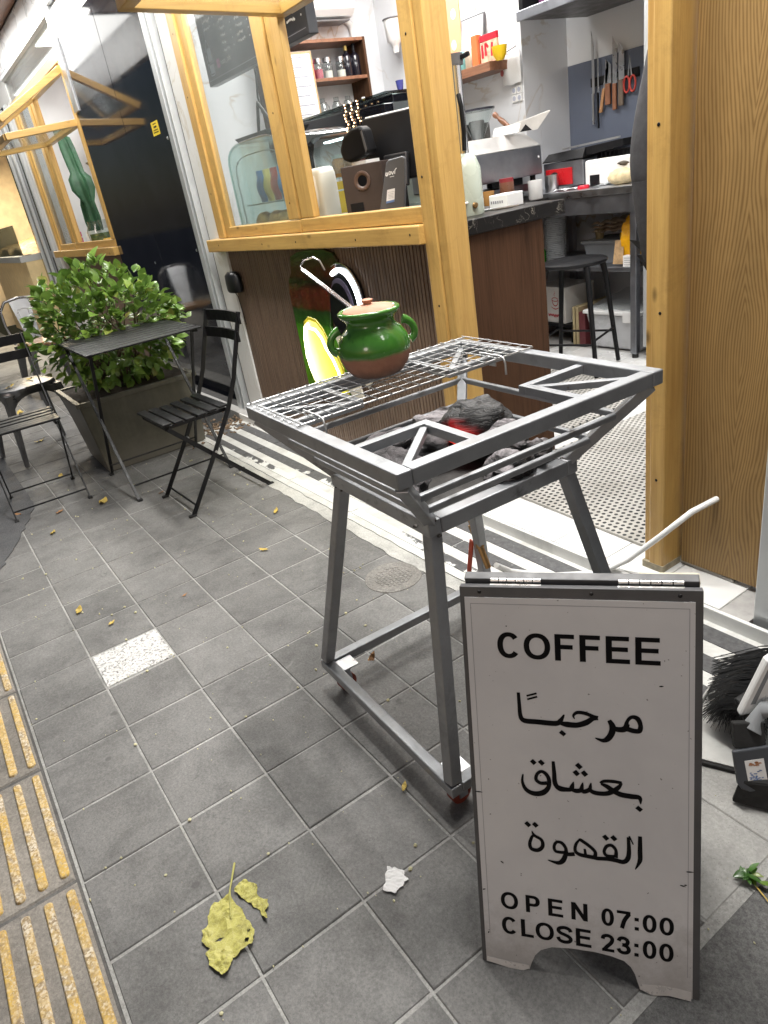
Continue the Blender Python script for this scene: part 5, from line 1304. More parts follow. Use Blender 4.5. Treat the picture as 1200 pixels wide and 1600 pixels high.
MB().bar((0.75, 1.24, 0.255), (0.725, 1.235, 0.135), 0.016, 0.006, (0,1,0)).build('valve_handle', plain('red_handle', (0.45, 0.06, 0.02), 0.45, 0, 0.15, 20), gv, bevel=0.002)
# dustpan: tin pan on the ground, grey lidded head with label, black broom resting in it
dpn = thing('dustpan', 'open white tin dustpan lying by the threshold under the black broom', 'dustpan', (1.56, 1.33, 0))
A_, B_, C_, D_ = Vector((1.478, 1.158, 0.010)), Vector((1.715, 1.270, 0.010)), Vector((1.640, 1.540, 0.022)), Vector((1.412, 1.450, 0.022))
b = MB()
b.hexa([A_, B_, C_, D_, A_+Vector((0,0,.003)), B_+Vector((0,0,.003)), C_+Vector((0,0,.004)), D_+Vector((0,0,.004))]); b.build('pan_floor', plain('scuffed_white_tin', (0.52, 0.52, 0.50), 0.45, 0.2, 0.15, 14, dirt=0.7), dpn)
b = MB(); b.bar(A_+Vector((.002,-.004,-.0045)), B_+Vector((.002,-.004,-.0045)), 0.008, 0.010); b.build('pan_lip', RUBBER, dpn, bevel=0.002)
b = MB(); b.bar(A_+Vector((-.003,0,.006)), D_+Vector((-.003,0,.010)), 0.004, 0.018); b.build('pan_side', plain('dull_tin', (0.30, 0.30, 0.29), 0.5, 0.4, 0.2, 14), dpn)
bh = thing('lidded_dustpan', 'dark grey rounded dustpan head with a picture label at the right edge', 'dustpan', (1.66, 1.16, 0.0))
PO = Vector((1.640, 1.135, 0.040)); PU = Vector((0.60, 0.78, 0.10)).normalized(); PV = Vector((-0.34, 0.10, 0.90)).normalized(); PV = (PV-PU*PV.dot(PU)).normalized()
sh_ = [(0, 0.020), (0.006, 0.008), (0.020, 0), (0.055, 0), (0.070, 0.008), (0.076, 0.020), (0.074, 0.088), (0.002, 0.088)]
cv = MB().prism(sh_, PO, PU, PV, 0.010).build('grey_cover', plain('slate_plastic', (0.05, 0.055, 0.065), 0.45, 0, 0.1, 10), bh, bevel=0.003)
LN = PU.cross(PV)
lb_ = MB().prism([(0.020, 0.018), (0.056, 0.018), (0.056, 0.066), (0.020, 0.066)], PO+LN*0.0105, PU, PV, 0.0005).build('paper_label', PAPER, cv)
b = MB(); random.seed(19)
for k in range(26):
    u, v = random.uniform(0.023, 0.047), random.uniform(0.022, 0.046); stroke(b, [(u, v, 0.0014), (u+0.002, v+random.uniform(-.001, .001), 0.0022), (u+0.004, v, 0.001)], PO+LN*0.0111, PU, PV, 0.0003)
b.build('label_print', plain('blue_print', (0.12, 0.20, 0.40), 0.6), lb_)
b = MB()
for k in range(12):
    u, v = random.uniform(0.026, 0.046), random.uniform(0.053, 0.060); stroke(b, [(u, v, 0.002), (u+0.003, v+0.001, 0.003), (u+0.006, v, 0.0015)], PO+LN*0.0111, PU, PV, 0.0003)
b.build('label_print', plain('orange_print', (0.36, 0.16, 0.07), 0.6), lb_)
MB().bar(PO+PU*0.038+PV*0.084-LN*0.006, PO+PU*0.045+PV*0.135-LN*0.012, 0.058, 0.020, LN).build('head_hinge', RUBBER, bh, bevel=0.003)
MB().tube([PO+PU*0.050+PV*0.115-LN*0.012, PO+PU*0.080+PV*0.150-LN*0.02, PO+Vector((0.80, 0.40, 0.50))], [0.020, 0.016, 0.014], 12).build('grey_socket', plain('dull_grey_plastic', (0.22, 0.23, 0.24), 0.5), bh, smooth=50)
MB().hexa([PO+Vector(p) for p in [(-0.01, -0.005, -0.035), (0.10, 0.05, -0.035), (0.09, 0.13, -0.035), (-0.03, 0.07, -0.035), (0.0, 0.0, 0.03), (0.08, 0.06, 0.03), (0.07, 0.11, 0.03), (-0.01, 0.06, 0.03)]]).build('head_base', RUBBER, bh, bevel=0.006)
bro = thing('broom', 'black bristled broom with white plastic socket standing in the dustpan', 'broom', (1.56, 1.36, 0.03))
b = MB(); random.seed(9)
s0, s1 = Vector((1.575, 1.245, 0.150)), Vector((1.650, 1.440, 0.230))
t0, t1 = Vector((1.535, 1.272, 0.024)), Vector((1.440, 1.470, 0.030))
for k in range(1500):
    f = random.random(); w_ = random.gauss(0, 1)
    a = s0.lerp(s1, f)+Vector((0.6, -0.4, -0.3))*random.uniform(-1, 1)*0.014
    e = t0.lerp(t1, min(1.05, max(-.05, f+random.gauss(0, .05))))+Vector((1.0, 0.25, 0))*random.uniform(-0.06, 0.075)+Vector((0,0,random.uniform(0, .03)))
    mid = (a+e)/2+Vector((-0.012, 0, 0.010))
    b.tube([a, mid, e], [0.0010, 0.0009, 0.0006], 3, caps=False)
stuff(b.build('bristles', plain('bristle', (0.012, 0.012, 0.013), 0.5), bro))
MB().bar(s0+(s0-s1).normalized()*0.004, s1, 0.036, 0.022).build('broom_block', BLACKP, bro, bevel=0.004)
p0, p1 = Vector((1.582, 1.238, 0.152)), Vector((1.607, 1.262, 0.300))
side = Vector((0.55, 0.80, 0.10)).normalized()
b = MB()
pad = [(-0.016, 0.0), (0.030, 0.004), (0.030, 0.080), (0.024, 0.142), (0.006, 0.150), (-0.006, 0.140)]
ax = (p1-p0).normalized()
b.prism(pad, p0, side, ax, 0.020)
b.tube([p0+side*0.022+ax*0.01, p0+side*0.026+ax*0.10, p0+side*0.034+ax*0.150], [0.022, 0.020, 0.017], 16)
b.build('socket', WHITEP, bro, bevel=0.005)
MB().prism([(-0.004, 0.030), (0.006, 0.030), (0.010, 0.120), (0.002, 0.130)], p0+side.cross(ax)*0.0202, side, ax, 0.001).build('socket_slot', plain('dull_grey_plastic', (0.22, 0.23, 0.24), 0.5), bro)
MB().tube([p0+side*0.034+ax*0.146, p0+side*0.040+ax*0.165+Vector((0.02, 0.0, 0.01)), p0+Vector((0.75, 0.28, 0.62))], 0.0115, 12).build('broom_handle', plain('grey_tube', (0.35, 0.35, 0.36), 0.4, 0.3), bro, smooth=60)
# weeds in the dark joint
WEED = leaf_mat('weed_leaf', (0.028, 0.085, 0.015), (0.06, 0.15, 0.025))
random.seed(31)
for (x, y, n, lb_) in ((1.742, 1.005, 20, 'small green weed sprouting from the paving joint right of the sign'), (1.790, 1.085, 18, 'second green weed nearer the broom in the same joint')):
    w = thing('weed', lb_, 'weed', (x, y, 0), 'weeds in the paving joint')
    for k in range(n):
        a = random.uniform(0, 6.28); l = random.uniform(0.014, 0.028)
        lm_ = leaf_mesh(l, l*0.42, 0.12, 0.35, 'leaf', WEED)[1]
        o = bpy.data.objects.new('leaf', lm_); COL.objects.link(o); o.parent = w
        o.location = (random.gauss(0, .006), random.gauss(0, .006), 0.004+random.uniform(0, .010)); o.rotation_euler = (random.uniform(0.1, 0.7), random.uniform(-.3, .3), a)
tw = MB().tube([(1.755, 1.000, 0.004), (1.790, 0.985, 0.006), (1.830, 0.955, 0.005)], 0.0012, 5).build('straw', YEL, None, (1.755, 1.0, 0.004)); tag(tw, 'thin dry straw stalk on the rough stone below the weed', 'straw')
# ------------------------------------------------------------------ counter inside the window
ctn = thing('counter', 'walnut service counter with black marble top inside the cafe window', 'counter', (-1.0, 2.1, 0.05))
MB().box(-2.60, 0.152, 1.795, 2.345, 1.006, 1.058).build('marble_top', COUNTM, ctn, bevel=0.004)
MB().box(-2.55, 0.128, 1.802, 2.240, 0.052, 1.0055).build('counter_body', WALNUT, ctn, bevel=0.002)
MB().box(0.1285, 0.1325, 1.802, 2.240, 0.052, 1.0050).build('end_panel', WALNUT, ctn, bevel=0.001)
ZC = 1.0585
bc = thing('back_counter', 'rear work counter carrying the espresso machine', 'counter', (-1.6, 3.2, 0.05))
MB().box(-2.05, -1.06, 2.80, 3.54, 0.93, 0.975).build('marble_top', COUNTM, bc, bevel=0.004)
MB().box(-2.0, -1.60, 2.84, 3.79, 0.052, 0.9295).build('counter_body', WALNUT, bc)
# paper dispenser
def rbox(mb, c, w, d, h, r=0.2, taper=1.0, n=24, rows=6):
    """soft-cornered box as a superellipse stack"""
    vs = []; fs = []
    lv = [(0, .9), (.03, .98), (.10, 1), (.75, 1), (.9, .97), (.97, .88), (1.0, .70)]
    for z, s in lv:
        k = 1+(taper-1)*z
        for i in range(n):
            a = 2*math.pi*i/n; ca, sa = math.cos(a), math.sin(a)
            q = (abs(ca)**(2/r/10)+0.0, abs(sa)**(2/r/10))
            e = 0.45
            x = math.copysign(abs(ca)**e, ca)*w/2*s*k; y = math.copysign(abs(sa)**e, sa)*d/2*s*k
            vs.append((c[0]+x, c[1]+y, c[2]+z*h))
    L = len(lv)
    for j in range(L-1):
        for i in range(n):
            k = (i+1) % n; fs.append((j*n+i, j*n+k, (j+1)*n+k, (j+1)*n+i))
    fs += [tuple(range(n-1, -1, -1)), tuple((L-1)*n+i for i in range(n))]
    return mb.add(vs, fs)
ds = thing('soap_dispenser', 'white oval fronted dispenser standing on the counter behind the timber mullion', 'dispenser', (-0.855, 1.885, ZC))
b = MB(); rbox(b, (-0.855, 1.885, ZC), 0.130, 0.10, 0.262, 0.2); b.build('dispenser_body', CREAMP, ds, smooth=50)
fx = Vector((0.55, -0.83, 0)).normalized(); fu = Vector((0.83, 0.55, 0)).normalized()
MB().lathe([(0, 0.009), (0.030, 0.007), (0.039, 0.003), (0.041, 0)], (0,0,0), 28, fn=lambda v: Vector((-0.855, 1.885, ZC+0.165))+fx*(0.050+v.z)+fu*v.x*0.95+Vector((0,0,v.y*1.75))).build('oval_cover', WHITEP, ds, smooth=50)
MB().prism([(-0.030, 0), (-0.020, 0), (-0.018, 0.038), (-0.028, 0.040)], Vector((-0.855, 1.885, ZC+0.03))+fx*0.0555, fu, (0,0,1), 0.001).build('slot', GREYP, ds)
MB().prism([(0.020, 0), (0.030, 0), (0.028, 0.040), (0.018, 0.038)], Vector((-0.855, 1.885, ZC+0.03))+fx*0.0555, fu, (0,0,1), 0.001).build('slot', GREYP, ds)
# subwoofer and satellite
def obox(c, w, d, h, rz, name, mat, parent, bevel=0.003, tilt=0):
    a = R(rz); u = Vector((math.cos(a), math.sin(a), 0)); v = Vector((-math.sin(a), math.cos(a), 0)); c = Vector(c)
    zz = (Vector((0,0,1))*math.cos(R(tilt))+v*math.sin(R(tilt))); 
    v2 = v*math.cos(R(tilt))-Vector((0,0,1))*math.sin(R(tilt))
    p = [c+u*x*w/2+v2*y*d/2+zz*z*h for z in (0, 1) for x, y in ((-1,-1),(1,-1),(1,1),(-1,1))]
    return MB().hexa(p).build(name, mat, parent, bevel=bevel), u, v2, zz
sb = thing('subwoofer', 'dark brown box loudspeaker with round port on the counter', 'loudspeaker', (-0.565, 1.97, ZC))
o, u, v, zz = obox((-0.565, 1.97, ZC), 0.185, 0.23, 0.242, 32, 'speaker_box', plain('dark_veneer', (0.050, 0.034, 0.028), 0.45, 0, 0.15, 12), sb)
MB().lathe([(0.020, -0.004), (0.023, 0.002), (0.032, 0.006), (0.037, 0.004), (0.038, 0)], (0,0,0), 28, fn=lambda q: Vector((-0.565, 1.97, ZC+0.180))-v*(0.1155+q.z)+u*q.x+Vector((0,0,q.y))).build('port_ring', plain('bronze_plastic', (0.10, 0.06, 0.045), 0.35), sb, smooth=50)
MB().lathe([(0, -0.001), (0.0205, -0.001)], (0,0,0), 24, fn=lambda q: Vector((-0.565, 1.97, ZC+0.180))-v*(0.1165+q.z)+u*q.x+Vector((0,0,q.y))).build('port_hole', INK, sb)
MB().prism([(-0.07, 0.01), (-0.01, 0.01), (-0.01, 0.10), (-0.07, 0.10)], Vector((-0.565, 1.97, ZC))-v*0.1165, u, (0,0,1), 0.002).build('control_plate', BLACKP, sb)
s2 = thing('satellite_speaker', 'small rounded black speaker lying on top of the subwoofer', 'loudspeaker', (-0.61, 1.97, ZC+0.247))
a_ = R(28); su_ = Vector((math.cos(a_), math.sin(a_), 0)); sv_ = Vector((0, 0, 1))
MB().prism([(-0.070, 0.045), (-0.060, 0.005), (-0.030, -0.005), (0.062, 0.012), (0.072, 0.030), (0.058, 0.110), (0.040, 0.122), (0.000, 0.118), (-0.045, 0.095)], Vector((-0.610, 1.92, ZC+0.262)), su_, sv_, -0.085).build('speaker_shell', BLACKP, s2, bevel=0.014, seg=4)
MB().prism([(0.058, 0.020), (0.066, 0.032), (0.054, 0.104), (0.046, 0.100)], Vector((-0.610, 1.92, ZC+0.262))+su_.cross(sv_)*0.0005, su_, sv_, 0.002).build('speaker_trim', GREYP, s2)
MB().box(-0.655, -0.545, 1.93, 2.0, ZC+0.2425, ZC+0.256).build('speaker_foot', WHITEP, s2)
# card terminal stand with sticker
ps = thing('payment_terminal', 'upright grey payment terminal with a white sticker, beside the subwoofer', 'terminal', (-0.255, 1.86, ZC))
a = R(33); u = Vector((math.cos(a), math.sin(a), 0)); up_ = Vector((0.10, 0.05, 1)).normalized(); up_ = (up_-u*0).normalized()
nrm = u.cross(up_).normalized()
o0 = Vector((-0.375, 1.835, ZC-0.002))
slab = MB().prism([(0, 0), (0.118, 0), (0.130, 0.235), (0.120, 0.245), (0.062, 0.240), (0.052, 0.232)], o0, u, up_, 0.022).build('terminal_case', plain('terminal_grey', (0.085, 0.085, 0.09), 0.38, 0, 0.06, 6), ps, bevel=0.004)
F = o0+nrm*0.0225
MB().prism([(0.045, 0.088), (0.080, 0.090), (0.085, 0.138), (0.052, 0.136)], F, u, up_, 0.0006).build('sticker', PAPER, ps)
MB().prism([(0.045, 0.088), (0.080, 0.090), (0.081, 0.098), (0.046, 0.096)], F+nrm*0.0008, u, up_, 0.0004).build('sticker_band', plain('blue_print', (0.08, 0.16, 0.40), 0.6), ps)
b = MB(); random.seed(2)
for k in range(5): stroke(b, [(0.056+k*0.0055, 0.128-k*.0, 0.0012), (0.060+k*0.0055, 0.126, 0.0012)], F+nrm*0.0008, u, up_, 0.0004)
for k in range(4): stroke(b, [(0.056, 0.120-k*0.005, 0.0011), (0.078, 0.1205-k*0.005, 0.0011)], F+nrm*0.0008, u, up_, 0.0004)
b.build('sticker_print', GREYINK, ps)
b = MB()
for pts_ in ([(0.052, 0.198, 0.004), (0.050, 0.188, 0.004), (0.056, 0.187, 0.004), (0.058, 0.197, 0.004)], [(0.063, 0.187, 0.003), (0.064, 0.198, 0.003), (0.070, 0.197, 0.003), (0.070, 0.190, 0.003), (0.064, 0.190, 0.003)], [(0.074, 0.199, 0.003), (0.078, 0.188, 0.003), (0.083, 0.199, 0.003)], [(0.087, 0.188, 0.003), (0.089, 0.202, 0.003), (0.096, 0.207, 0.003)], [(0.066, 0.180, 0.002), (0.084, 0.181, 0.002)]): stroke(b, pts_, F, u, up_, 0.0006)
b.build('maker_mark', WHITEINK, ps)
mo = thing('till_monitor', 'large black till monitor seen from behind in the open window', 'monitor', (-0.50, 2.10, ZC))
a = R(20); u = Vector((math.cos(a), math.sin(a), 0)); up_ = Vector((-0.02, 0.16, 1)).normalized(); nrm = u.cross(up_).normalized(); o0 = Vector((-0.715, 2.035, ZC+0.155))
MB().prism([(0.04, 0), (0.36, 0), (0.38, 0.02), (0.38, 0.250), (0.365, 0.262), (0.01, 0.262), (0.0, 0.250), (0.015, 0.02)], o0, u, up_, 0.030).build('screen_case', BLACKP, mo, bevel=0.006)
MB().prism([(0.0, 0.258), (0.38, 0.258), (0.38, 0.272), (0.0, 0.272)], o0-nrm*0.008, u, up_, 0.010).build('screen_rim', WHITEP, mo, bevel=0.002)
MB().prism([(0.13, -0.03), (0.25, -0.03), (0.25, 0.10), (0.13, 0.10)], o0+nrm*0.031, u, up_, 0.025).build('mount_cover', plain('satin_black', (0.02, 0.02, 0.022), 0.3), mo, bevel=0.006)
MB().bar(o0+u*0.19+nrm*0.03+up_*0.02, o0+u*0.19+Vector((0,0,-.165))+nrm*0.03, 0.07, 0.03, u).build('stand_neck', BLACKP, mo, bevel=0.004)
MB().box(-0.66, -0.40, 2.06, 2.24, ZC, ZC+0.014).build('stand_base', BLACKP, mo, bevel=0.003)
cb = MB().tube([(-0.16, 1.86, ZC+0.004), (-0.10, 1.90, ZC+0.010), (-0.03, 1.90, ZC+0.020), (0.02, 1.95, ZC+0.045), (0.0, 2.02, ZC+0.05), (-0.08, 2.06, ZC+0.02)], 0.0045, 8).build('cable', WHITEP, None, (-0.1, 1.9, ZC), smooth=60); tag(cb, 'white power cable looping on the counter beside the terminal', 'cable')
hb = MB().box(-0.15, -0.03, 1.945, 2.0, ZC, ZC+0.055).build('charger_block', plain('satin_black', (0.02, 0.02, 0.022), 0.3), None, (-0.09, 1.97, ZC), bevel=0.004); tag(hb, 'small black charger block on the counter under the till monitor', 'charger')
ky = thing('key_bunch', 'bunch of keys with a wooden fob lying by the subwoofer', 'keys', (-0.605, 1.855, ZC))
MB().tube([(-0.64, 1.845, ZC+0.012), (-0.575, 1.87, ZC+0.016)], 0.0085, 8).build('wooden_fob', plain('fob_wood', (0.5, 0.3, 0.12), 0.5), ky, smooth=60)
b = MB()
for k in range(4): b.bar((-0.66+k*0.012, 1.84, ZC+0.006+k*0.003), (-0.665+k*0.015, 1.87, ZC+0.010+k*0.004), 0.012, 0.002)
b.build('key', STEEL, ky)
# pastry case: curved glass case with bags and pastries
pc = thing('pastry_case', 'curved glass pastry case behind the left window pane', 'display case', (-1.42, 2.06, ZC))
TG = thin_glass('tinted_glass', (0.80, 0.90, 0.88), 1.5)
pf = []
for k in range(17):
    a = math.pi*k/16; e = 0.55
    pf.append((-1.44+math.copysign(abs(math.cos(a))**e, math.cos(a))*-0.33, ZC+0.30+ (abs(math.sin(a))**e)*0.150))
pf = [(-1.77, ZC+0.02)]+pf+[(-1.11, ZC+0.02)]
b = MB(); n = len(pf)
b.add([(x, 1.86, z) for x, z in pf]+[(x, 2.26, z) for x, z in pf], [(i, i+1, n+i+1, n+i) for i in range(n-1)]); b.build('curved_hood', TG, pc, smooth=50)
MB().prism(list(pf), (0, 1.864, 0), (1,0,0), (0,0,1), 0.004).build('front_pane', TG, pc)
MB().tube([(x, 1.860, z) for x, z in pf], 0.006, 8).build('rim_bead', thin_glass('bead_glass', (0.7, 0.85, 0.82), 3.0), pc, smooth=60)
MB().tube([(-1.44+(x+1.44)*0.86, 1.872, ZC+0.02+(z-ZC-0.02)*0.86) for x, z in pf], 0.003, 6).build('inner_bead', STEEL, pc, smooth=60)
MB().box(-1.785, -1.095, 1.85, 2.27, ZC, ZC+0.02).build('case_base', STEEL, pc, bevel=0.003)
MB().box(-1.74, -1.14, 1.90, 2.24, ZC+0.150, ZC+0.156).build('case_shelf', plain('shelf_grey', (0.28, 0.30, 0.30), 0.3), pc)
bagc = [('blue', (0.05, 0.22, 0.55)), ('tan', (0.70, 0.56, 0.22)), ('red', (0.45, 0.05, 0.05)), ('blue', (0.05, 0.22, 0.55)), ('tan', (0.70, 0.56, 0.22)), ('blue', (0.05, 0.22, 0.55))]
for k, (nm, cc) in enumerate(bagc):
    x = -1.62+k*0.085; b = MB()
    b.sheet(6, 8, lambda p, q, x=x: (x+(p-.5)*0.078, 1.955-0.030*math.sin(math.pi*p)*math.sin(math.pi*min(1, q*1.1)), ZC+0.158+q*0.155))
    b.sheet(6, 8, lambda p, q, x=x: (x+(p-.5)*0.078, 1.956+0.030*math.sin(math.pi*p)*math.sin(math.pi*min(1, q*1.1)), ZC+0.158+q*0.155))
    o = b.build('snack_bag', plain('bag_'+nm, cc, 0.35, 0, 0.15, 12), None, (x, 1.955, ZC+0.158), smooth=60)
    tag(o, ['dark blue snack bag leftmost in the pastry case', 'tan snack bag left in the pastry case', 'red snack bag in the middle of the pastry case', 'blue snack bag right of the red one in the pastry case', 'olive tan snack bag behind the mullion in the pastry case', 'blue snack bag rightmost in the pastry case'][k], 'snack bag', 'snack bags in the pastry case')
PAST = plain('pastry_crust', (0.50, 0.26, 0.07), 0.5, 0, 0.3, 22, 0.3, 70)
for k, (x, y) in enumerate(((-1.63, 1.94), (-1.50, 1.95), (-1.36, 1.94), (-1.22, 1.96))):
    o = MB().blob((x, y, ZC+0.065), 0.060, 0.05, 0.046, 0.08, 2.0, k+40, 18, 11, 0.044).build('pastry', PAST, None, (x, y, ZC+0.02), smooth=60)
    tag(o, ['yellow brown pastry at the left end of the pastry case', 'round golden bun second from the left in the pastry case', 'round golden bun third from the left in the pastry case', 'golden bun at the right end of the pastry case'][k], 'pastry', 'pastries in the glass case')
tp3 = thing('wall_hook_tray', 'black tray with a triangular handle standing on the pastry case', 'tray', (-1.60, 2.02, ZC+0.45))
MB().hexa([Vector(p) for p in [(-1.74, 1.94, ZC+0.452), (-1.40, 1.94, ZC+0.452), (-1.40, 2.16, ZC+0.452), (-1.74, 2.16, ZC+0.452), (-1.76, 1.92, ZC+0.482), (-1.38, 1.92, ZC+0.482), (-1.38, 2.18, ZC+0.482), (-1.76, 2.18, ZC+0.482)]]).build('tray_body', BLACKM, tp3, bevel=0.003)
MB().tube([(-1.72, 2.05, ZC+0.484), (-1.66, 2.05, ZC+0.63), (-1.50, 2.05, ZC+0.484)], 0.009, 8).build('tray_handle', BLACKM, tp3)
# refrigerated case further in, black curved shell
rf = thing('drinks_fridge', 'black curved counter fridge with lit glass front deep in the cafe', 'fridge', (-1.95, 2.75, 0.05))
RX = lambda pts, y, t: MB().prism(pts, (0, y, 0), (1,0,0), (0,0,1), t)
arcp = [(-2.34, 1.06), (-2.34, 1.50)]+[(-2.22+0.12*math.cos(a), 1.50+0.12*math.sin(a)) for a in [R(180-k*15) for k in range(1, 7)]]+[(-1.30, 1.585), (-1.30, 1.49), (-2.10, 1.52), (-2.20, 1.49), (-2.24, 1.42), (-2.24, 1.06)]
RX(arcp, 2.66, 0.06).build('fridge_shell', plain('gloss_black', (0.006, 0.006, 0.009), 0.08, 0, 0.1, 5, coat=0.3), rf, bevel=0.004)
MB().box(-2.34, -1.30, 2.662, 3.05, 1.585, 1.625).build('fridge_top', MATS['gloss_black'], rf, bevel=0.004)
MB().box(-2.36, -1.28, 2.60, 3.10, 1.627, 1.637).build('glass_top', TG, rf)
MB().box(-2.24, -1.30, 3.02, 3.05, 1.06, 1.584).build('fridge_back', WHITEP, rf)
MB().box(-2.34, -1.30, 2.60, 3.10, 0.976, 1.058).build('fridge_base', MATS['gloss_black'], rf)
MB().box(-2.22, -1.31, 2.66, 3.00, 1.270, 1.278).build('fridge_shelf', TG, rf)
MB().box(-2.22, -1.31, 2.655, 2.66, 1.30, 1.47).build('fridge_pane', CLEAR, rf)
MB().box(-2.15, -1.35, 2.70, 2.74, 1.482, 1.492).build('light_strip', emit('fridge_strip', (0.85, 0.95, 1.0), 5.0), rf)
MB().box(-2.12, -1.45, 2.62, 2.63, 1.075, 1.255).build('yellow_front', plain('bright_yellow', (0.65, 0.42, 0.01), 0.4, 0, 0.05), rf)
for k, (x, hgt, c) in enumerate(((-2.12, 0.13, (0.45, 0.20, 0.05)), (-1.98, 0.12, (0.35, 0.16, 0.05)), (-1.84, 0.15, (0.22, 0.03, 0.04)), (-1.70, 0.13, (0.5, 0.4, 0.2)))):
    j = thing('preserve_jar', ['jar of amber preserves at the left of the lit fridge shelf', 'second jar of brown preserves on the lit fridge shelf', 'jar of dark red preserves on the lit fridge shelf', 'jar of pale preserves right on the lit fridge shelf'][k], 'jar', (x, 2.78, 1.279), 'jars on the lit fridge shelf')
    b = MB(); b.lathe([(0, 0), (0.050, 0), (0.055, 0.01), (0.055, hgt*0.72), (0.045, hgt*0.82), (0.045, hgt*0.84), (0, hgt*0.84)], (x, 2.78, 1.279), 20); b.build('jar_body', plain('preserve_%d' % k, c, 0.12, 0, 0.5, 20), j, smooth=50)
    b = MB(); b.lathe([(0, hgt*0.84+.001), (0.048, hgt*0.84+.001), (0.048, hgt), (0, hgt)], (x, 2.78, 1.279), 20); b.build('jar_lid', CREAMP, j, smooth=40)
fl_ = thing('fairy_lights', 'string of warm fairy lights hanging down the front of the fridge', 'fairy lights', (-1.72, 2.60, 1.62))
b = MB(); w_ = MB(); random.seed(4)
for s_, (x0, n) in enumerate(((-1.68, 15), (-1.615, 12), (-1.55, 7))):
    prev = None
    for k in range(n):
        p = (x0+0.012*math.sin(k*1.3), 2.595-0.004*(k % 2), 1.635-k*0.0165); b.blob(p, 0.0036, 0.0036, 0.0036, 0, 1, 0, 6, 4)
    w_.tube([(x0, 2.597, 1.64), (x0, 2.597, 1.635-n*0.0165)], 0.001, 4)
stuff(b.build('bulb', emit('warm_bulb', (1.0, 0.68, 0.40), 9.0), fl_)); w_.build('wire', plain('copper_wire', (0.5, 0.28, 0.14), 0.3, 0.9), fl_)
# ------------------------------------------------------------------ wall shelf unit with bottles
su = thing('shelf_unit', 'open walnut shelf unit on the left wall holding bottles and jars', 'shelf', (-2.83, 3.15, 1.55))
X0, X1, YA, YB = -2.949, -2.72, 2.74, 3.52
for z in (2.130, 1.898, 1.560): MB().box(X0, X1, YA, YB-0.0205, z, z+0.020).build('shelf_board', WALNUTX, su, bevel=0.001)
MB().box(X0, X1+0.001, YB-0.020, YB, 1.52, 2.151).build('side_panel', WALNUT, su, bevel=0.001)
MB().box(X0, X1+0.001, YA-0.0205, YA-0.0005, 1.52, 2.151).build('side_panel', WALNUT, su, bevel=0.001)
MB().box(X0, X0+0.008, YA, YB-0.021, 1.581, 1.897).build('back_board', plain('shelf_back', (0.66, 0.66, 0.67), 0.6, 0, 0.04), su)
MB().box(X0, X0+0.008, YA, YB-0.021, 1.919, 2.129).build('back_board', MATS['shelf_back'], su)
def bottle(label, x, y, z, prof, mat, capz=None, capmat=None, capr=0.012, fill=None, name='bottle', cat='bottle', grp=None):
    t = thing(name, label, cat, (x, y, z), grp)
    b = MB(); b.lathe(prof, (x, y, z), 18); b.build(name+'_body', mat, t, smooth=50)
    if fill:
        b = MB(); b.lathe([(0, 0.004), (fill[0], 0.004), (fill[0], fill[1]), (0, fill[1])], (x, y, z), 14); b.build('contents', fill[2], t, smooth=40)
    if capz:
        b = MB(); b.lathe([(0, capz[0]), (capr, capz[0]), (capr, capz[1]), (0, capz[1])], (x, y, z), 12); b.build('cap', capmat, t, smooth=40)
    return t
BOT = lambda r, h, nr=0.012: [(0, 0), (r*0.9, 0), (r, 0.006), (r, h*0.62), (r*0.7, h*0.72), (nr, h*0.80), (nr, h), (0, h)]
REDB = plain('red_glass', (0.35, 0.01, 0.05), 0.15, 0, 0.2, 8); DKB = plain('dark_bottle', (0.010, 0.009, 0.014), 0.12, 0, 0.1, 5)
SUGAR = plain('sugar_white', (0.72, 0.70, 0.64), 0.9, 0, 0.05, 60)
xs = -2.80; ZS = 1.919
bottle('red syrup bottle leftmost on the upper bottle shelf', xs, 3.085, ZS, BOT(0.027, 0.155, 0.012), REDB, (0.155, 0.168), plain('red_cap', (0.35, 0.02, 0.05), 0.4))
bottle('pink jar beside the red syrup bottle on the upper bottle shelf', xs+0.02, 3.135, ZS, [(0, 0), (0.032, 0), (0.034, 0.005), (0.034, 0.085), (0.028, 0.10), (0, 0.10)], JARG, (0.10, 0.125), STEEL, 0.030, (0.028, 0.06, plain('pink_fill', (0.55, 0.16, 0.2), 0.6)), 'jar', 'jar')
for k, (y, lb) in enumerate(((3.225, 'clear glass jar with silver lid in the middle of the upper bottle shelf'), (3.335, 'clear glass jar left of the two dark bottles'))):
    bottle(lb, xs, y, ZS, [(0, 0), (0.034, 0), (0.036, 0.005), (0.036, 0.09), (0.030, 0.105), (0, 0.105)], JARG, (0.105, 0.13), STEEL, 0.031, (0.030, 0.05, SUGAR), 'jar', 'jar')
bottle('square shouldered black bottle with gold cap, left of a pair', xs, 3.395, ZS, [(0, 0), (0.034, 0), (0.036, 0.005), (0.036, 0.125), (0.022, 0.145), (0.013, 0.150), (0.013, 0.165), (0, 0.165)], DKB, (0.165, 0.195), plain('gold_cap', (0.45, 0.33, 0.10), 0.3, 0.6), 0.014)
bottle('black bottle with tall thin cap, right of a pair', xs, 3.465, ZS, [(0, 0), (0.033, 0), (0.035, 0.005), (0.035, 0.125), (0.022, 0.145), (0.012, 0.152), (0.012, 0.165), (0, 0.165)], DKB, (0.165, 0.205), DKB, 0.012)
ZS = 1.581
RIB = [(0, 0), (0.050, 0), (0.052, 0.004)]+[(0.052-0.004*(k % 2), 0.012+k*0.011) for k in range(12)]+[(0.045, 0.150), (0.030, 0.165), (0.030, 0.175), (0, 0.175)]
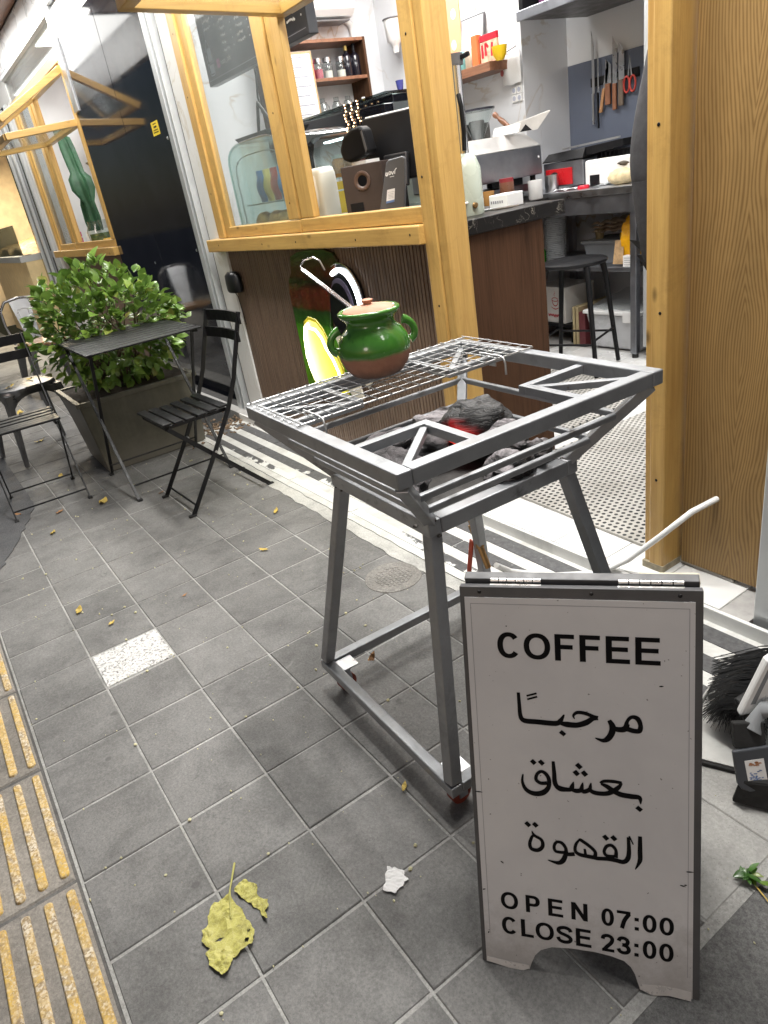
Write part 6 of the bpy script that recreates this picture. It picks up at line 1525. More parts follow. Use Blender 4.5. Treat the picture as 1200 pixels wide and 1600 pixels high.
for k, (y, s_, lb, fl2) in enumerate(((3.13, 1.0, 'large ribbed clear jar at the left of the lower shelf', None), (3.245, 0.85, 'narrow ribbed clear jar second on the lower shelf', None), (3.345, 1.05, 'big jar of white sugar in the middle of the lower shelf', 0.13))):
    t = bottle(lb, -2.79, y, ZS, [(r*s_, z*1.12) for r, z in RIB], JARG, (0.196, 0.222), JARG, 0.020, (0.044*s_, fl2 or 0.03, SUGAR), 'storage_jar', 'jar', 'storage jars on the lower shelf')
bottle('small jar with yellow lid right of the sugar jar', -2.78, 3.42, ZS, [(0, 0), (0.030, 0), (0.030, 0.075), (0, 0.075)], plain('amber_fill', (0.55, 0.28, 0.03), 0.2), (0.075, 0.10), plain('bright_yellow', (0.65, 0.42, 0.01), 0.4), 0.029, None, 'jar', 'jar')
bottle('clear bottle of pale syrup beside the yellow bottle', -2.75, 3.445, ZS, BOT(0.026, 0.13, 0.014), plain('pale_syrup', (0.6, 0.55, 0.38), 0.15), (0.13, 0.15), STEEL, 0.014)
bottle('slim bright yellow bottle at the right end of the lower shelf', -2.79, 3.482, ZS, BOT(0.022, 0.19, 0.012), plain('yellow_syrup', (0.7, 0.45, 0.01), 0.25), (0.19, 0.205), WHITEP, 0.014)
# framed price list
fr_ = thing('framed_price_list', 'framed grey price list leaning against the shelf unit', 'picture frame', (-2.70, 2.93, 1.64))
O_ = Vector((-2.702, 2.74, 1.66)); U_ = Vector((0.05, 1, 0)).normalized(); V_ = Vector((-0.02, 0.03, 1)).normalized(); V_ = (V_-U_*V_.dot(U_)).normalized(); N_ = U_.cross(V_)
WF = wood('pale_frame', (0.42, 0.29, 0.16), (0.28, 0.17, 0.08), 2)
MB().prism([(0, 0), (0.30, 0), (0.30, 0.42), (0, 0.42)], O_, U_, V_, 0.012).build('frame_board', WF, fr_, bevel=0.002)
MB().prism([(0.016, 0.016), (0.284, 0.016), (0.284, 0.404), (0.016, 0.404)], O_+N_*0.0122, U_, V_, 0.001).build('paper_sheet', PAPER, fr_)
b = MB(); random.seed(6)
for k in range(26):
    v0 = 0.385-k*0.0142; u0 = 0.03
    stroke(b, [(0.03, v0, 0.0085 if k % 4 == 0 else 0.0045), (0.03+random.uniform(0.20, 0.24), v0, 0.0085 if k % 4 == 0 else 0.0045)], O_+N_*0.0136, U_, V_, 0.0003)
b.build('list_lines', plain('grey_print', (0.30, 0.30, 0.33), 0.7, 0, 0.25, 90), fr_)
# air conditioner
ac = thing('air_conditioner', 'white wall air conditioner above the shelf unit', 'air conditioner', (-2.84, 3.1, 2.28))
b = MB(); b.prism([(0, 0.03), (0.02, 0.0), (0.16, 0.02), (0.20, 0.06), (0.205, 0.20), (0.19, 0.27), (0, 0.28)], (-2.949, 3.50, 2.27), (1,0,0), (0,0,1), 0.86); b.build('unit_case', WHITEP, ac, bevel=0.006)
MB().box(-2.93, -2.78, 2.68, 3.46, 2.262, 2.272).build('louvre', GREYP, ac)
MB().tube([(-2.93, 3.51, 2.30), (-2.93, 3.56, 2.26), (-2.93, 3.57, 2.15)], 0.022, 10).build('pipe_cover', WHITEP, ac, smooth=60)
# menu boards
def menu(label, x0, x1, z0, z1, y, seed, logo):
    t = thing('menu_board', label, 'menu board', ((x0+x1)/2, y, z0))
    MB().box(x0, x1, y, y+0.055, z0, z1).build('board_panel', plain('slate_board', (0.030, 0.031, 0.036), 0.4, 0, 0.08, 5), t, bevel=0.004)
    b = MB(); random.seed(seed); O2 = Vector((x0, y-0.0004, z0)); w = x1-x0
    cols = 3 if w > 0.6 else 2
    for c in range(cols):
        for k in range(11):
            v = z1-z0-0.045-k*0.036
            if v < 0.07 or (logo and c == 0 and k > 6): continue
            ua = 0.10+c*(w-0.12)/cols; l = random.uniform(0.05, 0.10)
            p = ua
            while p < ua+l:
                q = random.uniform(0.008, 0.018)
                stroke(b, [(p, v, 0.009), (p+q*.5, v+random.uniform(-.008, .004), 0.0105), (p+q, v+random.uniform(-.002, .006), 0.007)], O2, (1,0,0), (0,0,1), 0.0006); p += q+0.002
            stroke(b, [(ua+0.145, v-0.002, 0.008), (ua+0.154, v-0.002, 0.008)], O2, (1,0,0), (0,0,1), 0.0006)
    b.build('chalk_lettering', WHITEINK, t)
    stroke_b = MB(); stroke(stroke_b, [(0.02, 0.028, 0.003), (w-0.02, 0.030, 0.003)], O2, (1,0,0), (0,0,1), 0.0006); stroke_b.build('ruled_line', GREYINK, t)
    if logo:
        b = MB(); text_mb('noon_cafe', O2+Vector((0.235, 0, 0.075)), (1,0,0), (0,0,1), 0.15, 0.030, 0.01, 0.0006, b); b.build('handle_text', WHITEINK, t)
        MB().prism([(0.185, 0.070), (0.215, 0.070), (0.222, 0.078), (0.222, 0.108), (0.215, 0.115), (0.185, 0.115), (0.178, 0.108), (0.178, 0.078)], O2, (1,0,0), (0,0,1), 0.0006).build('icon', plain('icon_pink', (0.55, 0.16, 0.35), 0.5), t)
        b = MB()
        for pts_ in ([(0.055, 0.16, .004), (0.05, 0.10, .004), (0.065, 0.055, .004), (0.11, 0.05, .004), (0.135, 0.07, .004), (0.14, 0.16, .004)], [(0.06, 0.175, .004), (0.09, 0.23, .005), (0.125, 0.185, .004), (0.13, 0.16, .004)], [(0.05, 0.11, .004), (0.14, 0.115, .004)], [(0.095, 0.23, .003), (0.095, 0.46, .003)]): stroke(b, pts_, O2, (1,0,0), (0,0,1), 0.0008)
        b.build('moka_drawing', plain('pale_chalk', (0.5, 0.55, 0.6), 0.7), t)
        MB().prism([(0.070, 0.06), (0.125, 0.06), (0.130, 0.105), (0.064, 0.105)], O2, (1,0,0), (0,0,1), 0.0005).build('moka_drawing', MATS['pale_chalk'], t)
        MB().prism([(0.068, 0.12), (0.130, 0.12), (0.122, 0.19), (0.080, 0.19)], O2, (1,0,0), (0,0,1), 0.0005).build('moka_drawing', MATS['pale_chalk'], t)
    for x in (x0+0.06, x1-0.06): MB().tube([(x, y+0.03, z1), (x, y+0.03, 2.75)], 0.003, 6).build('hanging_wire', STEEL, t)
    return t
menu('wide slate menu board with chalk lettering and a coffee pot drawing', -2.56, -1.80, 1.90, 2.44, 2.20, 1, True)
menu('smaller slate menu board right of the mullion under the sash', -1.74, -1.27, 1.905, 2.40, 2.20, 8, False)
wh = MB().tube([(-2.1, 2.3, 1.90), (-2.22, 2.34, 1.78), (-2.20, 2.34, 1.70), (-2.02, 2.32, 1.58)], 0.006, 7).build('cable', BLACKP, None, (-2.1, 2.3, 1.58), smooth=60); tag(wh, 'black cable hanging below the wide menu board', 'cable')
# ------------------------------------------------------------------ back wall shelf and its things
s3 = thing('wall_shelf', 'long walnut wall shelf on the back wall above the espresso machine', 'shelf', (-2.0, 3.70, 1.72))
MB().box(-2.62, -1.535, 3.585, 3.799, 1.715, 1.765).build('shelf_plank', WALNUTX, s3, bevel=0.002)
ZS = 1.7655
for k, (x, c, lb) in enumerate(((-1.93, (0.62, 0.62, 0.60), 'white tin at the left of the wall shelf'), (-1.84, (0.20, 0.45, 0.45), 'pale teal cup on the wall shelf'), (-1.77, (0.45, 0.36, 0.27), 'silver brown tin beside the teal cup'))):
    bottle(lb, x, 3.65, ZS, [(0, 0), (0.034, 0), (0.036, 0.005), (0.038, 0.10), (0.034, 0.105), (0, 0.105)], plain('tin_%d' % k, c, 0.3, 0.3, 0.1), None, None, 0, None, 'tin', 'tin')
bx = MB().box(-1.735, -1.680, 3.63, 3.67, ZS, ZS+0.165).build('orange_carton', plain('orange_card', (0.62, 0.15, 0.045), 0.5, 0, 0.1, 14), None, (-1.71, 3.65, ZS), bevel=0.002); tag(bx, 'tall orange carton on the wall shelf', 'carton')
rp = thing('snack_packet', 'red and white snack packet standing on the wall shelf', 'packet', (-1.60, 3.65, ZS))
MB().box(-1.665, -1.515, 3.64, 3.66, ZS, ZS+0.115).build('packet_front', plain('packet_cream', (0.62, 0.40, 0.28), 0.5, 0, 0.5, 25), rp, bevel=0.003)
MB().box(-1.665, -1.515, 3.639, 3.661, ZS+0.1155, ZS+0.152).build('packet_header', plain('packet_red', (0.50, 0.015, 0.03), 0.4), rp, bevel=0.003)
b = MB()
for pts_ in ([(0.02, 0.03, .02), (0.02, 0.10, .02)], [(0.05, 0.04, .018), (0.05, 0.10, .018), (0.075, 0.08, .014)], [(0.10, 0.03, .016), (0.11, 0.10, .02)]): stroke(b, pts_, Vector((-1.665, 3.6395, ZS)), (1,0,0), (0,0,1), 0.0005)
b.build('packet_print', MATS['packet_red'], rp)
yc = bottle('yellow cup hanging at the right end of the wall shelf', -1.60, 3.58, 1.80, [(0, 0), (0.022, 0.0), (0.040, 0.03), (0.046, 0.075), (0.042, 0.075), (0.036, 0.03), (0, 0.01)], plain('bright_yellow', (0.65, 0.42, 0.01), 0.4), None, None, 0, None, 'cup', 'cup')
yc.location = (-1.475, 3.62, ZS-0.01)
po = thing('poster', 'orange poster on the back wall beside the window post', 'poster', (-2.2, 3.795, 1.85))
MB().box(-2.52, -2.00, 3.791, 3.799, 1.86, 2.60).build('poster_sheet', plain('peach_print', (0.72, 0.38, 0.21), 0.5, 0, 0.08, 6), po)
b = MB()
for (x, z) in ((-2.08, 1.95), (-2.15, 2.02), (-2.06, 2.12), (-2.2, 2.2), (-2.08, 2.28)): b.prism(ell(x, z, 0.025, 0.03, 12), (0, 3.7905, 0), (1,0,0), (0,0,1), 0.0005)
b.build('poster_print', PAPER, po)
pcf = thing('picture_frame', 'small white picture frame leaning behind the orange carton', 'picture frame', (-1.86, 3.77, ZS))
MB().hexa([Vector(p) for p in [(-1.98, 3.74, ZS), (-1.76, 3.74, ZS), (-1.76, 3.75, ZS), (-1.98, 3.75, ZS), (-1.98, 3.785, ZS+0.30), (-1.76, 3.785, ZS+0.30), (-1.76, 3.795, ZS+0.30), (-1.98, 3.795, ZS+0.30)]]).build('frame_border', GREYP, pcf)
MB().hexa([Vector(p) for p in [(-1.97, 3.738, ZS+.01), (-1.772, 3.738, ZS+.01), (-1.772, 3.7395, ZS+.01), (-1.97, 3.7395, ZS+.01), (-1.97, 3.782, ZS+0.29), (-1.772, 3.782, ZS+0.29), (-1.772, 3.7835, ZS+0.29), (-1.97, 3.7835, ZS+0.29)]]).build('frame_print', WHITEP, pcf)
wd_ = thing('wall_dispenser', 'white bucket dispenser high on the back wall left of the window post', 'dispenser', (-2.62, 3.74, 2.06))
b = MB(); b.lathe([(0, 0.0), (0.02, 0.0), (0.03, 0.05), (0.055, 0.07), (0.065, 0.20), (0.068, 0.21), (0, 0.215)], (-2.62, 3.71, 2.02), 20); b.build('bucket', WHITEP, wd_, smooth=50)
MB().tube([(-2.62+0.068*math.cos(a), 3.71+0.068*math.sin(a), 2.225) for a in [k*0.3927 for k in range(16)]], 0.005, 6, closed=True).build('rim', GREYP, wd_, smooth=60)
ct_ = bottle('small blue glass ornament on the left end of the wall shelf', -2.56, 3.66, ZS, [(0, 0), (0.016, 0), (0.024, 0.03), (0.030, 0.075), (0, 0.075)], plain('blue_glass', (0.05, 0.06, 0.25), 0.2), None, None, 0, None, 'glass', 'glass')
# carrier bag on wall and sockets
bg_ = thing('cloth_bag', 'white drawstring bag with a red mark hanging on the back wall', 'bag', (-1.54, 3.77, 1.62))
b = MB(); b.sheet(10, 12, lambda p, q: (-1.625+0.16*p+ (0.5-p)*0.05*max(0, q-0.75)*4, 3.775-0.035*math.sin(math.pi*p)*(0.3+math.sin(math.pi*min(1, q*1.05))), 1.63+0.20*q+0.004*math.sin(9*p))); b.build('bag_cloth', WHITEP, bg_, smooth=60)
MB().tube([(-1.60, 3.765, 1.815), (-1.54, 3.74, 1.805), (-1.48, 3.765, 1.825)], 0.003, 6).build('drawstring', GREYP, bg_)
MB().tube([(-1.51, 3.78, 1.83), (-1.50, 3.79, 2.05)], 0.002, 5).build('hanging_cord', WHITEP, bg_)
b = MB(); b.prism(ell(-1.585, 1.70, 0.014, 0.018, 14), (0, 3.734, 0), (1,0,0), (0,0,1), 0.002); b.build('red_mark', plain('faded_red', (0.35, 0.08, 0.07), 0.7), bg_)
so_ = thing('wall_sockets', 'block of four white wall sockets under the hanging bag', 'sockets', (-1.525, 3.798, 1.57))
for x in (-1.57, -1.525):
    for z in (1.53, 1.575): MB().box(x, x+0.042, 3.788, 3.7995, z, z+0.042).build('socket_plate', WHITEP, so_, bevel=0.002); 
for x in (-1.57, -1.525):
    for z in (1.53, 1.575): MB().lathe([(0, 0), (0.014, 0)], (0,0,0), 14, fn=lambda v, x=x, z=z: Vector((x+0.021+v.x, 3.7872, z+0.021+v.y))).build('socket_hole', plain('socket_shade', (0.4, 0.42, 0.5), 0.5), so_)
# ------------------------------------------------------------------ espresso machine, grinder, cups
em = thing('espresso_machine', 'wide stainless espresso machine seen from its back on the rear counter', 'espresso machine', (-1.45, 3.32, 0.976))
MB().box(-1.68, -1.205, 3.00, 3.645, 1.105, 1.262).build('machine_body', DULLSTEEL, em, bevel=0.006)
MB().hexa([Vector(p) for p in [(-1.68, 3.00, 1.2635), (-1.205, 3.00, 1.2635), (-1.205, 3.645, 1.2635), (-1.68, 3.645, 1.2635), (-1.66, 3.03, 1.345), (-1.30, 3.03, 1.345), (-1.30, 3.60, 1.345), (-1.66, 3.60, 1.345)]]).build('cup_tray', plain('pale_satin_steel', (0.62, 0.60, 0.58), 0.4, 0.7, 0.06, 6), em, bevel=0.004)
for x in (-1.64, -1.245):
    for y in (3.05, 3.60): MB().cyl((x, y, 0.976), 0.018, 0.13, 12).build('machine_foot', BLACKP, em)
MB().box(-1.66, -1.30, 3.03, 3.62, 1.02, 1.06).build('drip_tray', DULLSTEEL, em)
MB().lathe([(0, 0.004), (0.006, 0.002), (0.007, 0)], (0,0,0), 10, fn=lambda v: Vector((-1.2045+v.z, 3.62+v.x, 1.20+v.y))).build('badge', WHITEP, em)
cg = thing('coffee_grinder', 'coffee grinder with clear funnel hopper behind the espresso machine', 'grinder', (-1.62, 3.44, 0.976))
b = MB(); b.lathe([(0.035, 0.0), (0.045, 0.03), (0.115, 0.165)], (-1.60, 3.50, 1.345), 24); b.build('hopper', CLEAR, cg, smooth=50)
b = MB(); b.lathe([(0, 0.0), (0.118, 0.0), (0.120, 0.012), (0, 0.016)], (-1.60, 3.50, 1.511), 24); b.build('hopper_lid', plain('smoked_lid', (0.03, 0.03, 0.04), 0.2), cg, smooth=40)
b = MB(); b.lathe([(0, 0), (0.03, 0.0), (0.05, 0.10), (0.045, 0.11), (0, 0.11)], (-1.60, 3.50, 1.35), 16); b.build('inner_cone', GREYP, cg, smooth=50)
MB().box(-1.69, -1.51, 3.651, 3.78, 0.976, 1.30).build('grinder_body', BLACKP, cg, bevel=0.004)
MB().box(-1.85, -1.70, 3.50, 3.70, 1.346, 1.45).build('wire_box', plain('mesh_grey', (0.10, 0.095, 0.09), 0.6, 0, 0.4, 60), None, (-1.78, 3.6, 1.346)); tag(bpy.data.objects['wire_box'], 'dark mesh basket left of the grinder hopper', 'basket')
pm_ = thing('pepper_mill', 'turned wooden tamper leaning on top of the espresso machine', 'tamper', (-1.34, 3.47, 1.347))
A_ = Vector((-1.28, 3.50, 1.362)); B_ = Vector((-1.40, 3.46, 1.475)); d_ = (B_-A_)
pts = [A_+d_*f for f in (0, .08, .16, .2, .35, .55, .70, .76, .82, .90, .97, 1.0)]
MB().tube(pts, [0.017, 0.019, 0.016, 0.011, 0.014, 0.016, 0.013, 0.009, 0.014, 0.017, 0.014, 0.006], 12).build('mill_body', plain('turned_wood', (0.16, 0.065, 0.03), 0.3, 0, 0.25, 14), pm_, smooth=60)
cr = thing('carton_tray', 'open white cardboard tray on top of the espresso machine', 'carton', (-1.25, 3.55, 1.346))
b = MB(); b.sheet(1, 1, lambda p, q: (-1.40+0.22*p, 3.44+0.02*q, 1.349+0.045*q+0.0*p)); 
b.add([(-1.38, 3.42, 1.349), (-1.20, 3.62, 1.349), (-1.13, 3.66, 1.435), (-1.34, 3.45, 1.385)], [(0,1,2,3)])
b.add([(-1.20, 3.62, 1.349), (-1.28, 3.66, 1.349), (-1.24, 3.70, 1.40), (-1.13, 3.66, 1.435)], [(0,1,2,3)])
o = b.build('tray_card', plain('tray_white', (0.68, 0.66, 0.62), 0.7), cr); sm = o.modifiers.new('thick', 'SOLIDIFY'); sm.thickness = 0.003
MB().prism([(0, 0), (0.07, 0), (0.035, 0.036)], (-1.262, 3.535, 1.350), (0.66, 0.75, 0), (0,0,1), 0.002).build('tray_cutout', BLACKP, cr)
ZB_ = 0.9755
for k, (x, y, r_, h, m_, lb) in enumerate(((-1.13, 2.86, 0.040, 0.11, STEEL, 'steel milk jug leftmost under the espresso machine'), (-1.16, 2.99, 0.052, 0.10, STEEL, 'round steel pot under the espresso machine'), (-1.13, 3.12, 0.036, 0.095, plain('amber_cup', (0.42, 0.22, 0.07), 0.25), 'amber glass of tea under the espresso machine'), (-1.12, 3.26, 0.042, 0.125, plain('brown_jar', (0.22, 0.10, 0.06), 0.3), 'brown jar with red lid under the espresso machine'), (-1.11, 3.48, 0.042, 0.105, WHITEP, 'white mug at the right under the espresso machine'), (-1.11, 3.62, 0.040, 0.115, STEEL, 'tilted steel beaker right of the white mug'))):
    bottle(lb, x, y, ZB_, [(0, 0), (r_*0.92, 0), (r_, 0.006), (r_, h), (r_*0.93, h), (r_*0.9, 0.01), (0, 0.008)], m_, (h, h+0.02) if k == 3 else None, plain('red_lid', (0.3, 0.03, 0.04), 0.4), r_, None, 'cup', 'cup')
# on the marble counter near the doorway
nb = thing('napkin_box', 'small white box with grey lettering near the end of the marble counter', 'box', (-0.02, 2.20, ZC))
obox((-0.025, 2.21, ZC), 0.085, 0.11, 0.050, 12, 'box_body', WHITEP, nb, 0.003)
b = MB()
for k in range(6): b.prism([(0.010+k*0.010, 0.020), (0.016+k*0.010, 0.020), (0.016+k*0.010, 0.030), (0.010+k*0.010, 0.030)], Vector((-0.025, 2.21, ZC))+Vector((-0.0416+0.0104, -0.0088-0.0545, 0))+Vector((0,0,0.0)), (0.978, 0.208, 0), (0,0,1), 0.0006)
b.build('box_print', GREYINK, nb)
jl = thing('lever_juicer', 'tall chrome lever juicer tower behind the window post', 'juicer', (-0.03, 2.02, ZC))
MB().cyl((-0.03, 2.02, ZC+0.20), 0.020, 0.29, 14).build('column', MATS['polished_steel'], jl, smooth=60)
MB().cyl((-0.03, 2.02, ZC+0.49), 0.030, 0.035, 14).build('head', GREYP, jl, smooth=50)
MB().bar((-0.03, 2.02, ZC+0.505), (0.030, 2.035, ZC+0.515), 0.014, 0.014).build('lever', BLACKP, jl, bevel=0.002)
MB().tube([(-0.01, 2.005, ZC+0.40), (0.005, 2.00, ZC+0.36), (-0.005, 2.01, ZC+0.28), (0.0, 2.0, ZC+0.22)], 0.008, 8).build('black_hose', BLACKP, jl, smooth=60)
b = MB(); b.lathe([(0, 0), (0.060, 0), (0.062, 0.01), (0.060, 0.16), (0.045, 0.20), (0.035, 0.21), (0, 0.215)], (-0.035, 2.02, ZC), 22); b.build('tank', plain('celadon', (0.50, 0.55, 0.47), 0.3, 0, 0.05, 6), jl, smooth=50)
MB().lathe([(0, 0.012), (0.009, 0.010), (0.011, 0)], (0,0,0), 12, fn=lambda v: Vector((0.028+v.z, 2.00+v.x, ZC+0.035+v.y))).build('tap', BRASS, jl, smooth=50)
sp_ = MB().tube([(-0.06, 2.10, ZC+0.004), (0.02, 2.16, ZC+0.004), (0.06, 2.19, ZC+0.006)], 0.004, 6).build('spoon', STEEL, None, (0, 2.15, ZC), smooth=60); tag(sp_, 'steel spoon lying on the marble counter beside the white box', 'spoon')
# ------------------------------------------------------------------ steel work table at the back and what is on it
wt_ = thing('steel_table', 'stainless work table along the back wall under the knives', 'table', (-0.92, 3.85, 0.05))
MB().box(-1.465, -0.43, 3.545, 4.195, 0.955, 0.995).build('table_top', STEEL, wt_, bevel=0.004)
MB().box(-1.28, -0.47, 3.556, 3.566, 0.860, 0.9545).build('apron_front', DULLSTEEL, wt_)
MB().box(-1.46, -0.46, 3.60, 4.18, 0.535, 0.560).build('under_shelf', DULLSTEEL, wt_, bevel=0.002)
for x in (-0.475, -1.44):
    for y in (3.575, 4.15):
        MB().box(x-0.02, x+0.02, y-0.02, y+0.02, 0.075, 0.9545).build('table_leg', DULLSTEEL, wt_, bevel=0.003)
        MB().cyl((x, y, 0.05), 0.018, 0.025, 10).build('leg_foot', RUBBER, wt_)
ZT2 = 0.9955
pg = thing('panini_press', 'contact grill with red control panel and black lid on the steel table', 'contact grill', (-1.10, 3.80, ZT2))
MB().box(-1.245, -0.935, 3.70, 4.02, ZT2+0.02, ZT2+0.155).build('press_body', DULLSTEEL, pg, bevel=0.004)
MB().box(-1.225, -1.015, 3.694, 3.6995, ZT2+0.028, ZT2+0.120).build('control_panel', plain('panel_red', (0.50, 0.015, 0.02), 0.3, 0, 0.1), pg, bevel=0.002)
MB().lathe([(0, 0.022), (0.024, 0.020), (0.030, 0.004), (0.030, 0)], (0,0,0), 18, fn=lambda v: Vector((-1.150+v.x, 3.6935-v.z, ZT2+0.075+v.y))).build('dial', BLACKP, pg, smooth=40)
MB().hexa([Vector(p) for p in [(-1.25, 3.69, ZT2+0.160), (-0.93, 3.69, ZT2+0.160), (-0.93, 4.03, ZT2+0.160), (-1.25, 4.03, ZT2+0.160), (-1.22, 3.72, ZT2+0.205), (-0.93, 3.72, ZT2+0.215), (-0.93, 4.0, ZT2+0.215), (-1.22, 4.0, ZT2+0.205)]]).build('press_lid', BLACKM, pg, bevel=0.004)
MB().hexa([Vector(p) for p in [(-0.93, 3.72, ZT2+0.17), (-0.68, 3.74, ZT2+0.19), (-0.68, 3.98, ZT2+0.19), (-0.93, 4.0, ZT2+0.17), (-0.93, 3.72, ZT2+0.215), (-0.68, 3.74, ZT2+0.228), (-0.68, 3.98, ZT2+0.228), (-0.93, 4.0, ZT2+0.215)]]).build('grill_plate', BLACKM, pg, bevel=0.003)
MB().tube([(-1.25, 3.68, ZT2+0.185), (-1.40, 3.66, ZT2+0.160)], 0.010, 8).build('lid_handle', BLACKP, pg, smooth=60)
MB().bar((-1.10, 3.72, ZT2+0.222), (-0.70, 3.74, ZT2+0.238), 0.012, 0.010).build('lid_rail', STEEL, pg)
for x in (-1.22, -0.97): MB().cyl((x, 3.73, ZT2), 0.012, 0.021, 10).build('press_foot', BLACKP, pg)
ts = thing('toaster', 'white two slot toaster on the steel table beside the contact grill', 'toaster', (-0.75, 3.78, ZT2))
MB().box(-0.925, -0.60, 3.70, 3.88, ZT2+0.006, ZT2+0.142).build('toaster_body', WHITEP, ts, bevel=0.014, seg=4)
MB().box(-0.885, -0.815, 3.697, 3.702, ZT2+0.006, ZT2+0.062).build('toaster_base_cutout', BLACKP, ts, bevel=0.002)
b = MB()
for k in range(9): b.bar((-0.88+k*0.03, 3.79, ZT2+0.142), (-0.875+k*0.03, 3.79, ZT2+0.175), 0.004, 0.06, (0,1,0))
b.bar((-0.89, 3.76, ZT2+0.175), (-0.62, 3.76, ZT2+0.178), 0.006, 0.006); b.build('bread_rack', BLACKM, ts)
rl = MB(); rl.lathe([(0, 0.018), (0.030, 0.018), (0.034, 0.013), (0.034, 0), (0, 0)], (-0.875, 3.63, ZT2), 24); o = rl.build('red_lid', plain('lid_red', (0.55, 0.01, 0.03), 0.3), None, (-0.875, 3.63, ZT2), smooth=40); tag(o, 'round bright red jar lid on the steel table edge', 'lid')
br_ = thing('bread_bag', 'clear bag with a pale bread roll on the right of the steel table', 'bread', (-0.64, 3.66, ZT2))
MB().blob((-0.63, 3.66, ZT2+0.040), 0.090, 0.05, 0.042, 0.10, 2.2, 61, 18, 10, 0.040).build('bread_roll', plain('bread_crumb', (0.55, 0.45, 0.27), 0.6, 0, 0.25, 30, 0.3, 80), br_, smooth=60)
b = MB(); b.sheet(8, 4, lambda p, q: (-0.80+0.12*p, 3.60+0.10*q, ZT2+0.004+0.022*p*abs(math.sin(7*p+5*q)))); b.build('bag_film', thin_glass('film', (0.95, 0.96, 0.97), 3.0, 0.25), br_)
cl_ = MB(); cl_.sheet(8, 2, lambda p, q: (-1.06+0.14*p, 3.57+0.05*q+0.02*p, ZT2+0.003+0.010*abs(math.sin(5*p+3*q)))); o = cl_.build('paper_napkin', PAPER, None, (-1.0, 3.6, ZT2)); tag(o, 'white paper strip lying on the edge of the steel table', 'napkin')
bw = MB(); bw.lathe([(0, 0.0), (0.045, 0.0), (0.065, 0.05), (0.075, 0.16), (0.070, 0.16), (0.06, 0.05), (0, 0.01)], (-0.575, 3.82, ZT2+0.0), 22); o = bw.build('steel_bowl', STEEL, None, (-0.575, 3.82, ZT2), smooth=50); tag(o, 'tall steel beaker at the right end of the work table', 'beaker')
ol = MB(); ol.blob((-0.645, 3.72, ZT2+0.105), 0.05, 0.03, 0.016, 0.2, 3, 77, 12, 7); o = ol.build('wooden_block', plain('dark_wood_block', (0.06, 0.05, 0.035), 0.6, 0, 0.5, 20), None, (-0.645, 3.72, ZT2+0.09)); tag(o, 'dark wooden piece lying on the bread bag', 'wooden piece')
# under the table
ZU = 0.5605
cs2 = thing('cup_stack', 'tall stack of clear plastic tubs on the lower shelf of the steel table', 'tubs', (-1.175, 3.70, ZU))
TUB = plain('frosted_plastic', (0.42, 0.44, 0.46), 0.3, 0, 0.06, 6)
um = MB(); um.lathe([(0.050, -0.012), (0.058, -0.002), (0.066, 0.0), (0.066, 0.004), (0.058, 0.004), (0.050, -0.006)], (0,0,0), 22)
ume = um.mesh('tub', TUB, smooth=40)
for k in range(27):
    o = bpy.data.objects.new('tub', ume); COL.objects.link(o); o.parent = cs2; o.location = (random.uniform(-.001, .001), random.uniform(-.001, .001), 0.012+k*0.0112)
gb_ = MB(); gb_.lathe([(0, 0), (0.05, 0), (0.055, 0.01), (0.052, 0.075), (0.03, 0.105), (0, 0.11)], (-1.31, 3.68, ZU), 20); o = gb_.build('green_tub', plain('vivid_green', (0.01, 0.36, 0.03), 0.35), None, (-1.31, 3.68, ZU), smooth=50); tag(o, 'vivid green rounded tub beside the stack of plastic tubs', 'tub')
et = thing('egg_trays', 'stack of brown paper egg trays on the lower shelf of the steel table', 'egg tray', (-0.70, 3.95, ZU+0.2))
EGG = plain('egg_pulp', (0.30, 0.22, 0.15), 0.9, 0, 0.2, 30, 0.3, 80)
for k in range(3):
    b = MB(); b.sheet(24, 24, lambda p, q, k=k: (-0.92+0.36*p, 3.74+0.34*q, ZU+0.185+k*0.022+0.016*math.sin(p*25)*math.sin(q*25)-0.03*(p-.6)**2)); b.build('egg_tray', EGG, et, smooth=60)
gb2 = thing('grey_basket', 'grey plastic basket under the egg trays', 'basket', (-0.79, 3.80, ZU))
b = MB(); b.hexa([Vector(p) for p in [(-0.93, 3.72, ZU), (-0.68, 3.72, ZU), (-0.68, 3.92, ZU), (-0.93, 3.92, ZU), (-0.95, 3.70, ZU+0.115), (-0.66, 3.70, ZU+0.115), (-0.66, 3.94, ZU+0.115), (-0.95, 3.94, ZU+0.115)]]); b.build('basket_body', plain('mid_grey_plastic', (0.16, 0.17, 0.18), 0.5, 0, 0.1, 10), gb2, bevel=0.003)
MB().box(-0.962, -0.648, 3.69, 3.95, ZU+0.1155, ZU+0.133).build('basket_rim', plain('mid_grey_plastic', (0.16, 0.17, 0.18), 0.5), gb2, bevel=0.003)
gp2 = bottle('small wooden cup on the grey basket', -0.89, 3.78, ZU+0.1335, [(0, 0), (0.022, 0), (0.030, 0.055), (0.026, 0.055), (0, 0.01)], plain('olive_wood', (0.22, 0.17, 0.08), 0.6), None, None, 0, None, 'cup', 'cup')
yb = thing('yellow_bag', 'bright yellow plastic food bag on the lower shelf beside the table leg', 'bag', (-0.56, 3.68, ZU))
MB().blob((-0.585, 3.69, ZU+0.115), 0.075, 0.06, 0.135, 0.14, 2.6, 81, 20, 14, 0.113).build('bag_body', plain('amber_film', (0.66, 0.33, 0.01), 0.25, 0, 0.25, 12, 0.5, 26, bdist=0.01), yb, smooth=60)
MB().blob((-0.545, 3.68, ZU+0.25), 0.03, 0.025, 0.035, 0.3, 3, 82, 10, 8).build('bag_knot', plain('amber_film', (0.66, 0.33, 0.01), 0.25), yb, smooth=60)
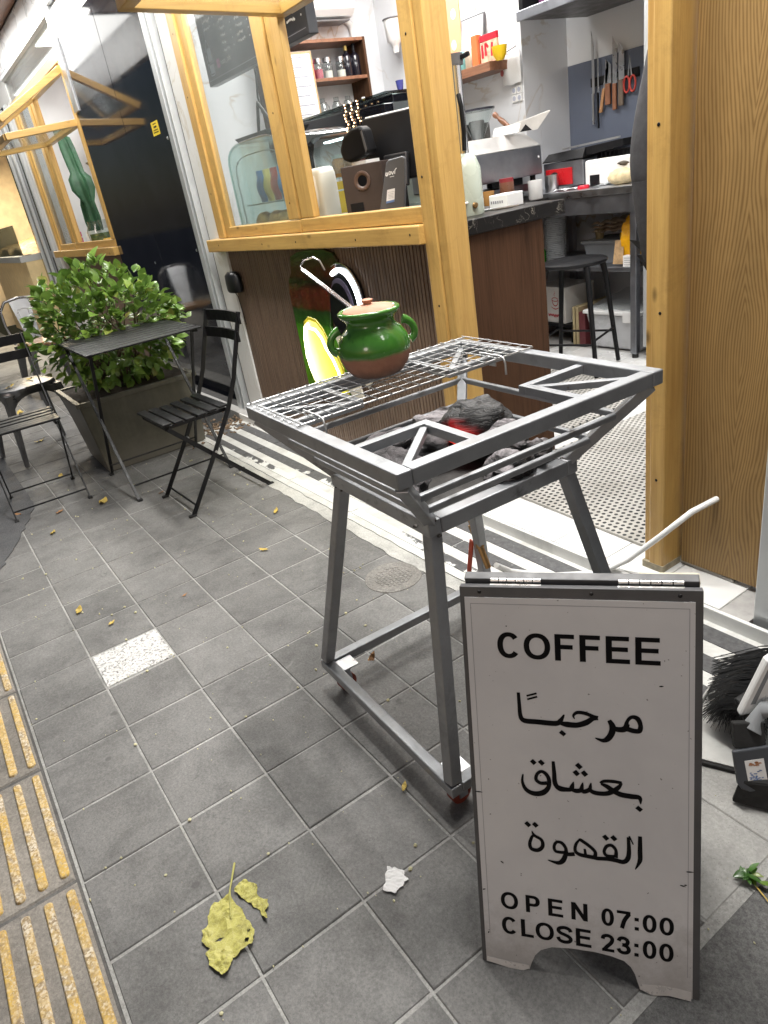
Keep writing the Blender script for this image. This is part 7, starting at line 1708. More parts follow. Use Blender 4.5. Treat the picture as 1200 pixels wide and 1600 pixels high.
MB().prism([(0, 0), (0.07, 0), (0.065, 0.13), (0.01, 0.13)], (-0.665, 3.622, ZU+0.012), (1, 0.05, 0), (0,0.1,1), 0.003).build('bag_print', plain('tan_print', (0.45, 0.30, 0.16), 0.5, 0, 0.4, 30), yb)
wl2 = thing('white_carton', 'small white label box below the yellow bag', 'box', (-0.525, 3.60, ZU))
MB().box(-0.58, -0.497, 3.602, 3.65, ZU, ZU+0.062).build('box_body', WHITEP, wl2, bevel=0.002)
b = MB()
for k in range(4): b.box(-0.572, -0.51, 3.6012, 3.6018, ZU+0.012+k*0.012, ZU+0.0145+k*0.012)
b.build('box_print', GREYINK, wl2)
# floor level: printed carton, storage bin, boards
def tri(name): pass
cbx = thing('printed_carton', 'white carton printed with a red coffee cup, low under the bar stool', 'carton', (-1.34, 3.78, 0.16))
o, u, v, zz = obox((-1.27, 3.86, 0.17), 0.30, 0.26, 0.235, -6, 'carton_body', plain('carton_white', (0.62, 0.60, 0.57), 0.7, 0, 0.06, 10), cbx, 0.004)
F = Vector((-1.27, 3.86, 0.17))-u*0.15-v*0.1305
U3 = u; V3 = Vector((0,0,1))
b = MB()
stroke(b, [(0.205+0.030*math.cos(a), 0.155+0.012*math.sin(a), 0.0045) for a in [k*0.5236 for k in range(13)]], F, U3, V3, 0.0008)
stroke(b, [(0.175, 0.150, 0.005), (0.185, 0.125, 0.006), (0.205, 0.113, 0.007), (0.228, 0.125, 0.006), (0.236, 0.150, 0.005)], F, U3, V3, 0.0008)
stroke(b, [(0.165, 0.105, 0.003), (0.205, 0.092, 0.007), (0.245, 0.105, 0.003)], F, U3, V3, 0.0008)
stroke(b, [(0.205, 0.175, 0.002), (0.197, 0.188, 0.004), (0.208, 0.198, 0.003), (0.200, 0.210, 0.001)], F, U3, V3, 0.0008)
random.seed(12)
p = 0.135
for k in range(9):
    stroke(b, [(p, 0.060, 0.007), (p+0.006, 0.042+random.uniform(-.004, .008), 0.008), (p+0.013, 0.055, 0.006)], F, U3, V3, 0.0008); p += 0.0165
b.build('carton_print', plain('carton_red', (0.42, 0.03, 0.04), 0.6), cbx)
lr = thing('low_rack', 'low black rack carrying the printed carton', 'rack', (-1.36, 3.86, 0.05))
MB().box(-1.50, -1.06, 3.71, 4.02, 0.150, 0.1685).build('rack_shelf', BLACKM, lr)
for x in (-1.47, -1.09):
    for y in (3.73, 3.99): MB().cyl((x, y, 0.05), 0.010, 0.10, 8).build('rack_leg', BLACKM, lr)
bn = thing('storage_bin', 'clear lidded plastic storage bin on the floor under the steel table', 'bin', (-0.66, 3.85, 0.05))
BINM = plain('milky_plastic', (0.55, 0.56, 0.58), 0.3, 0, 0.1, 5)
b = MB(); b.hexa([Vector(p) for p in [(-0.86, 3.68, 0.055), (-0.52, 3.68, 0.055), (-0.52, 4.05, 0.055), (-0.86, 4.05, 0.055), (-0.90, 3.645, 0.27), (-0.50, 3.645, 0.27), (-0.50, 4.08, 0.27), (-0.90, 4.08, 0.27)]]); b.build('bin_body', BINM, bn, bevel=0.010)
MB().box(-0.915, -0.497, 3.63, 4.09, 0.2705, 0.292).build('bin_lid', WHITEP, bn, bevel=0.005)
MB().box(-0.60, -0.53, 3.618, 3.6295, 0.235, 0.30).build('clip', WHITEP, bn, bevel=0.003)
b = MB(); b.sheet(6, 6, lambda p, q: (-0.90+0.40*p, 3.66+0.38*q, 0.293+0.05*q+0.012*abs(math.sin(9*p+4*q)))); o = b.build('plastic_sack', thin_glass('film', (0.95, 0.96, 0.97), 3.0, 0.25), None, (-0.7, 3.85, 0.293), smooth=60); tag(o, 'crumpled clear plastic sheet on the storage bin lid', 'plastic sheet')
for k, (x, w, m_, lb) in enumerate(((-1.015, 0.020, plain('ply_edge', (0.42, 0.34, 0.19), 0.7, 0, 0.2, 20), 'thin pale board leaning beside the storage bin'), (-0.985, 0.025, plain('ply_edge2', (0.38, 0.30, 0.17), 0.7, 0, 0.2, 20), 'second pale board leaning beside the storage bin'), (-0.945, 0.05, plain('maroon_card', (0.12, 0.025, 0.03), 0.6, 0, 0.1), 'dark maroon box upright beside the storage bin'))):
    o = MB().box(x-w/2, x+w/2-0.002, 3.66, 3.98, 0.0515, 0.30-0.03*(k == 2)).build('leaning_board' if k < 2 else 'maroon_box', m_, None, (x, 3.8, 0.05), bevel=0.002); tag(o, lb, 'board' if k < 2 else 'box')
# bar stool
bs = thing('bar_stool', 'black round seated metal bar stool between the counter and the steel table', 'stool', (-0.66, 3.20, 0.061))
SX, SY, SZ = -0.615, 3.235, 0.670
b = MB(); b.lathe([(0, 0.0), (0.165, 0.0), (0.178, -0.006), (0.180, -0.018), (0.172, -0.024), (0, -0.024)], (SX, SY, SZ), 40); b.build('seat', BLACKP, bs, smooth=40)
legs = [(-0.115, -0.115), (0.115, -0.115), (0.115, 0.115), (-0.115, 0.115)]
rot = R(20); lp = []
for x, y in legs:
    xx, yy = x*math.cos(rot)-y*math.sin(rot), x*math.sin(rot)+y*math.cos(rot); lp.append((xx, yy))
    MB().tube([(SX+xx, SY+yy, SZ-0.026), (SX+xx*1.12, SY+yy*1.12, SZ-0.10), (SX+xx*1.55, SY+yy*1.55, 0.061)], [0.018, 0.015, 0.012], 10).build('leg', BLACKM, bs, smooth=60)
for i in range(4):
    a_, b_ = lp[i], lp[(i+1) % 4]; f = 1.40
    MB().tube([(SX+a_[0]*f, SY+a_[1]*f, 0.24+0.02*(i % 2)), (SX+b_[0]*f, SY+b_[1]*f, 0.24+0.02*(i % 2))], 0.0065, 8).build('foot_rail', BLACKM, bs)
# splashback, knives, hood, fridge
spb = MB().box(-1.462, -0.60, 4.190, 4.199, 0.997, 1.685).build('splashback', plain('slate_blue_panel', (0.12, 0.14, 0.19), 0.35, 0, 0.06, 3), None, (-1.0, 4.195, 1.0), bevel=0.002); tag(spb, 'slate blue splashback panel behind the work table', 'splashback')
kr = MB().box(-1.27, -0.91, 4.176, 4.1895, 1.535, 1.585).build('knife_rack', BLACKM, None, (-1.09, 4.18, 1.55), bevel=0.004); tag(kr, 'black magnetic strip holding the kitchen knives', 'knife rack')
BLADE = plain('blade_steel', (0.45, 0.46, 0.48), 0.3, 1.0, 0.08, 10); HANW = plain('handle_wood', (0.24, 0.10, 0.05), 0.5, 0, 0.2, 20)
def knife(label, x, ztip, zh, zend, w, hm, tilt=0.0, name='knife', cat='knife'):
    t = thing(name, label, cat, (x, 4.170, zend), 'tools on the magnetic strip')
    P = lambda u, z: (x+u+(z-zend)*tilt, z)
    MB().prism([P(-w/2, zh), P(w/2, zh), P(w/2, zh+(ztip-zh)*0.75), P(-w/2+0.002, ztip)], (0, 4.1745, 0), (1,0,0), (0,0,1), 0.0028).build('blade', BLADE, t)
    MB().prism([P(-w*.42, zend), P(w*.42, zend), P(w*.40, zh-.0005), P(-w*.40, zh-.0005)], (0, 4.175, 0), (1,0,0), (0,0,1), 0.014).build('knife_handle', hm, t, bevel=0.003)
knife('long steel sharpening rod leftmost on the magnetic strip', -1.243, 1.835, 1.50, 1.325, 0.020, BLADE)
knife('thin dark skewer beside the sharpening rod', -1.205, 1.72, 1.50, 1.30, 0.010, BLACKM)
knife('short paring knife with tan handle hanging at a tilt', -1.185, 1.66, 1.515, 1.385, 0.026, plain('tan_handle', (0.42, 0.22, 0.10), 0.5), 0.22)
knife('broad spatula with brown wooden handle', -1.128, 1.665, 1.535, 1.420, 0.045, HANW)
knife('tallest knife with riveted brown handle', -1.078, 1.775, 1.528, 1.385, 0.034, HANW)
knife('wide cleaver with grey brown handle', -1.030, 1.73, 1.540, 1.400, 0.042, plain('grey_wood_handle', (0.15, 0.11, 0.08), 0.6))
sc_ = thing('scissors', 'kitchen scissors with orange red handles on the magnetic strip', 'scissors', (-0.965, 4.17, 1.46))
RH = plain('coral_handle', (0.60, 0.07, 0.05), 0.4)
for s_ in (-1, 1):
    MB().tube([(-0.965+s_*0.022+0.020*math.cos(a), 4.165, 1.505+0.042*math.sin(a)) for a in [k*0.3927 for k in range(16)]], 0.006, 7, closed=True).build('finger_loop', RH, sc_, smooth=60)
    MB().prism([(-0.965+s_*0.010-.005, 1.548), (-0.965+s_*0.010+.005, 1.548), (-0.965-s_*0.002, 1.665)], (0, 4.168+s_*0.002, 0), (1,0,0), (0,0,1), 0.002).build('scissor_blade', BLADE, sc_)
hd2 = thing('wall_cabinet', 'dark framed wall cabinet with purple packets over the back corner', 'cabinet', (-1.0, 3.9, 1.95))
MB().box(-1.295, -0.30, 3.62, 4.19, 1.915, 1.955).build('cabinet_floor', plain('dark_cabinet', (0.045, 0.04, 0.04), 0.4), hd2, bevel=0.002)
MB().box(-1.305, -0.30, 3.605, 3.6195, 1.910, 1.960).build('cabinet_edge', DULLSTEEL, hd2, bevel=0.003)
MB().box(-1.295, -1.265, 3.62, 4.19, 1.9555, 2.45).build('cabinet_side', BLACKM, hd2)
MB().box(-1.264, -0.30, 4.165, 4.19, 1.9555, 2.45).build('cabinet_back', WHITEP, hd2)
MB().box(-1.264, -0.30, 3.62, 4.164, 2.42, 2.45).build('cabinet_roof', BLACKM, hd2)
for k in range(4):
    o = MB().box(-1.20+k*0.2, -1.04+k*0.2, 3.68, 3.85, 1.9555, 2.12).build('purple_packet', plain('purple_print', (0.10, 0.03, 0.09), 0.5, 0, 0.3, 12), None, (-1.12+k*0.2, 3.75, 1.956), bevel=0.004)
    tag(o, ['purple packet nearest the open left end of the dark wall cabinet', 'second purple packet from the left in the dark wall cabinet', 'third purple packet from the left in the dark wall cabinet', 'rightmost purple packet in the dark wall cabinet'][k], 'packet', 'purple packets in the wall cabinet')
fg = thing('glass_fridge', 'tall white framed glass door fridge right of the steel table', 'fridge', (-0.10, 3.85, 0.05))
MB().box(-0.405, 0.28, 3.60, 4.15, 0.12, 1.95).build('cabinet_body', plain('fridge_grey', (0.30, 0.31, 0.33), 0.4), fg, bevel=0.004)
MB().box(-0.405, 0.28, 3.60, 4.15, 0.055, 0.119).build('plinth', BLACKP, fg)
for x0, x1, z0, z1 in ((-0.408, -0.345, 0.125, 1.95), (0.22, 0.283, 0.125, 1.95), (-0.3445, 0.2195, 0.125, 0.20), (-0.3445, 0.2195, 1.87, 1.95)): MB().box(x0, x1, 3.555, 3.5995, z0, z1).build('door_frame', ALU, fg, bevel=0.003)
MB().box(-0.3445, 0.2195, 3.575, 3.580, 0.2005, 1.8695).build('door_glass', thin_glass('dark_glass', (0.35, 0.40, 0.45), 2.0), fg)
MB().bar((-0.37, 3.545, 1.10), (-0.37, 3.545, 1.40), 0.012, 0.02, (0,1,0)).build('door_handle', BLACKP, fg, bevel=0.003)
# ------------------------------------------------------------------ person standing behind the door post
SKIN = plain('skin', (0.50, 0.28, 0.20), 0.5, 0, 0.06, 10)
CLOTH = plain('dark_grey_cloth', (0.030, 0.030, 0.034), 0.85, 0, 0.2, 18, 0.25, 50, bdist=0.006)
TROU = plain('black_trousers', (0.010, 0.010, 0.012), 0.85, 0, 0.2, 18, 0.25, 50, bdist=0.006)
def skin(name, pts, edges, mat, parent, off, sub=2):
    me = bpy.data.meshes.new(name); me.from_pydata([tuple(Vector(p[0])) for p in pts], edges, [])
    o = bpy.data.objects.new(name, me); COL.objects.link(o); o.parent = parent
    me.materials.append(mat)
    bm = bmesh.new(); bm.from_mesh(me); lay = bm.verts.layers.skin.verify()
    for i, v in enumerate(bm.verts):
        r_ = pts[i][1]; v[lay].radius = r_ if isinstance(r_, tuple) else (r_, r_); v[lay].use_root = (i == 0)
    bm.to_mesh(me); bm.free()
    o.modifiers.new('skin', 'SKIN').use_smooth_shade = True
    s_ = o.modifiers.new('sub', 'SUBSURF'); s_.levels = sub; s_.render_levels = sub
    return o
pe = thing('person', 'person in dark grey shirt and black trousers, mostly hidden behind the right door post', 'person', (0, 0, 0))
H = [((0, 0, 0.88), (0.15, 0.10)), ((0, 0, 1.00), (0.14, 0.095)), ((0, -0.01, 1.16), (0.15, 0.10)), ((0, 0, 1.30), (0.165, 0.10)), ((0, 0.01, 1.385), (0.10, 0.075)), ((0, 0.0, 1.44), 0.052), ((0, -0.012, 1.50), 0.058), ((0, -0.018, 1.56), 0.082), ((0, -0.012, 1.625), 0.088), ((0, -0.008, 1.69), 0.055),
     ((-0.09, 0, 0.82), 0.088), ((-0.10, -0.012, 0.50), 0.060), ((-0.10, 0.0, 0.12), 0.042), ((-0.105, -0.09, 0.055), 0.032), ((-0.11, -0.17, 0.045), 0.026),
     ((0.09, 0, 0.82), 0.088), ((0.10, -0.012, 0.50), 0.060), ((0.10, 0.0, 0.12), 0.042), ((0.105, -0.09, 0.055), 0.032), ((0.11, -0.17, 0.045), 0.026),
     ((-0.17, 0.01, 1.35), 0.058), ((-0.215, 0.02, 1.10), 0.044), ((-0.212, -0.01, 0.90), 0.033), ((-0.210, -0.03, 0.83), 0.027),
     ((0.17, 0.01, 1.35), 0.058), ((0.215, 0.02, 1.10), 0.044), ((0.212, -0.01, 0.90), 0.033), ((0.210, -0.03, 0.83), 0.027)]
E_ = [(0,1),(1,2),(2,3),(3,4),(4,5),(5,6),(6,7),(7,8),(8,9),(0,10),(10,11),(11,12),(12,13),(13,14),(0,15),(15,16),(16,17),(17,18),(18,19),(3,20),(20,21),(21,22),(22,23),(3,24),(24,25),(25,26),(26,27)]
skin('body', H, E_, SKIN, pe, (0,0,0))
for sx in (-1, 1):
    w = Vector((sx*0.210, -0.03, 0.83))
    for k in range(4):
        l = (0.070, 0.082, 0.078, 0.062)[k]; o0 = w+Vector((sx*0.004, 0.020-k*0.016, -0.045))
        skin('finger', [(o0+Vector((0, 0, 0.03)), 0.010), (o0, 0.009), (o0+Vector((-sx*0.006, -0.004, -l*0.5)), 0.0085), (o0+Vector((-sx*0.022, -0.006, -l*0.95)), 0.0065)], [(0,1),(1,2),(2,3)], SKIN, pe, 0, 1)
    skin('thumb', [(w+Vector((0, -0.010, 0.0)), 0.012), (w+Vector((-sx*0.010, -0.040, -0.030)), 0.010), (w+Vector((-sx*0.016, -0.050, -0.060)), 0.008)], [(0,1),(1,2)], SKIN, pe, 0, 1)
    skin('palm', [(w+Vector((0, 0, 0.01)), (0.018, 0.030)), (w+Vector((sx*0.004, 0, -0.045)), (0.014, 0.036))], [(0,1)], SKIN, pe, 0, 1)
    MB().blob((sx*0.031, -0.098, 1.583), 0.011, 0.008, 0.007, 0, 1, 0, 10, 6).build('eye', INK, pe, smooth=60)
    MB().blob((sx*0.088, -0.005, 1.575), 0.012, 0.020, 0.032, 0, 1, 0, 10, 8).build('ear', SKIN, pe, smooth=60)
MB().tube([(0, -0.098, 1.588), (0, -0.112, 1.555), (0, -0.104, 1.543)], [0.008, 0.013, 0.010], 8).build('nose', SKIN, pe, smooth=60)
MB().tube([(-0.022, -0.090, 1.515), (0, -0.095, 1.513), (0.022, -0.090, 1.515)], [0.003, 0.006, 0.003], 8).build('mouth', plain('lip', (0.35, 0.13, 0.11), 0.5), pe, smooth=60)
MB().blob((0, 0.012, 1.635), 0.100, 0.105, 0.085, 0.06, 5, 5, 22, 14).build('hair', plain('dark_hair', (0.012, 0.009, 0.007), 0.6, 0, 0.3, 40), pe, smooth=60)
S_ = [((0, 0, 0.86), (0.172, 0.125)), ((0, 0, 1.00), (0.160, 0.115)), ((0, -0.01, 1.16), (0.170, 0.118)), ((0, 0, 1.30), (0.185, 0.118)), ((0, 0.01, 1.395), (0.105, 0.085)), ((0, 0.005, 1.43), 0.066),
      ((-0.185, 0.01, 1.345), 0.078), ((-0.230, 0.02, 1.10), 0.062), ((-0.222, 0.0, 1.00), 0.058), ((0.185, 0.01, 1.345), 0.078), ((0.230, 0.02, 1.10), 0.062), ((0.222, 0.0, 1.00), 0.058)]
skin('shirt', S_, [(0,1),(1,2),(2,3),(3,4),(4,5),(3,6),(6,7),(7,8),(3,9),(9,10),(10,11)], CLOTH, pe, 0)
T_ = [((0, 0, 0.90), (0.158, 0.112)), ((-0.09, 0, 0.80), 0.105), ((-0.103, -0.012, 0.50), 0.082), ((-0.103, 0.0, 0.10), 0.075), ((-0.103, 0.0, 0.035), 0.078), ((0.09, 0, 0.80), 0.105), ((0.103, -0.012, 0.50), 0.082), ((0.103, 0.0, 0.10), 0.075), ((0.103, 0.0, 0.035), 0.078)]
skin('trousers', T_, [(0,1),(1,2),(2,3),(3,4),(0,5),(5,6),(6,7),(7,8)], TROU, pe, 0)
for sx in (-1, 1): MB().blob((sx*0.108, -0.085, 0.035), 0.046, 0.135, 0.045, 0.03, 2, 2, 16, 9, 0.034).build('shoe', BLACKP, pe, smooth=60)
for sx in (-1, 1): MB().tube([(sx*0.226, 0.01, 1.06), (sx*0.220, 0.0, 0.97), (sx*0.213, -0.015, 0.86), (sx*0.212, -0.017, 0.84)], [0.056, 0.054, 0.047, 0.040], 14).build('sleeve', CLOTH, pe, smooth=60)
for z in (1.30, 1.22): MB().lathe([(0, 0.003), (0.006, 0.002), (0.007, 0)], (0,0,0), 10, fn=lambda v, z=z: Vector((-0.235+v.x, -0.062-v.z, z+v.y))).build('snap_button', STEEL, pe)
pe.location = (0.795, 2.22, 0.061); pe.rotation_euler = (R(3.5), 0, R(78))

# ------------------------------------------------------------------ neighbouring shop
nw = shop_window('yellow timber window of the neighbouring shop with propped open sashes', -6.17, -5.42, -5.20, -3.895, 2.34, 1.01, True, False)
MB().box(-3.985, -3.895, 1.700, 1.780, 1.131, 2.339).build('window_post', WOOD, nw, bevel=0.004)
sash(nw, -5.17, -3.99, 1.19, 1.735, 1.910, 1.955)
sash(nw, -5.17, -3.99, 1.19, 1.735, 2.02, 2.315)
MB().box(-6.17, -3.80, 1.690, 1.76, 2.600, 2.634).build('transom_rail', ALU, nw, bevel=0.002)
MB().box(-6.17, -3.895, 1.725, 1.730, 2.411, 2.599).build('transom_pane', GLASS, nw)
MB().box(-3.890, -3.78, 1.688, 1.74, 2.0, 2.634).build('steel_post', STEEL, nw, bevel=0.003)
jb = MB().box(-6.36, -6.175, 1.722, 1.80, 0.0, 2.45).build('window_jamb', JAMB, None, (-6.27, 1.75, 0)); tag(jb, 'pale stone jamb strip left of the neighbouring shop window', 'jamb')
p2 = pillar('black clad pillar left of the neighbouring shop window', -7.30, -6.95, -6.50, -6.495, -6.365)
for x in (-6.80, -7.08): MB().box(x, x+0.05, 1.675, 1.699, 0.0, 2.45).build('trim_strip', ALU, p2)
nwall = MB().box(-6.17, -3.895, 1.752, 1.80, 0.0, 1.008).build('lower_wall', SLATW, None, (-5.0, 1.77, 0)); tag(nwall, 'dark timber wall below the neighbouring shop window', 'wall')
w = MB().box(-6.45, -3.60, 3.0, 3.1, 0.05, 2.75).build('wall', CEILM); struct(w)
w = MB().box(-6.50, -6.40, 1.81, 2.999, 0.05, 2.75).build('wall', CEILM); struct(w)
w = MB().box(-3.70, -3.60, 1.81, 2.999, 0.05, 2.75).build('wall', CEILM); struct(w)
w = MB().box(-6.50, -3.60, 1.80, 3.1, 2.751, 2.85).build('ceiling', CEILM); struct(w)
ncn = MB().box(-6.35, -3.75, 1.80, 2.30, 0.06, 1.058).build('window_counter', WHITEP, None, (-5, 2.05, 0.06), bevel=0.004); tag(ncn, 'white counter ledge inside the neighbouring shop window', 'counter')
n1 = thing('wall_shelf', 'brown plank shelf high in the neighbouring shop window', 'shelf', (-5.3, 2.2, 2.28))
MB().box(-6.1, -4.6, 2.30, 2.62, 2.27, 2.30).build('shelf_plank', WALNUTX, n1); MB().box(-6.1, -4.6, 2.30, 2.62, 1.95, 1.98).build('shelf_plank', WALNUTX, n1)
for x in (-6.09, -4.62): MB().box(x-0.01, x+0.01, 2.60, 2.63, 1.90, 2.35).build('bracket', STEEL, n1)
ph_ = MB().box(-5.52, -5.28, 2.36, 2.39, 2.301, 2.50).build('photo_frame', plain('photo_print', (0.45, 0.32, 0.42), 0.4, 0, 0.6, 8), None, (-5.4, 2.37, 2.301), bevel=0.003); tag(ph_, 'small framed photo on the neighbouring shop shelf', 'picture frame')
bk_ = MB().box(-5.18, -4.95, 2.36, 2.55, 2.301, 2.60).build('file_box', plain('lilac_card', (0.35, 0.32, 0.40), 0.5, 0, 0.3, 6), None, (-5.06, 2.45, 2.301), bevel=0.003); tag(bk_, 'grey lilac box on the neighbouring shop shelf', 'box')
bottle('dark green wine bottle on the shelf of the neighbouring shop', -5.42, 2.36, 1.981, [(0, 0), (0.07, 0), (0.075, 0.01), (0.075, 0.17), (0.05, 0.21), (0.05, 0.22), (0, 0.22)], plain('deep_green', (0.01, 0.06, 0.04), 0.15, 0, 0.2), None, None, 0, None, 'bottle', 'bottle')
CAC = plain('cactus_green', (0.014, 0.070, 0.028), 0.6, 0, 0.35, 12, 0.3, 40)
cac = thing('cactus', 'tall segmented green cactus in the neighbouring shop window', 'cactus', (-5.56, 2.06, 1.06))
def cactus_col(pts, rs, nm):
    b = MB(); pts = [Vector(p) for p in pts]; n = 30; vs = []; fs = []
    for i, p in enumerate(pts):
        for k in range(n):
            a = 2*math.pi*k/n; r_ = rs[i]*(1+0.24*math.cos(6*a)); vs.append(p+Vector((math.cos(a)*r_, math.sin(a)*r_, 0)))
    for i in range(len(pts)-1):
        for k in range(n): l = (k+1) % n; fs.append((i*n+k, i*n+l, (i+1)*n+l, (i+1)*n+k))
    fs.append(tuple((len(pts)-1)*n+k for k in range(n)))
    b.add(vs, fs); b.build(nm, CAC, cac, smooth=40)
cactus_col([(-5.50, 2.00, 1.20), (-5.52, 2.00, 1.32), (-5.54, 2.00, 1.46), (-5.56, 2.00, 1.50), (-5.60, 2.00, 1.58), (-5.63, 2.00, 1.68), (-5.65, 2.00, 1.73), (-5.68, 2.00, 1.80), (-5.74, 2.00, 1.95), (-5.77, 2.00, 2.04), (-5.78, 2.00, 2.07)], [0.038, 0.048, 0.042, 0.06, 0.092, 0.088, 0.056, 0.058, 0.058, 0.05, 0.015], 'stem_segment')
cactus_col([(-5.74, 2.00, 1.18), (-5.75, 2.00, 1.30), (-5.73, 2.00, 1.45), (-5.66, 2.00, 1.56)], [0.032, 0.04, 0.04, 0.022], 'stem_segment')
b = MB(); b.lathe([(0, 0), (0.13, 0), (0.135, 0.02), (0.125, 0.15), (0, 0.15)], (-5.60, 2.02, 1.059), 18); b.build('white_pot', WHITEP, cac, smooth=50)
jr = bottle('round glass terrarium jar with moss at the sill of the neighbouring window', -5.22, 1.95, 1.059, [(0, 0), (0.10, 0), (0.125, 0.03), (0.13, 0.14), (0.10, 0.21), (0.105, 0.23), (0, 0.23)], JARG, None, None, 0, (0.11, 0.12, plain('moss', (0.06, 0.10, 0.03), 0.9, 0, 0.6, 25)), 'terrarium_jar', 'jar')
for k in range(2):
    bottle(['small yellow cup just right of the terrarium jar', 'small yellow cup at the right end of the neighbouring sill'][k], -4.98+k*0.13, 1.93, 1.059, [(0, 0), (0.035, 0), (0.045, 0.07), (0.04, 0.07), (0, 0.01)], plain('ochre_cup', (0.55, 0.33, 0.06), 0.4), None, None, 0, None, 'cup', 'cup', 'yellow cups beside the terrarium jar')
bsk = thing('banana_basket', 'woven basket of bananas on a white cabinet in the neighbouring shop', 'basket', (-5.16, 2.25, 1.72))
b = MB(); b.lathe([(0, 0.0), (0.12, 0.0), (0.20, 0.09), (0.19, 0.09), (0, 0.02)], (-5.62, 2.30, 1.712), 22); b.build('basket_bowl', plain('wicker', (0.42, 0.30, 0.15), 0.8, 0, 0.4, 40), bsk, smooth=50)
for k in range(4):
    a0 = k*0.35
    MB().tube([(-5.76+k*0.05+0.10*math.sin(t*2.2), 2.22+k*0.02, 1.80+0.16*t-0.08*t*t*1.2) for t in (0, .25, .5, .75, 1.0)], [0.012, 0.030, 0.034, 0.028, 0.010], 8).build('banana', plain('banana_yellow', (0.55, 0.42, 0.04), 0.5, 0, 0.15), bsk, smooth=60)
wc = thing('white_cabinet', 'white cabinet under the banana basket in the neighbouring shop', 'cabinet', (-5.0, 2.3, 1.06))
MB().box(-6.05, -4.95, 2.16, 2.55, 1.059, 1.71).build('cabinet_body', WHITEP, wc, bevel=0.03, seg=4)
MB().box(-5.42, -5.25, 2.155, 2.1595, 1.30, 1.52).build('cabinet_door', plain('pale_grey_door', (0.5, 0.5, 0.55), 0.4), wc)
pk = thing('pink_letters', 'pink block letters on the sill of the neighbouring window', 'ornament', (-5.85, 1.9, 1.06))
for k in range(3): MB().box(-5.90, -5.86, 1.87, 1.91, 1.060+k*0.055, 1.108+k*0.055).build('letter_block', plain('hot_pink', (0.6, 0.08, 0.25), 0.4), pk, bevel=0.006)
# fascia, soffit and unseen outer beam over the neighbouring shop and ours
WF2 = plain('white_fascia', (0.62, 0.63, 0.64), 0.28, 0.15, 0.05, 3)
fs_ = MB().box(-9.5, -2.2, 1.688, 1.719, 2.635, 2.845).build('fascia', WF2, None, (-5, 1.7, 2.46), bevel=0.003); tag(fs_, 'white metal fascia band above the neighbouring shop window', 'fascia')
sf = thing('soffit', 'brown timber plank soffit over the shop fronts', 'soffit', (-3, 1.2, 2.87))
SPL = wood('soffit_plank', (0.20, 0.09, 0.05), (0.10, 0.04, 0.02), 0, 0.7, 0.35, 0.2, False)
for k in range(9): MB().box(-9.5, 4.2, 0.62+k*0.12, 0.732+k*0.12, 2.860, 2.880).build('plank', SPL, sf, bevel=0.003)
MB().box(-9.5, 4.2, 0.60, 1.72, 2.885, 2.95).build('soffit_board', BLACKM, sf)
ab = MB().box(-9.5, 4.2, 0.60, 0.68, 2.52, 2.858).build('mirrored_beam', WF2, None, (-3, 0.64, 2.52), bevel=0.004); tag(ab, 'unseen white box beam at the soffit edge, mirrored in the black pillar', 'beam')  # out of view, placed white for a bright reflection in the black pillar
# far shop display with warm light
dc = thing('display_counter', 'warm lit display counter heaped with nuts at the far left', 'display counter', (-8.9, 1.6, 0))
MB().box(-10.6, -7.50, 1.55, 2.3, 0.0, 0.99).build('counter_body', plain('butter_front', (0.70, 0.55, 0.30), 0.5), dc)
MB().box(-10.6, -7.50, 1.50, 2.3, 0.991, 1.06).build('counter_edge', ALU, dc)
b = MB(); random.seed(44)
b.sheet(60, 14, lambda p, q: (-10.55+3.0*p, 1.56+0.7*q, 1.065+0.20*abs(math.sin(p*9.4))*(0.4+0.6*q)+0.02*noise.noise(Vector((p*90, q*30, 1)))))
stuff(b.build('nuts', plain('mixed_nuts', (0.45, 0.30, 0.14), 0.6, 0, 0.6, 30, 0.8, 60), dc, smooth=40))
MB().box(-10.6, -7.50, 1.545, 1.552, 1.061, 1.40).build('glass_guard', CLEAR, dc)
bw2 = MB().box(-11.2, -11.1, 1.45, 2.599, 0, 2.45).build('far_wall', plain('warm_wall', (0.70, 0.60, 0.42), 0.6), None); struct(bw2)
bw_ = MB().box(-11.2, -7.3, 2.6, 2.7, 0, 2.45).build('far_wall', plain('warm_wall', (0.70, 0.60, 0.42), 0.6), None); struct(bw_)
oc = MB().box(-8.9, -8.5, 2.31, 2.55, 0.0, 1.95).build('orange_drum', plain('orange_plastic', (0.70, 0.22, 0.03), 0.4), None, (-8.7, 2.43, 0.0), bevel=0.03); tag(oc, 'orange container behind the far display counter', 'container')

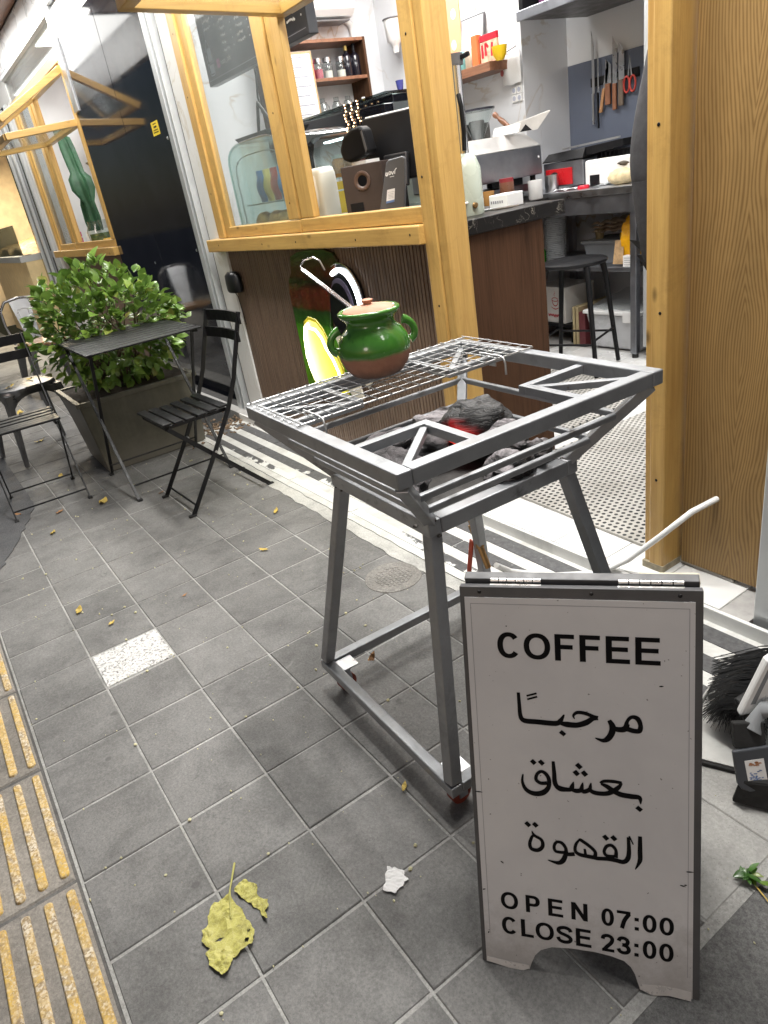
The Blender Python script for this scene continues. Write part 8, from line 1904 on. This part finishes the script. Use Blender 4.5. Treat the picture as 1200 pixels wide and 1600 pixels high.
# ------------------------------------------------------------------ lamps of the place
def panel_lamp(label, x, y, z, sx, sy, power, col=(1.0, 0.985, 0.96), grp='ceiling light panels'):
    t = thing('ceiling_lamp', label, 'ceiling lamp', (x, y, z), grp)
    MB().box(x-sx/2-0.012, x+sx/2+0.012, y-sy/2-0.012, y+sy/2+0.012, z, z+0.03).build('lamp_frame', WHITEP, t)
    MB().box(x-sx/2, x+sx/2, y-sy/2, y+sy/2, z-0.004, z-0.0005).build('diffuser', emit('diffuser_%d' % int(col[2]*100), col, 6.0), t)
    l = bpy.data.lights.new('lamp_light', 'AREA'); l.shape = 'RECTANGLE'; l.size = sx; l.size_y = sy; l.energy = power; l.color = col
    lo = bpy.data.objects.new('lamp_light', l); COL.objects.link(lo); lo.parent = t; lo.location = (0, 0, -0.012)
    return t
panel_lamp('square ceiling light panel inside the cafe near the window', -1.2, 2.35, 2.70, 0.6, 0.6, 25)
panel_lamp('square ceiling light panel inside the cafe near the doorway', 0.4, 2.55, 2.70, 0.6, 0.6, 25)
panel_lamp('square ceiling light panel over the espresso machine', -2.0, 3.2, 2.70, 0.6, 0.6, 25)
panel_lamp('square ceiling light panel over the steel work table', -0.6, 3.4, 2.70, 0.6, 0.6, 25)
panel_lamp('ceiling light panel in the neighbouring shop', -5.0, 2.4, 2.70, 0.9, 0.5, 26, (1.0, 0.99, 0.98))
panel_lamp('warm ceiling light panel in the far shop', -9.2, 1.60, 2.35, 2.4, 0.3, 90, (1.0, 0.84, 0.58))
for x, e, wh_ in ((-5.3, 26, 'over the neighbouring shop window'), (-3.4, 42, 'over the black pillar between the shops'), (-0.9, 62, 'over the cafe window'), (0.9, 78, 'over the cafe doorway'), (2.6, 8, 'over the right hand black pillar')):
    panel_lamp('slim white light batten under the timber soffit '+wh_, x, 1.28, 2.825, 1.2, 0.26, e, (1.0, 0.98, 0.94), 'light battens under the soffit')

t = thing('mirrored_light_panel', 'broad unseen light panel in the soffit, mirrored white in the black pillar', 'ceiling lamp', (-6.8, 0.94, 2.85))  # out of view, placed and sized for its reflection in the black pillar
MB().box(-8.62, -5.02, 0.685, 1.215, 2.846, 2.8595).build('lamp_frame', ALU, t)
MB().box(-8.60, -5.04, 0.70, 1.20, 2.838, 2.8455).build('diffuser', emit('soffit_diffuser', (1.0, 0.99, 0.95), 4.0), t)
